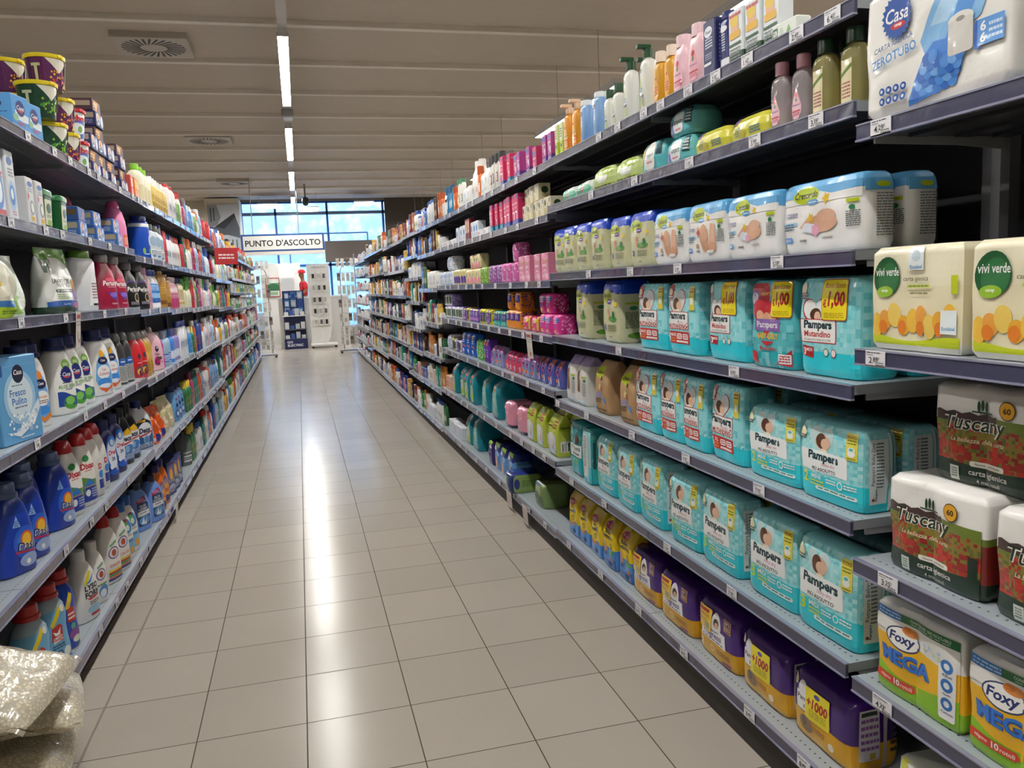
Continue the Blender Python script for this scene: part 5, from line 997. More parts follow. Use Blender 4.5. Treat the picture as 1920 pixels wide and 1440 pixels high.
bottle('gold_softener', 'softener_bottle', 'fabric softener', 'gold softener bottle with grey cap', .13, .32, .09, 'c29a3a', 'wave', 2.6, ('8f8a80', .5, 'taper'), [('E', .5, .6, .3, .14, 'd9b85a'), ('L', .2, .1, .8, .4, 5, '8a6a1f')], None, (.86, .05, .66))
bottle('pink_softener', 'softener_bottle', 'fabric softener', 'large pale pink softener bottle with orchid', .25, .33, .115, 'dfb2bc', 'slant', 2.8, ('8a7f84', .34, 'taper'), [('E', .52, .70, .11, .11, '3a3448'), ('E', .54, .74, .05, .03, 'c9ced8'), ('T', 'Casa', .5, .53, .09, .36, '4a3448', .015, .2), ('L', .35, .46, .7, .49, 1, '6a4a5a'), ('C', .50, .26, .17, 'b82a6a'), ('C', .42, .22, .10, '9a1f5a'), ('R', .5, .30, .78, .40, '4a3a40', .2), ('R', .5, .1, .62, .18, '4a3a50'), ('C', .8, .2, .03, '6a4a5a')], None, (.84, .06, .62))
bottle('magenta', 'softener_bottle', 'fabric softener', 'magenta softener bottle with ridges', .12, .28, .10, 'b52a94', 'wave', 2.6, ('9a9a9e', .5, 'taper'), [('Q', 0, .1, 1, .95, 1, 16, .5, ['c94aa8', 'a01f80'], 2)], None, (.9, .05, .68))
for k_, c, cap, nm in (('clear_soft', '9ab8d0', '8a98a8', 'clear pale softener bottle with blue label'), ('blue_soft', '3f8ae0', '2f5fae', 'bright blue softener bottle'), ('lilac_soft', '8f86c4', '7f78a8', 'lilac softener bottle')):
    bottle(k_, 'softener_bottle', 'fabric softener', nm, .115, .275, .09, c, 'flask', 2.6, (cap, .6, 'plain'), [('R', 0, .08, 1, .45, '2f6ac0' if k_ == 'clear_soft' else 'cfd9ee'), ('L', .1, .12, .9, .4, 4, 'e6eef6')], None, (.86, .05, .66))
bottle('lt_blue', 'softener_bottle', 'fabric softener', 'light blue softener bottle with navy print', .145, .30, .10, '6fa8e0', 'slant', 2.7, ('24305f', .5, 'plain'), [('C', .6, .62, .14, '1f2f6a'), ('E', .62, .25, .3, .2, '3f74c8'), ('B', .6, .25, .2, 6, .5, 'dfe8f4'), ('R', .5, .85, .7, .93, 'b84a6a')], None, (.86, .06, .64))
bottle('omino_blue', 'detergent_bottle', 'laundry detergent', 'sky blue detergent bottle with red cap', .17, .365, .105, [(.7, '6fb2dc'), (1, '9fb4c4')], 'wave', 2.6, ('b52a2c', .55, 'ring'), [('P', [(.2, .72), (.6, .98), (.7, .92), (.3, .66)], 'e9cc1e'), ('C', .75, .92, .1, 'e6e2da'), ('P', [(.2, .44), (.62, .40), (.66, .64), (.52, .70), (.24, .66)], 'c42a2c'), ('P', [(.26, .60), (.42, .56), (.58, .64), (.52, .52), (.34, .52)], W_), ('T', 'OMINO', .43, .485, .045, .36, W_, .03, 0, 4), ('T', 'BIANCO', .43, .435, .045, .36, W_, .03, 0, 4), ('L', .2, .30, .65, .38, 2, '2a3a5a'), ('C', .42, .21, .11, '24406a'), ('C', .42, .21, .075, '9ccaea'), ('E', .7, .2, .14, .08, 'eceee6'), ('C', .46, .10, .09, '1f6a5a'), ('W', .1, .95, 0, .08, .03, .5, 0, '2f78c4')], None, (.9, .04, .70))
bottle('omino_navy', 'detergent_bottle', 'laundry detergent', 'royal blue detergent bottle with red cap', .15, .36, .10, [(1, '1f47b8')], 'wave', 2.6, ('b52a2c', .6, 'ring'), [('P', [(.3, .70), (.6, .96), (.75, .9), (.5, .64)], 'e9cc1e'), ('P', [(.35, .44), (.8, .42), (.82, .64), (.62, .7), (.4, .66)], 'c42a2c'), ('L', .42, .46, .78, .6, 2, W_), ('C', .6, .34, .12, '4fae8a'), ('E', .62, .2, .25, .1, '8a4a9a'), ('E', .7, .1, .2, .06, 'dfe8d0')], None, (.9, .04, .70))
bottle('lysoform', 'bleach_bottle', 'household cleaner', 'white disinfectant bottle with black lettering', .165, .34, .105, 'e9eaea', 'deterg', 2.8, ('e3e4e4', .4, 'plain'), [('P', [(.2, .76), (.55, 1), (.7, .96), (.35, .7)], 'e3d01e'), ('T', 'LYSO', .58, .64, .13, .7, '1c1e24', .04), ('T', 'FORM', .6, .49, .13, .74, '1c1e24', .04), ('P', [(.25, .72), (.5, .78), (.9, .94), (.55, .74)], '2f86d0'), ('P', [(.3, .42), (.9, .44), (.85, .40), (.4, .37)], 'c8343a'), ('L', .4, .26, .9, .34, 2, '2a3a5a'), ('E', .6, .16, .34, .09, '9cc8e6'), ('R', .4, .02, .9, .08, 'b8303a', .2)], None, (.88, .05, .66))
CHANTE = [('E', .5, .62, .30, .14, '5a4a8a'), ('E', .5, .62, .25, .115, 'e6e2ec'), ('E', .5, .62, .13, .08, 'b84a2a'), ('P', [(.3, .82), (.75, .90), (.78, .84), (.32, .76)], '7fae8a')]
bottle('chante', 'bleach_bottle', 'household cleaner', 'white cleaner bottle with colour stripes', .165, .365, .105, 'eae9e6', 'deterg', 2.8, ('b5282c', .44, 'taper'), CHANTE+[('T', 'COLOR', .5, .34, .07, .6, 'd86a5a', .02)]+[('R', .14, .05+.05*i, .9, .095+.05*i, c) for i, c in enumerate(('d8745a', '3f9a5a', 'c83a3a', 'e6d03a'))]+[('R', .1, .0, .92, .05, '24408a')], None, (.88, .05, .64))
bottle('chante_small', 'bleach_bottle', 'household cleaner', 'white cleaner bottle with round emblem', .14, .32, .095, 'eae9e6', 'deterg', 2.8, ('e0dfdc', .42, 'plain'), CHANTE+[('L', .2, .34, .8, .42, 1, '4a8a5a'), ('E', .55, .2, .3, .16, '4f8ac8'), ('E', .5, .16, .2, .1, 'dfe6ee')], None, (.88, .05, .66))
bottle('spuma', 'bleach_bottle', 'household cleaner', 'white stain remover bottle with green scene', .155, .345, .10, 'eae9e6', 'deterg', 2.8, ('2a5fae', .5, 'plain'), [('E', .5, .80, .38, .2, '3f8ac8'), ('E', .4, .84, .22, .12, '5fae6a'), ('C', .55, .76, .13, 'dfe8dc'), ('C', .55, .95, .08, 'c83a3a'), ('T', 'Spuma', .5, .56, .1, .8, '5a5f4a', .005, .3), ('R', .1, .05, .95, .46, '7fb8e0', .2), ('T', 'Alcool', .5, .42, .09, .8, '2a4f9a', .02), ('E', .7, .16, .16, .1, 'e0a83a'), ('L', .15, .1, .5, .25, 3, 'dfeaf4')], None, (.88, .05, .66))
bottle('felce', 'bleach_bottle', 'household cleaner', 'cornflower blue bottle with navy cap', .215, .325, .115, '6f97e0', 'deterg', 2.8, ('191d3c', .42, 'plain'), [('P', [(.0, .9), (.75, 1), (.9, .86), (.0, .78)], 'b82a5a'), ('L', .08, .84, .7, .94, 2, 'f0d0dc'), ('R', .0, .05, .98, .80, '2a3a60', .1), ('T', 'FELCE', .45, .70, .08, .7, 'd3dcec', .03), ('T', 'AZZURRA', .45, .60, .08, .8, 'd3dcec', .03), ('R', .0, .38, .98, .54, 'e0e4ea'), ('L', .2, .44, .7, .5, 1, '3a4a70'), ('E', .5, .22, .45, .16, '4f94d0'), ('P', [(.2, .12), (.4, .34), (.5, .14), (.7, .3), (.6, .08)], 'dfeaf4')], None, (.56, .08, .62))
bottle('soflan_o', 'detergent_bottle', 'laundry detergent', 'orange detergent bottle with navy cap', .18, .34, .11, 'e8741c', 'slant', 2.8, ('262466', .5, 'plain'), [('E', .6, .5, .34, .46, '8a5a7a'), ('E', .6, .45, .3, .3, 'f2a83a'), ('T', 'SOLE', .6, .44, .14, .62, 'c8302a', .05), ('C', .6, .75, .14, '9a9ab8'), ('E', .6, .14, .3, .12, '2f3a7a')], None, (.8, .05, .6))
carton('dash_powder', 'washing_powder_box', 'washing powder', 'dark blue washing powder box with flame', .16, .26, .10, [(1, '26357c')], [('R', .05, .05, .95, .9, '5a6a9a')]+FLAME(.5, .62, .34)+[('T', 'Dash', .5, .44, .16, .86, W_, .05, .25), ('T', 'Dash', .5, .44, .16, .84, '181c44', .015, .25), ('E', .5, .2, .42, .12, 'b8c0d6'), ('L', .2, .1, .8, .2, 2, '2a3a7a')], [('L', .2, .1, .8, .9, 8, '5a6aae')])
bottle('water', 'demineralised_water_bottle', 'water', 'large clear plastic water bottle with dark cap', .15, .31, .13, 'c4cbcb', 'round', 2.2, ('3a3f3f', .3, 'plain'), [('Q', 0, .1, 1, .6, 1, 11, .5, ['a9b2b2', 'd8dede'], 3)], M_CLEAR, (.9, .05, .6))
bottle('ammonia', 'bleach_bottle', 'household cleaner', 'white ammonia bottle with brown picture label', .12, .22, .09, 'e6e8e6', 'deterg', 2.6, ('f0f0ee', .5, 'plain'), [('R', .05, .2, .95, .85, 'c9a88a'), ('E', .4, .5, .2, .2, '8a4a3a'), ('E', .7, .45, .16, .2, '2a3a6a')], None, (.86, .05, .6))
bottle('white_bleach', 'bleach_bottle', 'household cleaner', 'plain white bleach bottle', .12, .29, .10, 'e9ebea', 'cone', 2.4, ('f2f2f0', .5, 'plain'), [('R', .05, .1, .95, .7, '9cc0e0'), ('L', .1, .2, .9, .6, 4, 'e6eef4')], None, (.86, .04, .5))
carton('casa_soap', 'washing_powder_box', 'washing powder', 'sky blue washing soda box with burst logo', .13, .155, .13, [(1, '4f9ad8')], [('P', [(.1, 0), (.9, 0), (.95, .5), (.2, .6)], 'dfe8ee')]+CASAB(.5, .66, .27, 1.6)+[('L', .3, .2, .7, .3, 2, 'c84a5a'), ('E', .2, .4, .15, .1, '8fc0a0')], [('E', .45, .74, .3, .14, '1d2450'), ('L', .25, .68, .65, .8, 1, W_), ('L', .15, .5, .9, .55, 1, '2a5a9a')])
def tub(key, desc, c, lid, art_):
    def make():
        h, r = .165, .085
        L = Loft([(0, r*.80, r*.80), (.01, r*.82, r*.82), (h*.9, r, r)], 2)
        out = [('tub_body', L.body(MB(), [(1, c)], nseg=32).mesh('tub_body', 40), M_PLAST)]
        mb = MB(); L.wrap(mb, art_, -.14, .012, .28, h*.80, step=.02); out.append(('label', mb.mesh('label'), M_PRINT))
        mb = MB().lathe([(r*1.06, h*.88), (r*1.08, h*.92), (r*1.08, h*.99), (r*1.0, h), (r*.96, h-.004)], lid, 28)
        mb.box(-.014, -r*1.12, h*.90, .014, -r*1.05, h, lid, .002)
        out.append(('lid', mb.mesh('lid', 40), M_PLAST))
        return out
    add_type(key, 'capsule_tub', 'detergent capsules', desc, (.18, .18, .165), make)
DOTS = lambda cols, x0, x1, seed: [('C', x0+(x1-x0)*random.Random(seed+i).random(), .08+.5*random.Random(seed*7+i).random(), .012+.014*random.Random(i).random(), cols[i % len(cols)]) for i in range(34)]
tub('tub_purple', 'round purple capsule tub with yellow lid', '4a1f50', 'e6cf1e', [('P', [(.0, 0), (.55, 0), (.5, .5), (.25, 1), (0, 1)], '5a1f5a'), ('P', [(.5, .5), (.7, .9), (.62, 1), (.25, 1)], 'e6e2d2')]+DOTS(['e0602a', 'e6b03a', 'a82a6a', 'c84a3a'], .3, .75, 3)+[('P', [(.55, 0), (1, 0), (1, .3), (.66, .3)], 'd8a01e'), ('R', .68, .3, 1, .95, 'e9e6da'), ('T', 'Dixan', .80, .62, .2, .16, 'c4242c', .04, 0, 90), ('R', .08, .0, .13, .8, 'b8c09a'), ('R', .03, .7, .18, .8, 'b8c09a'), ('E', .72, .22, .06, .14, '4a7a5a')])
tub('tub_green', 'round dark green capsule tub with yellow lid', '16402a', 'e6cf1e', [('P', [(.0, 0), (.55, 0), (.5, .5), (.25, 1), (0, 1)], '16402a'), ('P', [(.5, .5), (.7, .9), (.62, 1), (.25, 1)], 'e6e2d2')]+DOTS(['7fc03a', 'b5d84a', '4a9a3a'], .3, .75, 5)+[('R', .70, .2, 1, .95, 'e9e6da'), ('T', 'Dixan', .82, .6, .2, .16, 'c4242c', .04, 0, 90), ('R', .08, .0, .13, .8, 'b8c09a'), ('R', .03, .7, .18, .8, 'b8c09a')])
tub('tub_red', 'round white capsule tub with red lid', 'e3e4e4', 'c4202c', [('T', 'Dixan', .5, .78, .3, .5, 'c4242c', .05), ('E', .5, .35, .35, .36, '2f6ac8'), ('E', .45, .38, .22, .22, 'dfe8f0'), ('C', .5, .35, .06, '7fae5a'), ('E', .75, .6, .12, .12, '6fae3a')])
def sqtub(key, desc, c, lid, art_):
    def make():
        h, w, d = .17, .15, .14
        L = Loft([(0, w/2*.88, d/2*.88), (.008, w/2*.9, d/2*.9), (h*.9, w/2, d/2)], 5)
        out = [('tub_body', L.body(MB(), [(1, c)], nseg=32).mesh('tub_body', 40), M_PLAST)]
        mb = MB(); L.wrap(mb, art_, -w*.42, .02, w*.84, h*.66, step=.025); out.append(('label', mb.mesh('label'), M_PRINT))
        mb = MB(); Loft([(0, w/2*1.05, d/2*1.05), (.018, w/2*1.06, d/2*1.06), (.026, w/2, d/2)], 5).body(mb, [(1, lid)], nseg=32); mb.v = [(x, y, z+h*.88) for x, y, z in mb.v]
        out.append(('lid', mb.mesh('lid', 40), M_PLAST))
        return out
    add_type(key, 'capsule_tub', 'detergent capsules', desc, (.16, .15, .17), make)
sqtub('tub_eco', 'square green capsule tub with green lid', '0f5a2c', '17753a', [('R', .1, 0, .98, 1, 'd3d6b0', .05), ('E', .5, .66, .26, .2, '1f4a2c'), ('L', .25, .3, .8, .42, 2, '5a6a3a'), ('E', .6, .1, .3, .12, '9ab83a')])
carton('dash_pods', 'capsule_box', 'detergent capsules', 'navy capsule box with flame logo', .18, .085, .15, [(1, '2a2f66')], [('E', .3, .55, .24, .4, 'd9deea'), ('E', .3, .72, .12, .2, 'e08a2a'), ('T', 'Dash', .3, .45, .36, .36, '1c2050', .03, .2), ('E', .75, .5, .16, .4, 'c9d2e6'), ('R', .58, 0, .62, 1, '1c2050')], [('R', .1, .55, .95, .9, 'a89a86'), ('L', .15, .15, .9, .45, 3, '8f96c0')])
carton('dash_pods_gold', 'capsule_box', 'detergent capsules', 'dark capsule box with gold band', .18, .07, .15, [(1, '4a2a3a')], [('P', [(0, .1), (.5, .1), (.7, .9), (.2, .9)], 'c8862a'), ('R', .7, 0, 1, 1, 'e0b03a'), ('L', .1, .3, .5, .7, 2, 'f0d09a')], [('R', .1, .4, .95, .8, 'a89a86')])
carton('dash_pods_lt', 'capsule_box', 'detergent capsules', 'blue capsule box with cream side and flame logo', .165, .085, .15, [(1, '3f74c0')], [('E', .3, .5, .25, .45, 'dfe4ee'), ('E', .3, .74, .12, .2, 'e08a2a'), ('T', 'Dash', .3, .42, .36, .4, '1c2050', .03, .2), ('E', .75, .5, .17, .42, 'b8c8e6'), ('C', .75, .5, .08, '3a5fae')], [('R', .1, .55, .95, .9, 'b5a68a'), ('C', .2, .3, .06, 'dfe4ee'), ('L', .35, .15, .9, .45, 3, 'b8c4e0')])
carton('dash_pods_or', 'capsule_box', 'detergent capsules', 'blue and orange capsule box', .165, .07, .15, [(1, '34579a')], [('P', [(.2, 0), (1, 0), (1, 1), (.45, 1)], 'd9783a'), ('P', [(0, 0), (.3, 0), (.4, 1), (.1, 1)], 'c4cce0'), ('Q', .4, 0, 1, 1, 8, 4, .3, ['e6a85a', 'b85a2a'], 3)], [('R', .1, .4, .95, .8, '6a5238')])
carton('calgon_tall', 'descaler_box', 'laundry additives', 'tall white descaler box with blue swirl', .095, .27, .07, [(1, 'd6dade')], [('E', .5, .36, .4, .22, '9cc0e4'), ('E', .48, .36, .28, .15, '3f7ac4'), ('E', .46, .38, .16, .08, 'dfe8f2'), ('E', .5, .86, .3, .06, '3f6ab0'), ('L', .2, .62, .8, .76, 3, '7a8490'), ('R', 0, .93, 1, 1, 'e6d84a'), ('L', .3, .06, .7, .14, 2, 'b86a9a')])
carton('calgon_red', 'descaler_box', 'laundry additives', 'white and blue descaler box with red base', .12, .25, .07, [(.12, 'b8323a'), (1, 'c9d3e0')], [('E', .4, .4, .5, .3, '3f7ac4'), ('E', .4, .4, .35, .2, 'dfe8f2'), ('T', 'Calfort', .5, .66, .14, .8, 'b8323a', .03), ('R', 0, 0, 1, .12, 'b8323a')])
carton('white_small', 'descaler_box', 'laundry additives', 'white descaler carton with round glass picture', .085, .195, .075, [(1, 'd3d4d8')], [('E', .5, .86, .36, .06, '3f6ab0'), ('L', .2, .68, .8, .78, 2, '8a90a0'), ('P', [(.1, .5), (.3, .6), (.1, .7)], 'c84a4a'), ('E', .58, .36, .3, .16, '7f8f9a'), ('E', .58, .36, .2, .11, 'dfe4da'), ('R', .3, .06, .8, .18, 'e6c63a'), ('L', .35, .08, .75, .16, 2, 'a04a3a')])
def big_bottle(key, desc, c, cap):
    bottle(key, 'softener_bottle', 'fabric softener', desc, .19, .30, .12, c, 'slant', 2.8, (cap, .45, 'taper'), [('R', .5, 0, 1, .4, 'e0602a', .1), ('L', .55, .05, .95, .3, 4, 'f2d0b8')], None, (.86, .06, .6))
big_bottle('pink_big', 'large pink softener bottle with pink cap', 'd97aa8', 'c8588a')
bottle('blue_tall', 'softener_bottle', 'fabric softener', 'tall deep blue bottle with white neck band', .16, .31, .11, [(.74, '1f55c4'), (.82, 'd9dde4'), (1, '1f3fa0')], 'tall', 2.6, ('1c2f80', .72, 'plain'), [('E', .85, .6, .16, .2, 'c9d0dc'), ('E', .3, .2, .1, .12, '7fae5a'), ('L', .3, .05, .7, .12, 1, 'c9d8ee'), ('E', .75, .2, .1, .1, '5f9a6a')], None, (.9, .06, .62))
bottle('grey_spray', 'fabric_spray_bottle', 'laundry additives', 'white laundry perfume bottle with grey cap', .13, .28, .10, 'c9d0d6', 'round', 2.5, ('5f6a64', .62, 'plain'), [('E', .5, .7, .4, .2, '9ab4ca'), ('R', .1, .05, .9, .4, 'dfe3e6', .1), ('L', .2, .1, .8, .35, 4, '4a5a6a'), ('R', .3, .08, .6, .16, '3f74b4')], None, (.86, .05, .7))
pack('W_pouch', 'refill_pouch', 'laundry refills', 'white and green laundry refill pouch with big W', .29, .30, .12, [(.10, '24402c'), (.86, 'd6d9d4'), (1, '5f8f1e')], [('P', [(0, .86), (.2, .80), (.5, .92), (1, .72), (1, 1), (0, 1)], '5a8f1c'), ('P', [(.08, .62), (.16, .62), (.20, .74), (.24, .62), (.30, .62), (.35, .84), (.28, .84), (.26, .72), (.22, .84), (.18, .84), (.14, .72), (.11, .84), (.04, .84)], '1f4a2a'), ('P', [(.1, .18), (.5, .62), (.95, .34), (.95, .18)], 'ececea'), ('T', 'LAVATRICE', .48, .49, .07, .8, '24302a', .02), ('L', .3, .40, .75, .45, 2, '5a645c'), ('R', .25, .31, .82, .355, '24402c'), ('L', .28, .315, .8, .35, 1, 'dfe4dc'), ('L', .26, .2, .6, .29, 3, '7fae5a'), ('W', 0, 1, .08, .16, .02, .5, 0, '2f5fae'), ('R', 0, 0, 1, .09, '24402c'), ('T', 'Happy Green', .5, .12, .03, .4, 'dfe8f2', .01, .2), ('E', .88, .30, .09, .12, '8a6ab0'), ('E', .86, .44, .07, .09, 'd89a4a'), ('E', .85, .1, .1, .05, 'b86aa0')], prof=doypack, n=3.2, amp=.003)
pack('grain_bag', 'refill_pouch', 'laundry refills', 'clear cat litter bag with green and yellow print', .20, .21, .13, [(.18, '9fb82a'), (.3, '3f78b8'), (1, 'd3d4c0')], [('W', 0, 1, 0, .16, .02, 1, 0, 'a9c62a'), ('E', .25, .55, .25, .2, 'e0dcc8'), ('E', .2, .6, .1, .1, 'e0c04a'), ('L', .2, .04, .8, .12, 2, '5a7a1f')], prof=pillow, n=3.4, amp=.006)
pack('lav_bag', 'refill_pouch', 'laundry refills', 'pale green dishwasher tablet bag', .19, .24, .12, [(1, 'cfdcd0')], [('T', 'LAVA', .4, .74, .1, .5, '5a9a7a', .02), ('R', .15, .56, .7, .63, '5fae8a', .4), ('T', '24', .3, .42, .1, .26, '2a3a34', .02), ('E', .5, .18, .4, .16, '8fb85a'), ('E', .7, .2, .2, .1, 'eceee4')], prof=doypack, n=3.2, amp=.004)
bottle('clear_green_cap', 'vinegar_bottle', 'household cleaner', 'clear cream liquid bottle with lime cap', .12, .29, .10, 'ded9bf', 'round', 2.4, ('7fc02a', .5, 'plain'), [('R', .2, .1, .8, .7, 'cfc59c')], None, (.8, .06, .6))
bottle('yellow_bottle', 'cleaner_bottle', 'household cleaner', 'pale yellow cleaner bottle with white cap', .085, .27, .075, 'd8bb5c', 'flask', 2.4, ('e9e9e2', .6, 'plain'), [('R', .2, .1, .8, .35, 'a8842a'), ('L', .2, .45, .8, .7, 4, 'a8842a')], None, (.8, .06, .6))
carton('orange_carton', 'descaler_box', 'laundry additives', 'orange stain remover carton', .08, .15, .07, [(1, 'e07a2a')], [('R', .1, .5, .9, .9, 'f0b05a'), ('L', .2, .1, .8, .4, 4, 'f6dcc0')])
carton('red_carton', 'descaler_box', 'laundry additives', 'red stain remover carton', .09, .15, .07, [(1, 'd0504a')], [('R', .1, .5, .9, .9, 'f0c0a8'), ('L', .2, .1, .8, .4, 4, 'f6dcc0')])
bottle('paper_bag_handle', 'soap_bag', 'laundry refills', 'brown paper soap bag with handle hole', .17, .20, .06, 'a58b6c', 'tall', 4, ('a58b6c', .9, 'plain'), [('R', .55, .35, .72, .9, '1f1f1c', .3), ('R', .3, .3, .5, .8, 'd8d4c8')], M_PAPER, (.8, .1, .7))
# ------------------------------------------------------------------ stocking the shelves
PL = []
rng = random.Random(11)
def put(key, side, li, y, x, z, rz=0.0, note='', scale=1.0, tilt=(0, 0)):
    PL.append(dict(key=key, side=side, li=li, y=y, x=x, z=z, rz=rz, note=note, scale=scale, tilt=tilt))
def stock(side, li, items, rec=None, deep=0):
    """items: (type, edge y[, options]); the edge is the near one on the right side and the far one on the left.
    options: up = how many more stacked on top, deep = how many more behind, rec = gap to the rail, rz = turn"""
    sg = 1 if side == 'R' else -1
    its = sorted(items, key=lambda t: t[1])
    for i, t in enumerate(its):
        key, ye = t[0], t[1]; o = t[2] if len(t) > 2 else {}
        w, d, h = TYPES[key].dims
        if o.get('turn'): w, d = d, w
        if side == 'R':
            nxt = its[i+1][1] if i+1 < len(its) else 1e9
            room = nxt-ye
        else:
            prv = its[i-1][1] if i else -1e9
            room = ye-prv
        sx = min(1.0, max(.62, (room-.004)/w)) if not o.get('free') else 1.0
        w2 = w*sx
        y = ye+w2/2 if side == 'R' else ye-w2/2
        lv = levels(side, y)[li]
        r = o.get('rec', rec if rec is not None else .045)+rng.uniform(-.006, .008)
        x = lv[1]+sg*(r+d/2)
        rz = (-math.pi/2 if side == 'R' else math.pi/2)+rng.uniform(-.035, .035)*o.get('jit', 1)+o.get('rz', 0)
        if o.get('turn'): rz += math.pi/2*o['turn']
        if side == 'L' and 'rz' not in o:
            if TYPES[key].kind.endswith('bottle'): rz -= .42
            elif TYPES[key].kind in ('refill_pouch', 'washing_powder_box'): rz -= .2
        sc = (sx, 1, 1) if sx < 1 and not o.get('turn') else 1.0
        put(key, side, li, y, x, lv[0]+.0005, rz, '', sc, o.get('tilt', (0, 0)))
        for k in range(o.get('up', 0)):
            k2 = o.get('upkey', key); hh = TYPES[key].dims[2] if k == 0 else TYPES[k2].dims[2]
            zz = lv[0]+.001+h+k*TYPES[k2].dims[2]
            put(k2, side, li, y+rng.uniform(-.006, .006), x+sg*rng.uniform(0, .02), zz, rz+rng.uniform(-.04, .04), 'upper of its stack', sc)
        for k in range(o.get('deep', deep)):
            if r+d*1.5+k*(d+.006) > .335: break
            put(key, side, li, y+rng.uniform(-.004, .004), x+sg*(k+1)*(d+.018), lv[0]+.0005, rz, 'behind front row', sc)

D1 = dict(deep=1)
# right side, bay of nappies (nearest) to sanitary towels
stock('R', 5+1, [('gum_box', 2.14), ('sun_box', 2.235), ('sun_box', 2.33), ('sun_box', 2.425), ('fissan_tube', 2.52), ('fissan_box', 2.60), ('lotion_pink', 2.70), ('lotion_pink', 2.84), ('shampoo_amber', 2.97), ('shampoo_amber', 3.06),
    ('vivi_pump', 3.17), ('vivi_pump', 3.36, D1), ('vivi_cap', 3.49), ('vivi_cap', 3.60), ('nivea', 3.75), ('nivea', 3.93), ('orange_pump', 4.06), ('orange_pump', 4.18), ('green_box', 4.30), ('green_box', 4.375),
    ('mag_box', 4.47), ('mag_box', 4.57, dict(deep=1)), ('mag_box_cut', 4.80), ('mag_box', 4.96), ('mag_box', 5.14), ('mag_box', 5.26), ('red_box', 5.44), ('red_box_blue', 5.58)], rec=.03)
stock('R', 5, [('oil_yellow', 1.88), ('oil_yellow', 1.99, D1), ('oil_clear', 2.105, D1), ('oil_clear', 2.20), ('wipes_yellow', 2.32), ('wipes_yellow', 2.565, dict(jit=2)), ('wipes_teal', 2.83, dict(up=1, deep=1)), ('wipes_teal_lid', 3.07), ('wipes_green', 3.33), ('wipes_green', 3.60),
    ('wipes_white', 3.87), ('wipes_white', 4.13), ('eco_box', 4.53, dict(free=1)), ('eco_box', 4.66), ('eco_box', 4.79, dict(up=1)), ('eco_box', 4.92, dict(up=1)), ('eco_box', 5.05, dict(up=1)),
    ('red_box_blue', 5.24), ('red_box_blue', 5.34), ('red_box_blue', 5.46), ('red_box_blue', 5.58), ('red_box', 5.70), ('red_box', 5.83), ('red_box', 5.96)], rec=.03)
stock('R', 4, [('newborn', 1.86, dict(deep=2)), ('newborn_small', 2.255, D1), ('feet_pack', 2.56, D1), ('feet_pack', 2.86, D1), ('beige0', 3.19, D1), ('beige0', 3.44, D1), ('beige1', 3.70, D1), ('beige1', 3.92, D1), ('beige1', 4.13), ('beige1', 4.33),
    ('int_box', 4.64), ('int_box', 4.80), ('int_box', 5.0), ('int_box', 5.18), ('foil_pink', 5.42, dict(up=1)), ('foil_pink', 5.56), ('foil_pink', 5.68), ('foil_violet', 5.83, dict(deep=1)), ('foil_violet', 5.98), ('foil_violet', 6.13), ('foil_green', 6.30, dict(deep=1, up=0)), ('foil_green', 6.42),
    ('beige_bag', 6.58, dict(up=1)), ('beige_bag', 6.71, dict(up=1)), ('beige_bag', 6.85, dict(up=1)), ('beige_bag', 7.0), ('yellow_violet', 7.15), ('yellow_violet', 7.26), ('yellow_violet', 7.38), ('yellow_violet', 7.50), ('yellow_violet', 7.62), ('cotton_blue', 7.78, dict(up=1)), ('cotton_blue', 8.05), ('cotton_blue', 8.26)], rec=.03)
for k in range(4): put('foil_navy', 'R', 4, 4.75+.17*k, XR+.24, levels('R', 4.8)[4][0], -math.pi/2, 'behind front row', 1.4)
stock('R', 3, [('nappy_pants_sticker', 1.885, D1), ('nappy_babydry', 2.20, D1), ('nappy_pants_sticker2', 2.485, D1), ('nappy_pants4', 2.80), ('nappy_pants4', 3.10, D1), ('beige_tall', 3.62, D1), ('beige_tall', 4.02, D1),
    ('pad_pink', 4.53), ('pad_pink', 4.68, dict(up=1)), ('pad_pink', 4.82, dict(up=1)), ('pad_fuchsia', 5.0), ('pad_fuchsia', 5.2), ('pad_orange', 5.42, dict(up=1)), ('pad_orange', 5.54), ('pad_orange', 5.67, dict(up=1, deep=1))]+
    [('pad_teal', 5.82+.075*i) for i in range(5)]+[('pad_yellow', 6.28), ('pad_yellow', 6.44), ('pad_purple', 6.37), ('pad_yellow', 6.55), ('pad_yellow', 6.65)]+[('pad_purple', 6.76+.066*i) for i in range(6)]+[('pad_yellow', 7.2), ('pad_purple', 7.3), ('pad_purple', 7.37)]+[('pad_lilac', 7.5+.11*i, dict(up=1 if i > 4 else 0)) for i in range(8)], rec=.05)
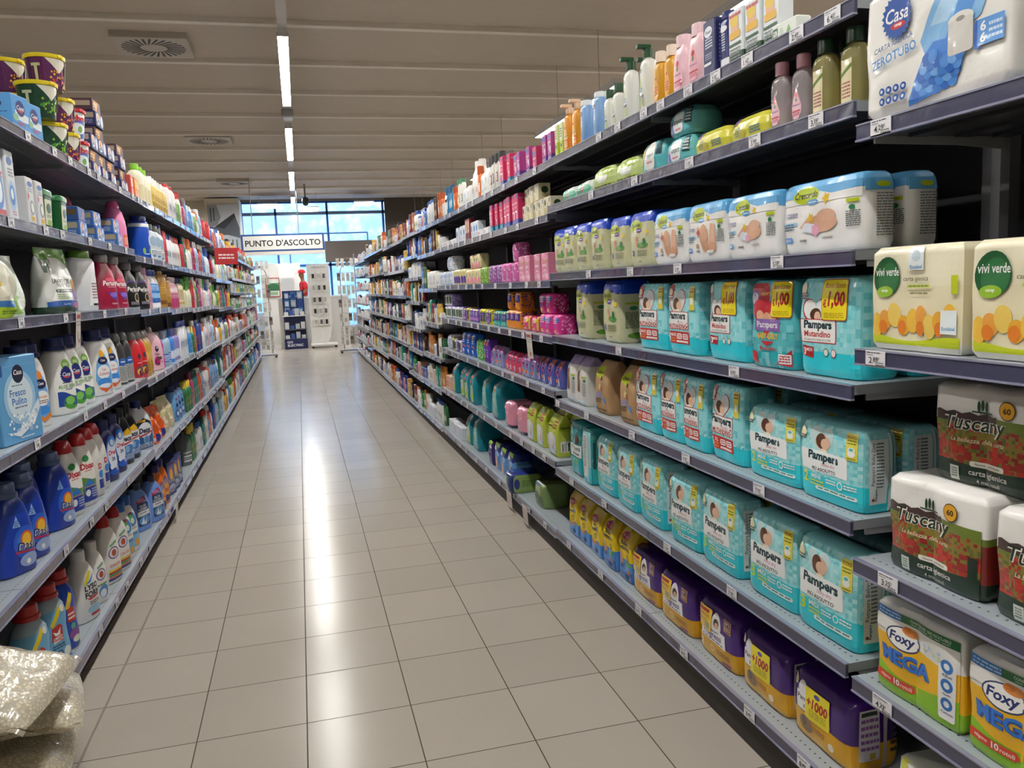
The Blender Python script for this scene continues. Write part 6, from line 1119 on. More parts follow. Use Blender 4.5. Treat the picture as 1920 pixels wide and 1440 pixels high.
stock('R', 2, [('nappy_mini', 1.875, dict(deep=1)), ('nappy_mini', 2.175, dict(deep=1)), ('nappy_pants6', 2.50, D1), ('nappy_pants5', 2.76, D1), ('nappy_pants5', 2.96, D1), ('nappy_pants4', 3.175), ('paper_nappy', 3.44, dict(deep=1)), ('paper_nappy', 3.77, D1), ('cow_pack', 4.10), ('cow_pack', 4.265),
    ('nuv_violet', 4.54), ('nuv_violet', 4.68), ('nuv_violet', 4.84), ('nuv_violet', 4.96), ('nuv_lilac', 5.08), ('nuv_lilac', 5.2), ('nuv_lilac', 5.31), ('nuv_pink', 5.44), ('nuv_pink', 5.56), ('nuv_pink', 5.68), ('nuv_pink', 5.80), ('nuv_lilac', 5.97), ('nuv_lilac', 6.1), ('nuv_lilac', 6.22), ('purple_slim', 6.40), ('purple_slim', 6.5), ('green_bag', 6.65), ('green_bag', 6.79), ('teal_wing', 6.98), ('teal_wing', 7.17), ('teal_wing', 7.36), ('pad_lilac', 7.62), ('pad_purple', 7.75), ('pad_lilac', 7.85), ('pad_yellow', 8.0), ('cotton_blue', 8.12)], rec=.05)
stock('R', 1, [('nappy_midi', 1.875, D1), ('nappy_midi', 2.165, D1), ('nappy_midi', 2.50, D1), ('nappy_maxi', 2.80, D1), ('nappy_junior', 3.12, D1), ('nappy_junior', 3.405), ('nappy_junior', 3.70, D1), ('nappy_xl', 3.975, dict(turn=1)), ('nappy_xl', 4.175),
    ('cotton_green', 4.60, D1), ('cotton_green', 4.90, D1), ('cotton_green', 5.12), ('pink_pads', 5.36, D1), ('pink_pads', 5.68, D1), ('lines_teal_pale', 6.10, D1), ('lines_teal_pale', 6.5), ('lines_teal', 6.98), ('lines_teal', 7.24), ('lines_teal', 7.48), ('lines_teal', 7.85)], rec=.045)
stock('R', 0, [('prog1000', 1.90, D1), ('prog1000', 2.215, D1), ('prog', 2.53, D1), ('prog', 2.87, D1), ('prog', 3.19), ('swim', 3.50), ('swim', 3.70), ('tiny_swim', 3.90), ('tiny_swim', 4.10), ('tiny_swim', 4.28), ('tena_green', 4.98), ('tena_flat', 5.46, dict(rec=-.03, deep=0)), ('tena_blue', 5.74), ('tena_blue', 5.93, D1), ('tena_blue', 6.16), ('tena_purple', 6.40, dict(up=0)), ('lines_teal_pale', 7.0), ('lines_teal', 7.3)], rec=.06)
# the paper bay nearest the camera
stock('R', 4, [('casa_rolls', 1.36, dict(jit=.3)), ('casa_rolls', .9)], rec=.012)
stock('R', 3, [('vivi_rolls', 1.49, dict(deep=0)), ('vivi_rolls', 1.165), ('vivi_rolls', .84)], rec=.03)
stock('R', 2, [('tuscany', 1.44, dict(jit=2)), ('tuscany', 1.10), ('tuscany', .76)], rec=.05)
put('tuscany', 'R', 2, 1.52, 1.395+.24, levels('R', 1.5)[2][0]+.2465, -math.pi/2+.03, 'upper of its stack')
stock('R', 1, [('foxy', 1.475, dict(jit=.5)), ('foxy', 1.165, dict(jit=.5)), ('foxy', .85)], rec=.03)
stock('R', 0, [('regina', 1.40), ('regina', 1.08), ('regina', .76)], rec=.03)

# left side, laundry
stock('L', 0, [('omino_blue', 3.46), ('omino_blue', 3.69), ('omino_navy', 3.875), ('lysoform', 4.215), ('chante_small', 4.42), ('chante', 4.74), ('chante', 4.94), ('spuma', 5.11), ('spuma', 5.27), ('felce', 5.765, dict(rec=.07)), ('felce', 6.01, dict(rec=.02)), ('soflan_o', 6.24), ('soflan_o', 6.44), ('dash_powder', 6.72), ('dash_powder', 6.90), ('dash_powder', 7.08), ('water', 7.86)], rec=.045)
stock('L', 1, [('dash', 3.42, D1), ('dash', 3.605, D1), ('dash', 4.035, D1), ('dixan', 4.225), ('dixan', 4.42), ('dixan_plain', 4.59), ('dixan_plain', 4.755), ('dreft', 4.965), ('dreft', 5.20), ('deox_black', 5.43), ('deox_black', 5.60), ('deox_white', 6.035), ('soflan_bag', 6.31), ('soflan_bag', 6.57), ('cream_bag', 6.82), ('cream_bag', 7.08), ('lt_blue', 7.40), ('lt_blue', 7.58), ('lt_blue', 7.76)], rec=.055)
put('dash', 'L', 1, 3.735, XL-.17, levels('L', 3.7)[1][0], math.pi/2, 'behind front row')
stock('L', 2, [('fresco_box', 3.525, dict(rec=.02)), ('casa_marsiglia', 3.68), ('casa_marsiglia', 3.84), ('casa_aloe', 4.23, D1), ('casa_aloe', 4.41), ('casa_aloe', 4.59), ('casa_color', 4.97), ('casa_color', 5.24), ('blk_slim', 5.47), ('blk_slim', 5.62), ('red_softener', 5.94), ('red_softener', 6.10), ('gold_softener', 6.24), ('gold_softener', 6.38), ('pink_softener', 6.74), ('magenta', 6.90), ('clear_soft', 7.09), ('clear_soft', 7.24), ('blue_soft', 7.40), ('lilac_soft', 7.56), ('lilac_soft', 7.71)], rec=.05)
stock('L', 3, [('paper_bag_handle', 3.28), ('grain_bag', 3.44, dict(rec=.01)), ('lav_bag', 3.66), ('W_pouch', 4.345, dict(rec=.03)), ('W_pouch', 4.63, dict(rec=.09)), ('white_slim', 4.81), ('white_slim', 5.0, dict(rec=.09)), ('perlana_red', 5.28), ('perlana_red', 5.60), ('perlana_black', 5.96), ('perlana_black', 6.32), ('pink_wool', 6.52), ('wb_blue', 6.70), ('wb_blue', 6.88), ('gold_bottle', 7.18), ('gold_bottle', 7.46), ('pink_clear', 7.64), ('pink_clear', 7.80), ('pink_clear', 7.95), ('ivory_bottle', 8.10), ('ivory_bottle', 8.25)], rec=.04)
put('tub_eco', 'L', 3, 3.95, XL-.30, levels('L', 4)[3][0], math.pi/2, 'behind front row')
stock('L', 4, [('calgon_red', 3.50), ('calgon_tall', 3.655), ('white_small', 3.85), ('white_small', 3.98), ('tub_eco', 4.16), ('tub_eco', 4.42), ('dash_pods_lt', 4.73, dict(up=1, upkey='dash_pods_or')), ('dash_pods_lt', 5.13, dict(up=1, upkey='dash_pods_lt')), ('dash_pods_lt', 5.62, dict(up=1)), ('pink_big', 5.775), ('blue_tall', 6.55), ('grey_spray', 6.90), ('grey_spray', 7.06), ('grey_spray', 7.22)], rec=.03)
put('pink_big', 'L', 4, 5.1, XL-.32, levels('L', 5.1)[4][0], math.pi/2, 'behind front row')
put('pink_big', 'L', 4, 5.42, XL-.30, levels('L', 5.4)[4][0], math.pi/2, 'behind front row')
stock('L', 5, [('casa_soap', 3.90), ('casa_soap', 4.06), ('red_carton', 6.16), ('orange_carton', 6.28), ('orange_carton', 6.39), ('clear_green_cap', 6.60), ('clear_green_cap', 6.76), ('clear_green_cap', 6.93)]+[('yellow_bottle', 7.1+.12*i) for i in range(6)], rec=.03)
zt = levels('L', 5)[5][0]
for y_, n_ in ((5.24, 3), (5.43, 6), (5.66, 3), (6.0, 4)):
    z_ = zt+.0005
    for k in range(n_):
        key = 'dash_pods' if k % 2 == 0 else 'dash_pods_gold'
        put(key, 'L', 5, y_-.09, XL-.115-.01*(k % 2), z_, math.pi/2+rng.uniform(-.05, .05), '' if k == 0 else ORD[k+1]+' level of its stack')
        z_ += TYPES[key].dims[2]+.0005
TZ = .1655
for key, y_, k, xx in (('tub_purple', 4.62, 0, .30), ('tub_purple', 4.62, 1, .30), ('tub_purple', 4.62, 2, .30), ('tub_green', 4.47, 0, .105), ('tub_green', 4.36, 1, .105), ('tub_purple', 4.53, 2, .10), ('tub_purple', 4.72, 0, .11), ('tub_purple', 4.70, 1, .115), ('tub_red', 4.96, 0, .12), ('tub_red', 4.94, 1, .12)):
    put(key, 'L', 5, y_, XL-xx, zt+.0005+k*TZ, math.pi/2-.5, '' if k == 0 else ORD[k+1]+' level of its stack')

# ------------------------------------------------------------------ the farther bays: smaller goods, each one mesh
FAR = {'R': [], 'L': []}
def far_type(key, kind, cat, desc, w, h, d, body, prof='round', cap=('fff', .5), lab=None, n=2.6, sides='R', wide=False, material=None):
    def make():
        mb = MB()
        if prof == 'box':
            L = box_loft(w, h, d, .003); L.body(mb, body if isinstance(body, list) else [(1, body)], ss=L.cum[:-1])
            if lab: L.wrap(mb, lab, -w*.48, .02*h, w*.96, .96*h, flat=True, off=.0008)
        elif prof == 'bag':
            L = Loft(brick(w, h, d, 1.3), 4, amp=.003, seed=len(key)); L.body(mb, body if isinstance(body, list) else [(1, body)], nseg=20)
            if lab: L.wrap(mb, lab, -w*.46, .04*h, w*.92, .9*h, step=.05)
        else:
            P = BP[prof]; L = Loft([(a*h, b*w/2, c*d/2) for a, b, c in P], n)
            hb = P[-1][0]*h
            bands = body if isinstance(body, list) else [(1, body)]
            L.body(mb, bands, nseg=16)
            q = MB(); r = cap[1]*min(w, d*1.5)/2
            Loft([(0, r, r), (h-hb+.02-.005, r*.96, r*.96), (h-hb+.02, r*.8, r*.8)], 2).body(q, [(1, cap[0])], nseg=12)
            mb.add([(x, y, z+hb-.02) for x, y, z in q.v], q.f, q.c)
            if lab: L.wrap(mb, lab, -w*.42, .06*h, w*.84, .55*h, step=.05)
        nm = kind
        return [(nm, mb.mesh(nm, 40), material or (M_CARD if prof == 'box' else M_PLAST))]
    add_type(key, kind, cat, desc, (w, d, h), make)
    for s in sides: FAR[s].append((key, wide))
def BND(c1, c2=None): return [('R', .05, .3, .95, .8, c1, .1), ('L', .15, .4, .85, .7, 3, c2 or K_)]
i_ = 0
for c, cp, lb, nm in (('e6e4df', 'e6e4df', '9a3a4a', 'white shampoo bottle with wine red label'), ('efece4', 'c98a3a', 'c98a3a', 'ivory shampoo bottle with gold cap'), ('8a2a36', '6a1f2a', 'e0c9a0', 'wine red shampoo bottle'), ('24408f', '1c2f70', 'dfe6f0', 'blue shampoo bottle with pale label'), ('2f6a3f', '24502f', 'e0e6c8', 'green shampoo bottle'),
                      ('c9823a', 'a8621f', 'f0dcb0', 'amber shampoo bottle'), ('4a2a24', '2f1a16', 'c9a05a', 'dark brown shampoo bottle'), ('e9e9e6', '2f5fae', '9ab8dc', 'white shampoo bottle with blue cap'), ('d9b84a', 'b8902a', '6a4a1f', 'gold yellow shampoo bottle')):
    far_type('shamp%d' % i_, 'shampoo_bottle', 'shampoo', nm, .075, .215, .05, c, ['flask', 'tall', 'lotion'][i_ % 3], (cp, .7), BND(lb, W_)); i_ += 1
for c, cp, lb, nm in (('d8d4cc', '3a3a3c', '7a3a4a', 'grey conditioner bottle with black cap'), ('e3c2a6', 'd0a080', '8a5a3a', 'peach conditioner bottle'), ('e6e2da', '4f8a6a', '4f8a6a', 'white shower gel bottle with green cap'), ('2a84b8', '1f5f8a', 'dfeaf2', 'turquoise shower gel bottle'), ('d8702a', 'b8501a', 'f2d0a8', 'orange shower gel bottle'), ('24243a', '1a1a28', '8a8ab0', 'black shower gel bottle')):
    far_type('gel%d' % i_, 'shower_gel_bottle', 'shower gel', nm, .08, .225, .05, c, ['lotion', 'flask', 'tall'][i_ % 3], (cp, .8), BND(lb, W_)); i_ += 1
for c, lb, nm in (('d9d7d2', 'a83a4a', 'white hair dye box with red panel'), ('8a2f3a', 'e0b89a', 'dark red hair dye box'), ('e6e2da', 'b5722a', 'cream hair dye box with orange panel'), ('b8502a', 'f0d8a8', 'rust orange hair dye box'), ('3a2a5a', 'c9b0d8', 'purple hair dye box'), ('d8b02a', 'a83a1f', 'yellow hair dye box')):
    far_type('dye%d' % i_, 'hair_dye_box', 'hair dye', nm, .085, .185, .065, c, 'box', lab=[('R', .1, .35, .9, .92, lb), ('E', .5, .62, .26, .18, 'd8a88a'), ('L', .1, .08, .9, .28, 3, K_)]); i_ += 1
for c, cp, nm in (('eceae6', 'd8d6d0', 'white cream jar carton'), ('dfe6ee', '5a8ac0', 'pale blue face cream box')):
    far_type('cream%d' % i_, 'face_cream_box', 'face cream', nm, .09, .12, .07, c, 'box', lab=[('E', .5, .6, .28, .2, cp), ('L', .2, .1, .8, .35, 3, '8a8f98')]); i_ += 1
for c, cp, nm in (('d0d4d8', '2f5fae', 'silver deodorant can with blue cap'), ('e9e9e6', 'e6e6e2', 'white deodorant can'), ('3a3f48', '1f2228', 'black deodorant can'), ('d87aa0', 'e6e2e4', 'pink deodorant can')):
    far_type('deo%d' % i_, 'deodorant_can', 'deodorant', nm, .052, .165, .052, c, 'tall', (cp, .9), BND('c9ccd2', '4a5a7a'), 2); i_ += 1
far_type('cupw', 'plastic_cup_stack', 'cups', 'white plastic tumbler stack', .13, .30, .13, 'e9e8e4', 'cone', ('e9e8e4', .5), [('R', .2, .2, .8, .6, 'd3d2cc'), ('L', .3, .3, .7, .5, 3, 'b84a3a')], 2)
far_type('wipebox', 'tissue_box', 'tissues', 'blue and white tissue box', .22, .10, .12, 'dfe3ea', 'box', lab=[('R', 0, 0, .3, 1, '2f6ac0'), ('E', .65, .5, .25, .3, 'c9d6ea')], wide=True)
far_type('tisspink', 'tissue_box', 'tissues', 'peach tissue cube with orange square', .14, .14, .13, 'e6b8a0', 'box', lab=[('R', .3, .2, .7, .6, 'd8602a'), ('R', .42, .3, .58, .5, 'f0c9a8')])
far_type('tissnavy', 'tissue_box', 'tissues', 'navy and white tissue box', .16, .12, .11, 'd9dde6', 'box', lab=[('R', .2, .1, .9, .9, '24305f'), ('L', .3, .3, .8, .7, 3, 'dfe4ee')])
far_type('zebox', 'tissue_box', 'tissues', 'tissue box with violet panel and blue rim', .15, .12, .11, '4f7ac0', 'box', lab=[('R', .08, .08, .92, .92, '8a2f5a'), ('L', .2, .3, .8, .7, 2, 'f0e6ea')])
far_type('mlkbag', 'cotton_wool_bag', 'cotton wool', 'white cotton wool bag', .17, .16, .12, 'e6e5e0', 'bag', lab=[('E', .5, .6, .25, .2, '8ab0d8'), ('L', .2, .2, .8, .35, 2, '7a8fb0')], wide=True)
far_type('tealbag', 'cotton_wool_bag', 'cotton wool', 'teal soap refill bag', .12, .22, .09, '2f9a8a', 'bag', lab=[('R', .2, .1, .8, .6, 'd8e2d8')])
far_type('lavpads', 'razor_blister', 'razors', 'pale hanging blister card', .10, .17, .04, 'd8d6d2', 'box', lab=[('R', .1, .1, .9, .55, 'b8c0c8'), ('R', 0, .8, 1, 1, '3a6ab0')], sides='RL', wide=True)
for c, cp, nm in (('2f8a3f', '1f5a2a', 'green mouthwash bottle with dark cap'), ('5a86d8', '24489a', 'blue mouthwash bottle'), ('e9ebe6', '24489a', 'white mouthwash bottle with navy cap')):
    far_type('mouth%d' % i_, 'mouthwash_bottle', 'mouthwash', nm, .095, .215, .07, c, 'round', (cp, .6), BND('dfe6dc', '2a6a4a')); i_ += 1
far_type('tpaste', 'toothpaste_box', 'toothpaste', 'white toothpaste carton with blue end', .19, .05, .05, 'dfe2e6', 'box', lab=[('R', .6, 0, 1, 1, '2f5fae'), ('L', .1, .3, .5, .7, 2, 'c8343a')], wide=True)
# cleaners on the left
for c, cp, lb, nm, pf in (('2f8ad0', 'e6e6e2', 'dfe8f2', 'sky blue floor cleaner bottle', 'deterg'), ('e6e7e4', '2f5fae', '3f86c8', 'white floor cleaner bottle with blue cap', 'deterg'), ('1f7a74', '14564f', 'c9d8a0', 'teal floor cleaner bottle', 'wave'), ('e3e2dc', 'c8343a', 'c8343a', 'white bleach jug with red label', 'deterg'), ('e4e6ea', '24489a', '8fb0dc', 'white laundry bottle with deep blue cap', 'slant'),
                          ('9cc0e0', 'e6e8ea', 'e6ecf4', 'pale blue dish soap bottle', 'flask'), ('e6e4e0', 'c83a3a', '3f6ab0', 'white laundry bottle with red cap', 'tall'), ('c9ced6', '7a7f88', '3f74b4', 'silver grey laundry bottle', 'slant'), ('2f7a4f', 'e6d24a', 'e6d24a', 'green dish soap bottle with yellow cap', 'flask'), ('8f7ac0', '5a4a90', 'dfd8ee', 'lilac floor cleaner bottle', 'deterg'), ('b8326a', '7a1f48', 'f0c9d8', 'magenta floor cleaner bottle', 'flask'), ('d05a2a', 'e6e2dc', 'f2d8c0', 'orange cleaner bottle with white cap', 'slant'), ('24489a', '16306a', 'e0602a', 'deep blue cleaner bottle with orange mark', 'tall')):
    far_type('clean%d' % i_, ['floor_cleaner_bottle', 'dish_soap_bottle', 'bleach_bottle'][i_ % 3] if 'dish' not in nm else 'dish_soap_bottle', 'household cleaner', nm, .105, .275, .08, c, pf, (cp, .5), BND(lb, K_), sides='L'); i_ += 1
for c, cp, lb, nm in (('e6e6e4', 'd8702a', '9ab8d8', 'white spray bottle with orange trigger'), ('d9e3ea', '2f5fae', '2f6ac0', 'pale blue spray bottle with navy trigger'), ('e3dfc4', '4f9a3a', 'b8c84a', 'pale yellow spray bottle with green trigger'), ('d8a8c0', 'e6e2e4', 'a83a7a', 'pink spray bottle with white trigger')):
    far_type('spray%d' % i_, 'spray_cleaner_bottle', 'household cleaner', nm, .10, .27, .075, c, 'trigger', (cp, .6), BND(lb, W_), sides='L'); i_ += 1
for c, cp, nm in (('c8343a', 'b0202a', 'red insect spray can'), ('e0b02a', '3a3a3c', 'yellow furniture polish can'), ('7fae5a', 'e6e6e0', 'green air freshener can'), ('8a6ab0', 'd8d0e4', 'violet air freshener can')):
    far_type('can%d' % i_, 'spray_can', 'sprays', nm, .06, .24, .06, c, 'tall', (cp, .9), BND('e6e4dc', '5a4a4a'), 2, sides='L'); i_ += 1
for c, lb, nm in (('d9cf4a', '4f8a3a', 'yellow and green sponge pack'), ('d8d6ce', 'c8504a', 'white cloth pack with red card'), ('5a86b8', 'e6e6e0', 'blue glove packet'), ('d88a3a', 'f0dca8', 'orange cloth pack'), ('3f8a4a', 'd8e6c0', 'green scourer pack'), ('b8aec4', '6a4a90', 'lilac refill sachet')):
    far_type('sponge%d' % i_, ['sponge_pack', 'cloth_pack', 'glove_packet'][i_ % 3], 'cleaning cloths', nm, .15, .16, .07, c, 'bag', lab=[('R', .1, .5, .9, .9, lb), ('L', .15, .1, .85, .4, 3, '5a5f5a')], sides='L', wide=True); i_ += 1
far_type('sodabox', 'descaler_box', 'laundry additives', 'white and red descaler carton', .09, .20, .06, 'd9d6d4', 'box', lab=[('R', .2, .1, .5, .95, 'c84a44'), ('L', .55, .2, .9, .8, 5, '8a5a6a')], sides='L')
far_type('greywipe', 'softener_bottle', 'fabric softener', 'blue softener bottle with grey cap', .12, .27, .09, '6f9fd0', 'slant', ('7a7f86', .5), BND('2f5fae', W_), sides='L')

def fill(side, li, y0, y1, seed, keys=None, wide=None, hmax=None, step=1.0):
    rr = random.Random(seed)
    y = y0
    sg = 1 if side == 'R' else -1
    while y < y1-.05:
        lvs = levels(side, y+.05)
        n = len(lvs)
        if li >= n: y += .5; continue
        gap = (lvs[li+1][0]-lvs[li][0]-.06) if li+1 < n else .34
        pool = [k for k, w_ in FAR[side] if (keys is None or any(k.startswith(q) for q in keys))]
        ok = [k for k in pool if TYPES[k].dims[2] <= gap*1.0]
        if not ok: ok = [min(pool, key=lambda k: TYPES[k].dims[2])]
        key = rr.choice(ok)
        run = rr.choice((1, 2, 2, 3, 4)) if y < 9 else rr.choice((1, 1, 2, 2))
        big = 1.0 if y < 9.5 else (1.25 if y < 13 else 1.6)
        w, d, h = TYPES[key].dims
        sc = (big, min(big, 1.3), min(gap/h, 1.0 if rr.random() < .4 else min(1.18, gap/h)))
        for q in range(run):
            if y+w*big > y1: break
            if bay_no(side, y+.03) != bay_no(side, y+w*big-.03): y = bay_next(side, y)+.035
            lvs2 = levels(side, y+w*big/2)
            if li >= len(lvs2): break
            z, xr = lvs2[li]
            put(key, side, li, y+w*big/2, xr+sg*(.04+d*sc[1]/2+rr.uniform(-.008, .012)), z+.0005, (-math.pi/2 if side == 'R' else math.pi/2)+rr.uniform(-.05, .05), '', sc)
            y += w*big+rr.uniform(.004, .016)*(1 if y < 10 else 1.5)
        if rr.random() < .22: y += rr.uniform(.02, .12)
def bay_next(side, y):
    e = bay_edges(side)
    return next(q for q in e if q > y+.001)
E_R, E_L = 21.70, 21.65
HAIR = ['shamp', 'gel', 'dye', 'cream', 'deo']
fill('R', 6, 5.72, 8.45, 1, ['cupw', 'cream', 'mlk', 'gel', 'shamp1', 'shamp0'])
fill('R', 5, 6.10, 8.45, 2, ['cream', 'dye', 'tpaste', 'shamp7'])
fill('R', 0, 7.60, 8.45, 3, ['wipebox', 'tissnavy'])
fill('R', 1, 8.10, 8.45, 4, ['tisspink'])
for li in range(0, 8):
    keys = {0: ['tiss', 'wipebox', 'zebox', 'mouth', 'shamp'], 1: ['tiss', 'zebox', 'mouth', 'shamp', 'gel', 'tealbag'], 2: ['mouth', 'deo', 'shamp', 'mlk', 'cream']}.get(li, ['deo', 'cream', 'tealbag', 'mouth', 'shamp', 'mlk', 'lavpads'])
    fill('R', li, 8.53, 11.1, 20+li, keys)
    fill('R', li, 11.18, 17.75, 40+li, HAIR if li > 1 else HAIR+['tealbag', 'mouth'])
    fill('R', li, 17.85, E_R, 60+li, ['lavpads', 'deo', 'cream', 'tpaste', 'mlk'])
LQ = {5: (7.86, ['spray', 'clean', 'can', 'greywipe']), 4: (7.26, ['greywipe', 'clean', 'can', 'sodabox', 'spray']), 3: (8.29, ['clean', 'sodabox', 'spray', 'can']), 2: (7.76, ['greywipe', 'clean', 'spray']), 1: (7.82, ['greywipe', 'clean']), 0: (7.92, ['clean', 'spray', 'can'])}
for li, (y0, keys) in LQ.items():
    fill('L', li, y0, 11.02, 80+li, keys)
    fill('L', li, 11.12, 13.7, 90+li, ['clean', 'can', 'spray'])
for li in range(0, 7):
    fill('L', li, 13.8, E_L, 100+li, ['sponge', 'lavpads', 'clean', 'can'] if li < 5 else ['sponge', 'spray', 'can'])

# labels: the look of the thing, then which of its like it is
side_w = {'R': 'right', 'L': 'left'}
groups = {}
for p in PL:
    p['lv'] = lv_name(p['li'], len(levels(p['side'], p['y'])))
    ds = TYPES[p['key']].desc
    if p['note']: ds = ds.split(' with ')[0].split(' picturing ')[0].split(' showing ')[0].split(' of ')[0]
    groups.setdefault((ds, p['side'], p['lv'], p['note']), []).append(p)
for (desc, side, lv, note), ps in groups.items():
    ps.sort(key=lambda p: (round(p['y'], 2), abs(p['x'])))
    for i, p in enumerate(ps):
        where = '%s %s shelf' % (lv, side_w[side])
        head = desc+(', '+note if note else '')
        lab = '%s, on %s' % (head, where) if len(ps) == 1 else '%s, %s from near end, %s' % (head, ordn(i+1), where)
        t = TYPES[p['key']]
        p['obj'] = place(p['key'], p['x'], p['y'], p['z'], p['rz'], lab, '%ss on the shelves' % t.kind.replace('_', ' '), p['scale'], p['tilt'])
# ------------------------------------------------------------------ price tags in the rails
M_TAG = mat('tag_paper', 0.5)
def tag_mesh(price, seed):
    mb = MB(); w, h = .066, .0405
    mb.box(-w/2, -.0008, 0, w/2, .0008, h, 'e6e5ea')
    L = Loft([(0, w/2, .0008), (h, w/2, .0008)], outline=rect_outline(w, .0016, .0003))
    d = [('L', .06, .80, .8, .94, 1, '55565c'), ('L', .06, .68, .4, .78, 1, '77787e'), ('L', .52, .08, .94, .32, 2, '66676d')]
    if price:
        a, b = price.split('.')
        d += [('T', a+'.', .30, .40, .40, .22, '1f2024', .01), ('T', b, .53, .46, .30, .25, '1f2024', .01), ('T', '€', .70, .55, .14, .1, '1f2024')]
    else:
        d += [('R', .24, .25, .34, .62, '3a3b40'), ('R', .42, .32, .62, .6, '55565c')]
    L.wrap(mb, d, -w/2, 0, w, h, flat=True, off=.0004)
    me = mb.mesh('price_tag'); me.materials.append(M_TAG)
    return me
TAG_PLAIN = [tag_mesh(None, 0)]
_tags = []
def price_tag(side, li, y, price=None, scale=1.0):
    z, xr = levels(side, y)[li]
    sg = 1 if side == 'R' else -1
    me = tag_mesh(price, 0) if price else TAG_PLAIN[0]
    o = link('price_tag', me)
    o.location = (xr-sg*.0032, y, z-.0418); o.rotation_euler = (0, 0, -math.pi/2 if side == 'R' else math.pi/2)
    if scale != 1: o.scale = (scale, 1, 1)
    _tags.append((o, side, li, y, price))
R_READ = {6: [(1.93, '6.40'), (2.09, '2.49'), (2.35, '1.65'), (2.55, '2.35'), (2.75, '5.65'), (2.98, '3.29'), (3.14, '2.99'), (3.42, '3.79'), (3.65, '2.95')],
          5: [(2.00, '3.39'), (2.31, '3.99'), (2.75, '1.89'), (3.25, '1.99'), (3.78, '1.99')],
          4: [(2.19, '5.59'), (2.86, '5.39'), (3.32, '5.39'), (3.85, '7.49')],
          3: [(2.45, '9.90'), (3.48, '5.29')], 2: [(2.30, '7.90'), (2.82, '9.90'), (3.35, '9.90'), (3.95, '5.29'), (4.44, '5.29')],
          1: [(2.46, '7.90'), (2.98, '7.90'), (3.7, '9.90'), (4.2, '7.90')], 0: [(2.02, '8.49'), (2.33, '8.49'), (2.82, '8.49'), (3.27, '8.49'), (3.75, '5.99'), (4.25, '5.99')]}
for li, v in R_READ.items():
    for y, pr_ in v: price_tag('R', li, y, pr_)
for li, y, pr_ in ((4, 1.72, '4.29'), (3, 1.73, '2.89'), (2, 1.675, '3.25'), (1, 1.69, '4.29')): price_tag('R', li, y, pr_, 1.08)
rt_ = random.Random(5)
for li in range(7):
    y = 4.72
    while y < 10.6:
        price_tag('R', li, y); y += rt_.uniform(.24, .46)
for li, ys in {5: (3.75, 4.12, 4.38, 4.74, 4.95, 5.5, 5.9, 6.2), 4: (3.42, 3.85, 4.1, 4.6, 5.05, 5.5), 3: (3.40, 4.0, 4.75, 5.3), 2: (3.42, 4.15, 4.55, 5.0, 5.4), 1: (3.62, 4.05, 4.35, 4.9, 5.4), 0: (4.0, 4.35, 4.6, 5.0, 5.3, 5.7)}.items():
    for y in ys: price_tag('L', li, y)
    y = 6.1
    while y < 10.6:
        price_tag('L', li, y); y += rt_.uniform(.26, .48)
from collections import defaultdict
_c = defaultdict(list)
for t in _tags:
    _c[(t[1], lv_name(t[2], len(levels(t[1], t[3]))))].append(t)
for (side, lv), ts in _c.items():
    ts.sort(key=lambda t: t[3])
    for i, (o, s, li, y, pr_) in enumerate(ts):
        if pr_: lab = 'white price tag reading %s, %s from near end, %s right rail' % (pr_, ordn(i+1), lv)
        else: lab = 'small white price tag, %s from near end, %s %s rail' % (ordn(i+1), lv, side_w[side])
        tag(o, lab, 'price tag', 'price tags in the shelf rails')
# ------------------------------------------------------------------ things on and above the ceiling line
tr_ = empty('light_track', (.035, 7.4, LZ+.05))
MB().box(-.05, 0, 0, .05, 19.8, .045, 'b9b5ae').build('channel', M_STEEL, tr_)
for y in (.1, 2.3, 5.6, 10.5, 15.4, 19.7):
    for x in (-.045, .045): MB().tube([(x, y, .04), (x, y, CEIL-LZ+.02)], .004, '555555', 5).build('hanger', M_METAL, tr_)
tag(tr_, 'grey ceiling channel carrying the light strips over the aisle', 'light track')
em = empty('emergency_light', (.035, 13.15, LZ-.03))
MB().box(-.09, -.16, -.04, .09, .16, .075, '9b9a98', .012).build('housing', M_PLAST, em)
MB().box(-.06, -.12, -.05, .06, .12, -.038, 'c9c9c6').build('lens', M_PLAST, em)
tag(em, 'grey emergency light box between the first two light strips over the aisle', 'emergency light')
for i, y in enumerate((10.35, 16.5, 22.75)):
    v = empty('ceiling_vent', (-1.45, y+.4, CEIL-.03))
    MB().box(-.41, -.41, 0.012, .41, .41, .2, 'b0a89d').build('duct_box', M_CONC, v)
    MB().box(-.41, -.41, 0, .41, .41, .012, 'b7b0a6').build('face_plate', M_CONC, v)
    mb = MB()
    for k in range(28):
        a = 2*math.pi*k/28; c, s = math.cos(a), math.sin(a); t = a+.25; ct, st = math.cos(t), math.sin(t)
        q = [(.15*c-.010*s, .15*s+.010*c), (.15*c+.010*s, .15*s-.010*c), (.355*ct+.014*st, .355*st-.014*ct), (.355*ct-.014*st, .355*st+.014*ct)]
        mb.add([(x, y2, -.002) for x, y2 in q]+[(x, y2, 0.001) for x, y2 in q], [(0, 1, 2, 3), (7, 6, 5, 4), (0, 4, 5, 1), (1, 5, 6, 2), (2, 6, 7, 3), (3, 7, 4, 0)], '17161a')
    mb.build('vent_slats', M_DARK, v)
    tag(v, 'square ceiling air vent with radial slots, %s from the near end' % ordn(i+1), 'air vent', 'ceiling air vents')
cc = empty('security_camera', (.37, 24.0, CEIL))
MB().tube([(0, 0, .1), (0, 0, -.33)], .025, '8a8a8a', 8).build('stem', M_STEEL, cc)
MB().lathe([(.02, -.56), (.07, -.53), (.09, -.45), (.09, -.36), (.05, -.32)], '2a2a2e', 16).build('dome', M_PLAST, cc)
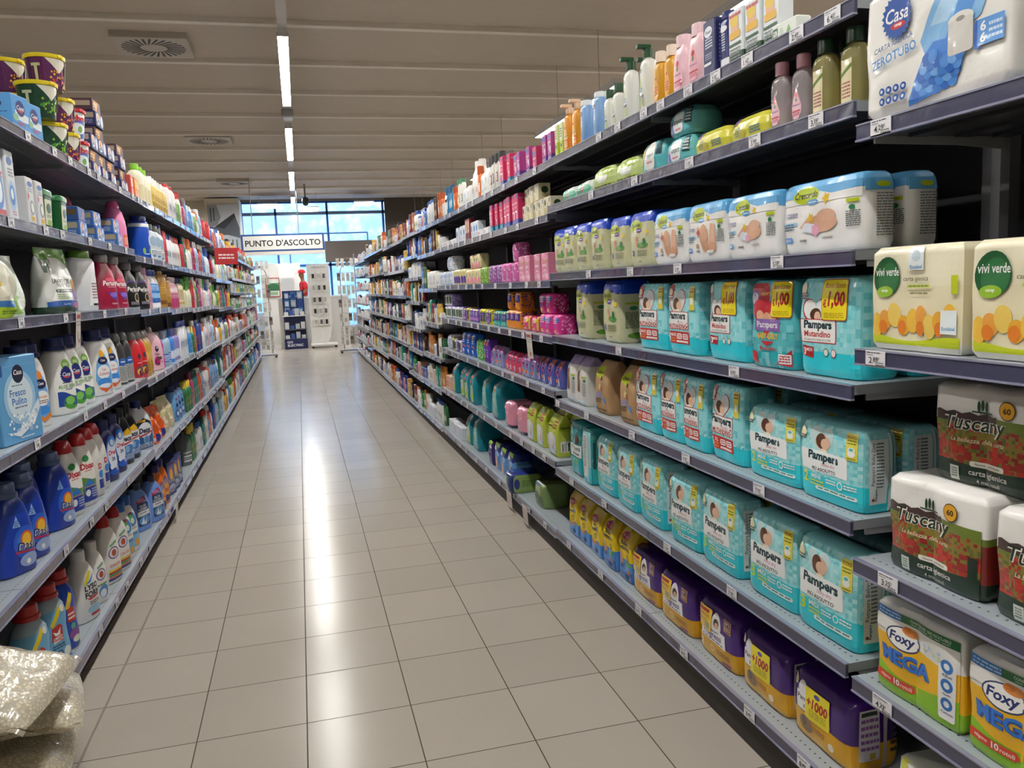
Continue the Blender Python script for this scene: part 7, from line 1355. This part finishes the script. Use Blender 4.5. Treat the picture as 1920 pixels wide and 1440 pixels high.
tag(cc, 'small dark dome camera hanging before the shop window', 'camera')

# ------------------------------------------------------------------ hanging sign
def flat_art(mb, design, w, h, y=0.0, off=.002, x0=None, z0=0.0):
    """artwork on an upright board facing -y"""
    for v, f, c, li in art(design, w, h):
        mb.add([(p[0]+(x0 if x0 is not None else -w/2), y-off-.0004*li, p[1]+z0) for p in v], f, c)
    return mb
sg_ = empty('hanging_sign', (-.30, 22.4, 2.76), -0.0)
MB().box(-1.06, 0, 0, 1.06, .16, .45, '2c5596', .006).build('sign_box', M_PLAST, sg_)
MB().box(-1.01, -.006, .045, 1.01, 0, .405, 'e9e8e4').build('sign_face', M_PLAST, sg_)
flat_art(MB(), [('T', "PUNTO D'ASCOLTO", .5, .48, .46, .95, '232428', .022)], 2.02, .36, -.006, z0=.045).build('lettering', M_PRINT, sg_)
MB().box(-1.06, .0, -.09, 1.06, .16, 0, 'dcd9d2').build('sign_underside', M_PLAST, sg_)
for x in (-.75, .42):
    MB().tube([(x, .08, .45), (x, .08, CEIL-2.76+.03)], .012, '9a9a9a', 6).build('hanging_rod', M_METAL, sg_)
tag(sg_, 'white hanging sign with blue frame reading PUNTO D\'ASCOLTO', 'sign')

# ------------------------------------------------------------------ castle banner on the column
po = empty('wall_banner', (-2.08, 26.78, 2.6))
MB().box(-.46, -.02, 0, .46, .015, 1.85, 'c9ced4').build('panel', M_PRINT, po)
flat_art(MB(), [('P', [(0, .35), (.35, .5), (.6, .5), (1, .42), (1, .62), (.86, .86), (.4, .66), (.2, .64), (0, .6)], '5d636b'), ('P', [(0, .6), (0, 1), (.3, 1), (.42, .8), (.3, .68)], '8b9198'), ('R', .08, .72, .12, .95, '42474e'), ('R', .18, .74, .22, .95, '42474e'), ('P', [(.62, .5), (1, .44), (1, 0), (.62, 0)], 'b9c2cc'), ('R', .72, .2, .77, .42, '5a6068'), ('R', .86, .2, .9, .42, '5a6068'), ('P', [(.66, .12), (1, .16), (1, -.0), (.8, 0)], '7a4a6e'), ('P', [(.2, .64), (.86, .86), (.9, .8), (.5, .6)], '3c4148')], .9, 1.83, -.02, z0=.01).build('photo_print', M_PRINT, po)
tag(po, 'black and white building photo banner on the cream column', 'banner')

# ------------------------------------------------------------------ end of aisle racks
def slip(w, h, c, c2, nm):
    mb = MB().box(-w/2, -.008, -h, w/2, .008, 0, c)
    flat_art(mb, [('R', .08, .55, .92, .92, c2), ('L', .1, .1, .9, .5, 4, '9a9a98')], w, h, -.008, z0=-h)
    me = mb.mesh(nm); me.materials.append(M_PRINT); return me
SLIPS = [slip(.085, .22, 'e6e3dc', 'd2cdc4', 'stocking_packet'), slip(.085, .22, 'dedbd6', 'b8b2aa', 'stocking_packet'), slip(.085, .24, 'd8d4cc', 'e4e0da', 'stocking_packet'), slip(.085, .20, '8a7a72', '5a4f4a', 'stocking_packet')]
def rack(x, y, sx, lab, which):
    r = empty('wire_rack', (x, y, 0))
    mb = MB()
    fr = [(-.24*sx, 0, .12), (-.24*sx, 0, 2.62)]
    mb.tube(fr, .014, 'a8a8aa', 6); mb.build('frame_post', M_METAL, r)
    pts = [(.16*sx, -.02, .1), (.15*sx, -.02, 2.1)]+[(.15*sx-.14*sx*(1-math.cos(t)), -.02, 2.1+.22*math.sin(t)) for t in (.4, .8, 1.2, 1.57)]+[(-.22*sx, -.02, 2.33)]
    MB().tube(pts, .013, 'b4b4b6', 6).build('curved_rail', M_METAL, r)
    MB().box(-.28, -.25, .05, .28, .05, .09, '8f8f92').build('base_tray', M_METAL, r)
    for x2 in (-.24, .24):
        for y2 in (-.22, .02):
            MB().lathe([(.02, 0), (.03, .01), (.03, .04), (.02, .05)], '2a2a2c', 8, x2, y2).build('caster', M_PLAST, r)
    n = 0
    for k, z in enumerate((2.50, 2.12, 1.78, 1.42, 1.05, .70, .44)):
        MB().tube([(-.24, -.03, z+.01), (.2, -.03, z+.01)], .006, '9a9a9c', 5).build('hook_bar', M_METAL, r)
        for j in range(4):
            o = link('stocking_packet', SLIPS[(k*2+j+which) % 4 if (k+which) % 3 else j % 3])
            o.location = (x-.19+.12*j, y-.045, z); o.rotation_euler = (0, 0, .12*sx)
            n += 1
            tag(o, 'pale hanging packet, %s in %s row from top, wire rack %s' % (ordn(j+1), ordn(k+1), lab[1]), 'packet', 'packets hanging on the end racks')
    tag(r, lab[0], 'rack')
rack(-.93, 22.12, 1, ('chrome wire rack of white packets at the end of the laundry shelves', 'past laundry shelves'), 0)
rack(1.24, 22.12, -1, ('chrome wire rack of packets at the end of the hair care shelves', 'past hair care shelves'), 1)

# ------------------------------------------------------------------ service desk, stands and person
struct(MB().box(-.55, 25.65, 0, 2.2, 27.6, .52, '8a8884').build('floor_platform', M_WALL))
dk = empty('service_counter', (0, 25.3, 0))
MB().box(-.62, .0, 0, -.05, .30, 1.50, 'cfcbc3').build('side_panel', M_CARD, dk)
MB().box(-.05, .02, 0, 1.45, .30, 1.48, 'd6d5d2').build('front_panel', M_CARD, dk)
MB().box(-.64, -.03, 1.48, 1.48, .36, 1.53, 'e3e2de').build('counter_top', M_CARD, dk)
tag(dk, 'tall pale grey service counter at the far end of the aisle', 'counter')
ge = empty('battery_stand', (-.18, 24.85, 0))
MB().box(-.31, .28, 0, .31, .34, 1.72, '1b2350').build('back_board', M_CARD, ge)
MB().box(-.33, -.05, 0, .33, .34, .30, '1d2658', .01).build('base_box', M_CARD, ge)
hb_ = MB().box(-.31, .22, 1.72, .06, .34, 2.10, 'dfe2e6').build('header_card', M_CARD, ge)
MB().box(-.33, .0, .96, .33, .30, .985, 'f0f2f4').build('shelf', M_CARD, ge)
MB().box(-.33, .0, .56, .33, .30, .585, '5a5f66').build('shelf', M_CARD, ge)
flat_art(MB(), [('T', 'GO', .22, .70, .26, .3, 'dfe6f4', .03), ('T', 'ELECTRIC', .46, .36, .26, .72, 'dfe6f4', .03)], .62, .28, -.05, z0=.01).build('lettering', M_PRINT, ge)
flat_art(MB(), [('T', 'GO', .2, .68, .3, .3, 'dfe6f4', .03), ('T', 'ELECTRIC', .46, .28, .3, .72, 'dfe6f4', .03)], .60, .2, .28, z0=1.5).build('lettering', M_PRINT, ge)
tag(ge, 'navy display stand with GO ELECTRIC lettering before the counter', 'display stand')
for r_ in range(3):
    for c_ in range(3):
        o = MB().box(-.075, -.012, -.22, .075, .012, 0, ['2a4f9a', '3a78b8', '8fa8c0'][(r_+c_) % 3]).box(-.05, -.03, -.19, .05, -.012, -.05, ['b8c4d0', '24408a', 'c9d4dc'][(r_*2+c_) % 3]).build('blister_pack', M_PLAST)
        o.location = (-.18-.19+.19*c_, 25.10, 1.69-.236*r_)
        tag(o, 'blue blister pack, %s in %s row of the navy stand' % (ordn(c_+1), ordn(r_+1)), 'blister pack', 'blister packs on the navy stand')
for z, n_ in ((.99, 4), (.587, 4), (.302, 4)):
    for c_ in range(n_):
        h_ = .10+.05*((c_*7+int(z*10)) % 3)
        o = MB().box(-.06, -.08, 0, .06, .08, h_, ['dfe2e8', '3a5aa0', 'c4ccd8', 'e6e6e6'][c_], .004).build('battery_box', M_CARD)
        o.location = (-.18-.23+.153*c_, 24.98, z+.001)
        tag(o, 'small battery box, %s on the %s of the navy stand' % (ordn(c_+1), {.99: 'lit shelf', .587: 'middle shelf', .302: 'base'}[z]), 'box', 'battery boxes on the navy stand')
to = empty('accessory_totem', (.60, 24.6, 0))
mb = MB()
out = [(-.33, .14), (-.33, 2.45), (.28, 2.47), (.30, 2.45), (.30, .75), (.22, .30), (.12, .14)]
mb.add([(x, 0, z) for x, z in out]+[(x, .30, z) for x, z in out], [tuple(range(7))[::-1], tuple(range(7, 14))]+[(i, i+7, (i+1) % 7+7, (i+1) % 7)[::-1] for i in range(7)], 'e2e1de')
bpy.data.objects  # totem body
o = mb.build('totem_body', M_PLAST, to)
o.data.flip_normals() if False else None
MB().box(-.36, -.12, .06, .42, .42, .14, 'e9e8e5', .02).build('totem_base', M_PLAST, to)
for x in (-.3, .36):
    for y in (-.06, .36): MB().lathe([(.02, 0), (.035, .012), (.035, .05), (.02, .062)], '222224', 10, x, y).build('caster', M_PLAST, to)
flat_art(MB(), [('T', 'cellularline', .5, .5, .7, .8, '8a8a8c', .01)], .5, .09, 0.0, z0=2.33).build('lettering', M_PRINT, to)
MB().box(-.20, -.012, .63, .26, -.002, .66, 'c9c8c4').build('strip', M_PLAST, to)
tag(to, 'white wheeled accessory totem with hanging packs before the counter', 'display stand')
for r_, z in enumerate((2.22, 1.86, 1.48, 1.10, .92)):
    if r_ == 4: z = .98-.02
    for c_ in range(3):
        z_ = (2.24, 1.90, 1.55, 1.22, .90)[r_]
        o = MB().box(-.055, -.014, -.24, .055, .014, 0, 'e6e5e1').box(-.035, -.03, -.19, .035, -.014, -.06, ['26272b', 'b8b6b0', '5a5c60'][(r_+c_) % 3]).build('accessory_pack', M_PLAST)
        o.location = (.60-.17+.155*c_, 24.55, z_)
        tag(o, 'white accessory pack, %s in %s row of the white totem' % (ordn(c_+1), ordn(r_+1)), 'blister pack', 'accessory packs on the white totem')
struct(MB().box(-1.15, 27.6, 0, .1, 27.66, 2.62, 'dcdad4').build('partition_1', M_WALL))
pf = empty('picture_frame', (-.80, 27.56, 1.55))
MB().box(-.22, 0, 0, .22, .04, .62, 'a83a34').build('frame', M_CARD, pf)
flat_art(MB(), [('R', 0, 0, 1, 1, 'd9dcd2'), ('R', 0, .3, 1, .75, '4f8a5a'), ('P', [(0, .55), (.5, .75), (1, .6), (1, .3), (0, .3)], '2f6a44'), ('R', .1, .05, .9, .25, '8fae8a')], .38, .56, 0, z0=.03).build('print', M_PRINT, pf)
tag(pf, 'red framed green landscape notice behind the counter', 'picture')
st_ = MB().box(-.24, 0, 0, .24, .04, .52, 'e9e8e4').build('notice_board', M_CARD); st_.location = (-.35, 27.56, 2.02); tag(st_, 'plain white notice card high behind the navy stand', 'notice')
# the person behind the counter
def skin_body(name, pts, edges, material, parent, sub=2, col='8a5a3f'):
    me = bpy.data.meshes.new(name)
    me.from_pydata([p[:3] for p in pts], edges, [])
    o = link(name, me, parent)
    md = o.modifiers.new('skin', 'SKIN'); md.use_smooth_shade = True
    for i, p in enumerate(pts):
        me.skin_vertices[0].data[i].radius = (p[3], p[4] if len(p) > 4 else p[3])
        me.skin_vertices[0].data[i].use_root = i == 0
    o.modifiers.new('sub', 'SUBSURF').levels = sub
    o.modifiers['sub'].render_levels = sub
    dg = bpy.context.evaluated_depsgraph_get(); dg.update()
    m2 = bpy.data.meshes.new_from_object(o.evaluated_get(dg))
    o.modifiers.clear(); o.data = m2
    a = m2.attributes.get('Col') or m2.attributes.new('Col', 'FLOAT_COLOR', 'FACE')
    arr = np.ones((len(m2.polygons), 4), dtype=np.float32); arr[:, :3] = lin(col); a.data.foreach_set('color', arr.ravel())
    m2.materials.clear(); m2.materials.append(material)
    m2.polygons.foreach_set('use_smooth', [True]*len(m2.polygons))
    return o
pe = empty('person', (.15, 26.0, .52), -math.pi/2+.25)
# local frame: faces -y; metres above the platform
B = [(0, 0, .95, .13, .10), (0, .01, 1.15, .125, .095), (0, .01, 1.35, .15, .105), (0, .0, 1.46, .09, .07), (0, -.01, 1.53, .052), (0, -.02, 1.60, .062, .07), (0, -.025, 1.68, .074, .09), (0, -.02, 1.75, .062, .078),
     (.17, .0, 1.42, .055), (.22, .01, 1.18, .042), (.16, -.20, 1.06, .034), (.13, -.28, 1.07, .03), (-.17, .0, 1.42, .055), (-.22, .01, 1.18, .042), (-.15, -.20, 1.06, .034), (-.12, -.28, 1.07, .03),
     (.09, 0, .88, .085), (.10, 0, .50, .06), (.10, .02, .10, .042), (.10, -.13, .04, .036), (-.09, 0, .88, .085), (-.10, 0, .50, .06), (-.10, .02, .10, .042), (-.10, -.13, .04, .036)]
Eg = [(0, 1), (1, 2), (2, 3), (3, 4), (4, 5), (5, 6), (6, 7), (2, 8), (8, 9), (9, 10), (10, 11), (2, 12), (12, 13), (13, 14), (14, 15), (0, 16), (16, 17), (17, 18), (18, 19), (0, 20), (20, 21), (21, 22), (22, 23)]
for s, b_ in ((1, 11), (-1, 15)):     # hands: four fingers and a thumb each
    bx_ = .13*s if s > 0 else -.12
    for k, (dx, ln) in enumerate(((-.026, .055), (-.009, .065), (.009, .062), (.025, .05))):
        n = len(B); B += [(bx_+dx, -.315, 1.07, .010), (bx_+dx, -.32-ln*.5, 1.062, .009), (bx_+dx, -.31-ln, 1.035, .007)]
        Eg += [(b_, n), (n, n+1), (n+1, n+2)]
    n = len(B); B += [(bx_-.035*s, -.30, 1.075, .011), (bx_-.048*s, -.335, 1.06, .009)]; Eg += [(b_, n), (n, n+1)]
n = len(B); B += [(0, -.115, 1.665, .012), (0, -.125, 1.65, .008)]; Eg += [(6, n), (n, n+1)]   # nose
for s in (1, -1):
    n = len(B); B += [(.082*s, -.01, 1.67, .014), (.088*s, .0, 1.665, .010)]; Eg += [(6, n), (n, n+1)]
skin_body('body', B, Eg, M_SKIN, pe)
S = [(0, .005, .93, .152, .125), (0, .01, 1.15, .148, .118), (0, .01, 1.36, .165, .12), (0, .0, 1.455, .10, .085), (.175, .0, 1.41, .075), (.215, .01, 1.22, .062), (-.175, .0, 1.41, .075), (-.215, .01, 1.22, .062)]
skin_body('polo_shirt', S, [(0, 1), (1, 2), (2, 3), (2, 4), (4, 5), (2, 6), (6, 7)], M_CLOTH, pe, 2, 'c01c24')
T_ = [(0, 0, .95, .14, .12), (.09, 0, .86, .10), (.10, 0, .50, .078), (.10, .01, .10, .065), (-.09, 0, .86, .10), (-.10, 0, .50, .078), (-.10, .01, .10, .065)]
skin_body('trousers', T_, [(0, 1), (1, 2), (2, 3), (0, 4), (4, 5), (5, 6)], M_CLOTH, pe, 2, '2a2d38')
mb = MB()
cap = [(.094*math.cos(a), .112*math.sin(a)-.02) for a in [2*math.pi*i/20 for i in range(20)]]
rings = [(1.0, 1.725), (1.02, 1.755), (.93, 1.80), (.66, 1.832), (.25, 1.845)]
vs = [(x*k, (y+.02)*k-.02, z) for k, z in rings for x, y in cap]
fs = [(i*20+k, i*20+(k+1) % 20, i*20+20+(k+1) % 20, i*20+20+k) for i in range(4) for k in range(20)]+[tuple(range(80, 100))]
mb.add(vs, fs, 'c81e26')
br_ = [(.085*math.cos(a), -.02+.20*math.sin(a)) for a in [math.pi+math.pi*i/10 for i in range(11)]]
mb.add([(x, y, 1.735-.12*max(0, -y-.10)) for x, y in br_]+[(x, y, 1.728-.12*max(0, -y-.10)) for x, y in br_], [tuple(range(11)), tuple(reversed(range(11, 22)))]+[(i, i+11, i+12, i+1) for i in range(10)], 'b81a22')
mb.build('cap', M_CLOTH, pe, 50)
for s in (1, -1):
    MB().lathe([(.003, -.006), (.011, 0), (.003, .006)], '1c1410', 10).build('eye', M_PLAST, pe).location = (.03*s, -.107, 1.695)
MB().box(-.028, -.112, 1.622, .028, -.094, 1.630, '7a3a34', .003).build('mouth', M_SKIN, pe)
MB().box(-.222, -.03, 1.24, -.205, .04, 1.30, 'e6e4e0', .004).build('sleeve_badge', M_CLOTH, pe)
tag(pe, 'person in red cap and red polo shirt standing behind the far counter', 'person')

# ------------------------------------------------------------------ shelf talkers and the red sign
def talker(side, y, z0, w, h, c, design, lab, tilt=0.0, x=None):
    sg = 1 if side == 'R' else -1
    o = empty('shelf_talker', ((x if x is not None else ((XR if side == 'R' else XL)-sg*.010)), y, z0))
    o.rotation_euler = (tilt, 0, -math.pi/2 if side == 'R' else math.pi/2)
    MB().box(-w/2, -.001, -h, w/2, .001, 0, c).build('card', M_TAG, o)
    flat_art(MB(), design, w, h, -.001, off=.0006, z0=-h).build('print', M_PRINT, o)
    tag(o, lab, 'shelf sign')
TD = [('R', .1, .82, .9, .94, 'b5404a'), ('L', .1, .6, .9, .78, 2, '9a9a9a'), ('C', .4, .4, .16, 'd8b8a0'), ('C', .6, .2, .16, 'c8606a'), ('E', .5, .36, .3, .12, 'cfc8bc')]
talker('L', 4.19, 1.60, .075, .165, 'd8d4cc', TD, 'pale paper strip hanging from the fourth laundry rail', .1)
talker('R', 4.98, 1.325, .12, .165, 'd8d4c8', TD, 'pale paper strip hanging below the fuchsia pads pack', .06)
talker('R', 5.57, .145, .14, .12, 'd9d0cc', [('L', .1, .2, .9, .8, 4, 'c0a8a4')], 'blank pinkish strip below the navy and green incontinence pack', .05, XR7-.02)
talker('R', 5.14, .15, .12, .13, 'd9cfca', [('L', .1, .2, .9, .8, 4, 'c0a8a4')], 'pinkish strip on the bottom rail by the olive packs', .05, XR7-.02)
talker('L', 6.32, .128, .12, .135, 'dcdad4', [('L', .1, .3, .9, .7, 2, 'b0aeac')], 'white strip on the bottom rail under the orange bottles', .05, XL+.02)
rs = empty('promo_sign', (XL+.02, 11.0, 2.15))
MB().box(-.004, -.004, -.10, .30, .004, .11, 'b5262e').build('card', M_TAG, rs)
flat_art(MB(), [('L', .15, .3, .85, .7, 2, 'f0dcd8')], .3, .2, -.004, x0=0, z0=-.1).build('print', M_PRINT, rs)
rs.rotation_euler = (0, 0, .5)
tag(rs, 'small red promotion sign sticking out from the top laundry rail', 'sign')

# ------------------------------------------------------------------ bags of puffed pellets by the nearest laundry shelf
M_GRAIN = bpy.data.materials.new('bagged_pellets'); M_GRAIN.use_nodes = True
nt = M_GRAIN.node_tree; N = nt.nodes; L_ = nt.links; b = N['Principled BSDF']
tc = N.new('ShaderNodeTexCoord'); vo = N.new('ShaderNodeTexVoronoi'); vo.inputs['Scale'].default_value = 95
L_.new(tc.outputs['Object'], vo.inputs['Vector'])
mp = N.new('ShaderNodeMapRange'); mp.inputs[1].default_value = 0; mp.inputs[2].default_value = .6; mp.inputs[3].default_value = 1.08; mp.inputs[4].default_value = .62
L_.new(vo.outputs['Distance'], mp.inputs[0])
mu = N.new('ShaderNodeMix'); mu.data_type = 'RGBA'; mu.blend_type = 'MULTIPLY'; mu.inputs[0].default_value = 1; mu.inputs[6].default_value = (*lin('efe5cb'), 1)
L_.new(mp.outputs[0], mu.inputs[7]); L_.new(mu.outputs[2], b.inputs['Base Color'])
b.inputs['Roughness'].default_value = .5; b.inputs['Coat Weight'].default_value = 1; b.inputs['Coat Roughness'].default_value = .12
wr = N.new('ShaderNodeTexNoise'); wr.inputs['Scale'].default_value = 14; wr.inputs['Detail'].default_value = 3; L_.new(tc.outputs['Object'], wr.inputs['Vector'])
b1 = N.new('ShaderNodeBump'); b1.inputs['Strength'].default_value = .6; b1.inputs['Distance'].default_value = .004; b1.invert = True; L_.new(vo.outputs['Distance'], b1.inputs['Height']); L_.new(b1.outputs[0], b.inputs['Normal'])
b2 = N.new('ShaderNodeBump'); b2.inputs['Strength'].default_value = .8; b2.inputs['Distance'].default_value = .02; L_.new(wr.outputs['Fac'], b2.inputs['Height']); L_.new(b2.outputs[0], b.inputs['Coat Normal'])
def pellet_bag(x, y, z, rot, w, d, h, lab, seed):
    o = empty('pellet_bag', (x, y, z)); o.rotation_euler = rot
    rr = random.Random(seed); vs = []; fs = []; n = 22
    ph = [rr.uniform(0, 6) for _ in range(4)]
    for sgn in (1, -1):
        for i in range(n+1):
            for j in range(n+1):
                u, v = 2*i/n-1, 2*j/n-1
                t = ((1-abs(u)**3.2)*(1-abs(v)**3.2))**.5
                wob = .008*math.sin(5*u+ph[0]+3*v)+.006*math.sin(9*v+ph[1]-2*u)
                vs.append((u*w/2*(1-.05*abs(v)**2*abs(u)), v*d/2*(1-.05*abs(u)**2*abs(v)), sgn*(t*h/2+wob*t)+.004*math.sin(14*u+ph[2])*(1-t)))
    m_ = (n+1)**2
    for i in range(n):
        for j in range(n):
            a = i*(n+1)+j
            fs.append((a, a+n+1, a+n+2, a+1)); fs.append((m_+a, m_+a+1, m_+a+n+2, m_+a+n+1))
    mb = MB(); mb.add(vs, fs, 'd8c8a4'); mb.build('filled_bag', M_GRAIN, o, 60)
    for s in (1, -1):
        q = MB(); k = 16; v2 = []
        for i in range(k+1):
            u = 2*i/k-1
            for dy in (0, .018): v2.append((u*w/2*.97, s*(d/2*.985+dy), .004*math.sin(14*u+ph[2])+.004*math.sin(11*u)*dy/.018))
        q.add(v2+[(a, b_, c-.002) for a, b_, c in v2], [(2*i, 2*i+2, 2*i+3, 2*i+1) for i in range(k)]+[(2*k+2+2*i, 2*k+2+2*i+1, 2*k+2+2*i+3, 2*k+2+2*i+2) for i in range(k)], 'e3dccb')
        q.build('sealed_edge', M_CLEAR, o, 60)
    tag(o, lab, 'bag', 'bags of pale pellets')
pellet_bag(-1.02, 2.66, .222, (.03, .10, .1), .44, .46, .15, 'clear bag of cream pellets, lowest in the pile by the bottom shelf', 1)
pellet_bag(-.985, 2.80, .372, (-.03, .20, .25), .40, .42, .13, 'clear bag of cream pellets sliding outwards, middle of the pile', 2)
pellet_bag(-.98, 2.62, .520, (.03, .24, -.1), .38, .42, .12, 'shiny clear bag of cream pellets on top of the pile', 3)

# glowing panels added for the reflected ceiling lights in the shop window
M_PANEL = emis('reflection_panel_glow', 'f4f8ff', 5.0)
for i, (x, y) in enumerate(((-.72, 26.4), (.48, 25.9), (2.15, 26.2))):
    o = empty('reflection_panel', (x, y, 4.33 if i != 1 else 4.16))
    MB().box(-.30, -.62, 0.004, .30, .62, .04, 'd9d9d9').build('panel_frame', M_STEEL, o)
    MB().box(-.285, -.60, -.006, .285, .60, .004, 'ffffff').build('diffuser', M_PANEL, o)
    for a in (-.25, .25): MB().tube([(a, 0, .04), (a, 0, CEIL+.05-o.location.z)], .004, '8a8a8a', 5).build('hanger', M_METAL, o)
    tag(o, 'flat panel added for a window reflection, %s one before the shop window' % ('leftmost', 'middle', 'rightmost')[i], 'light', 'added panels standing for window reflections')
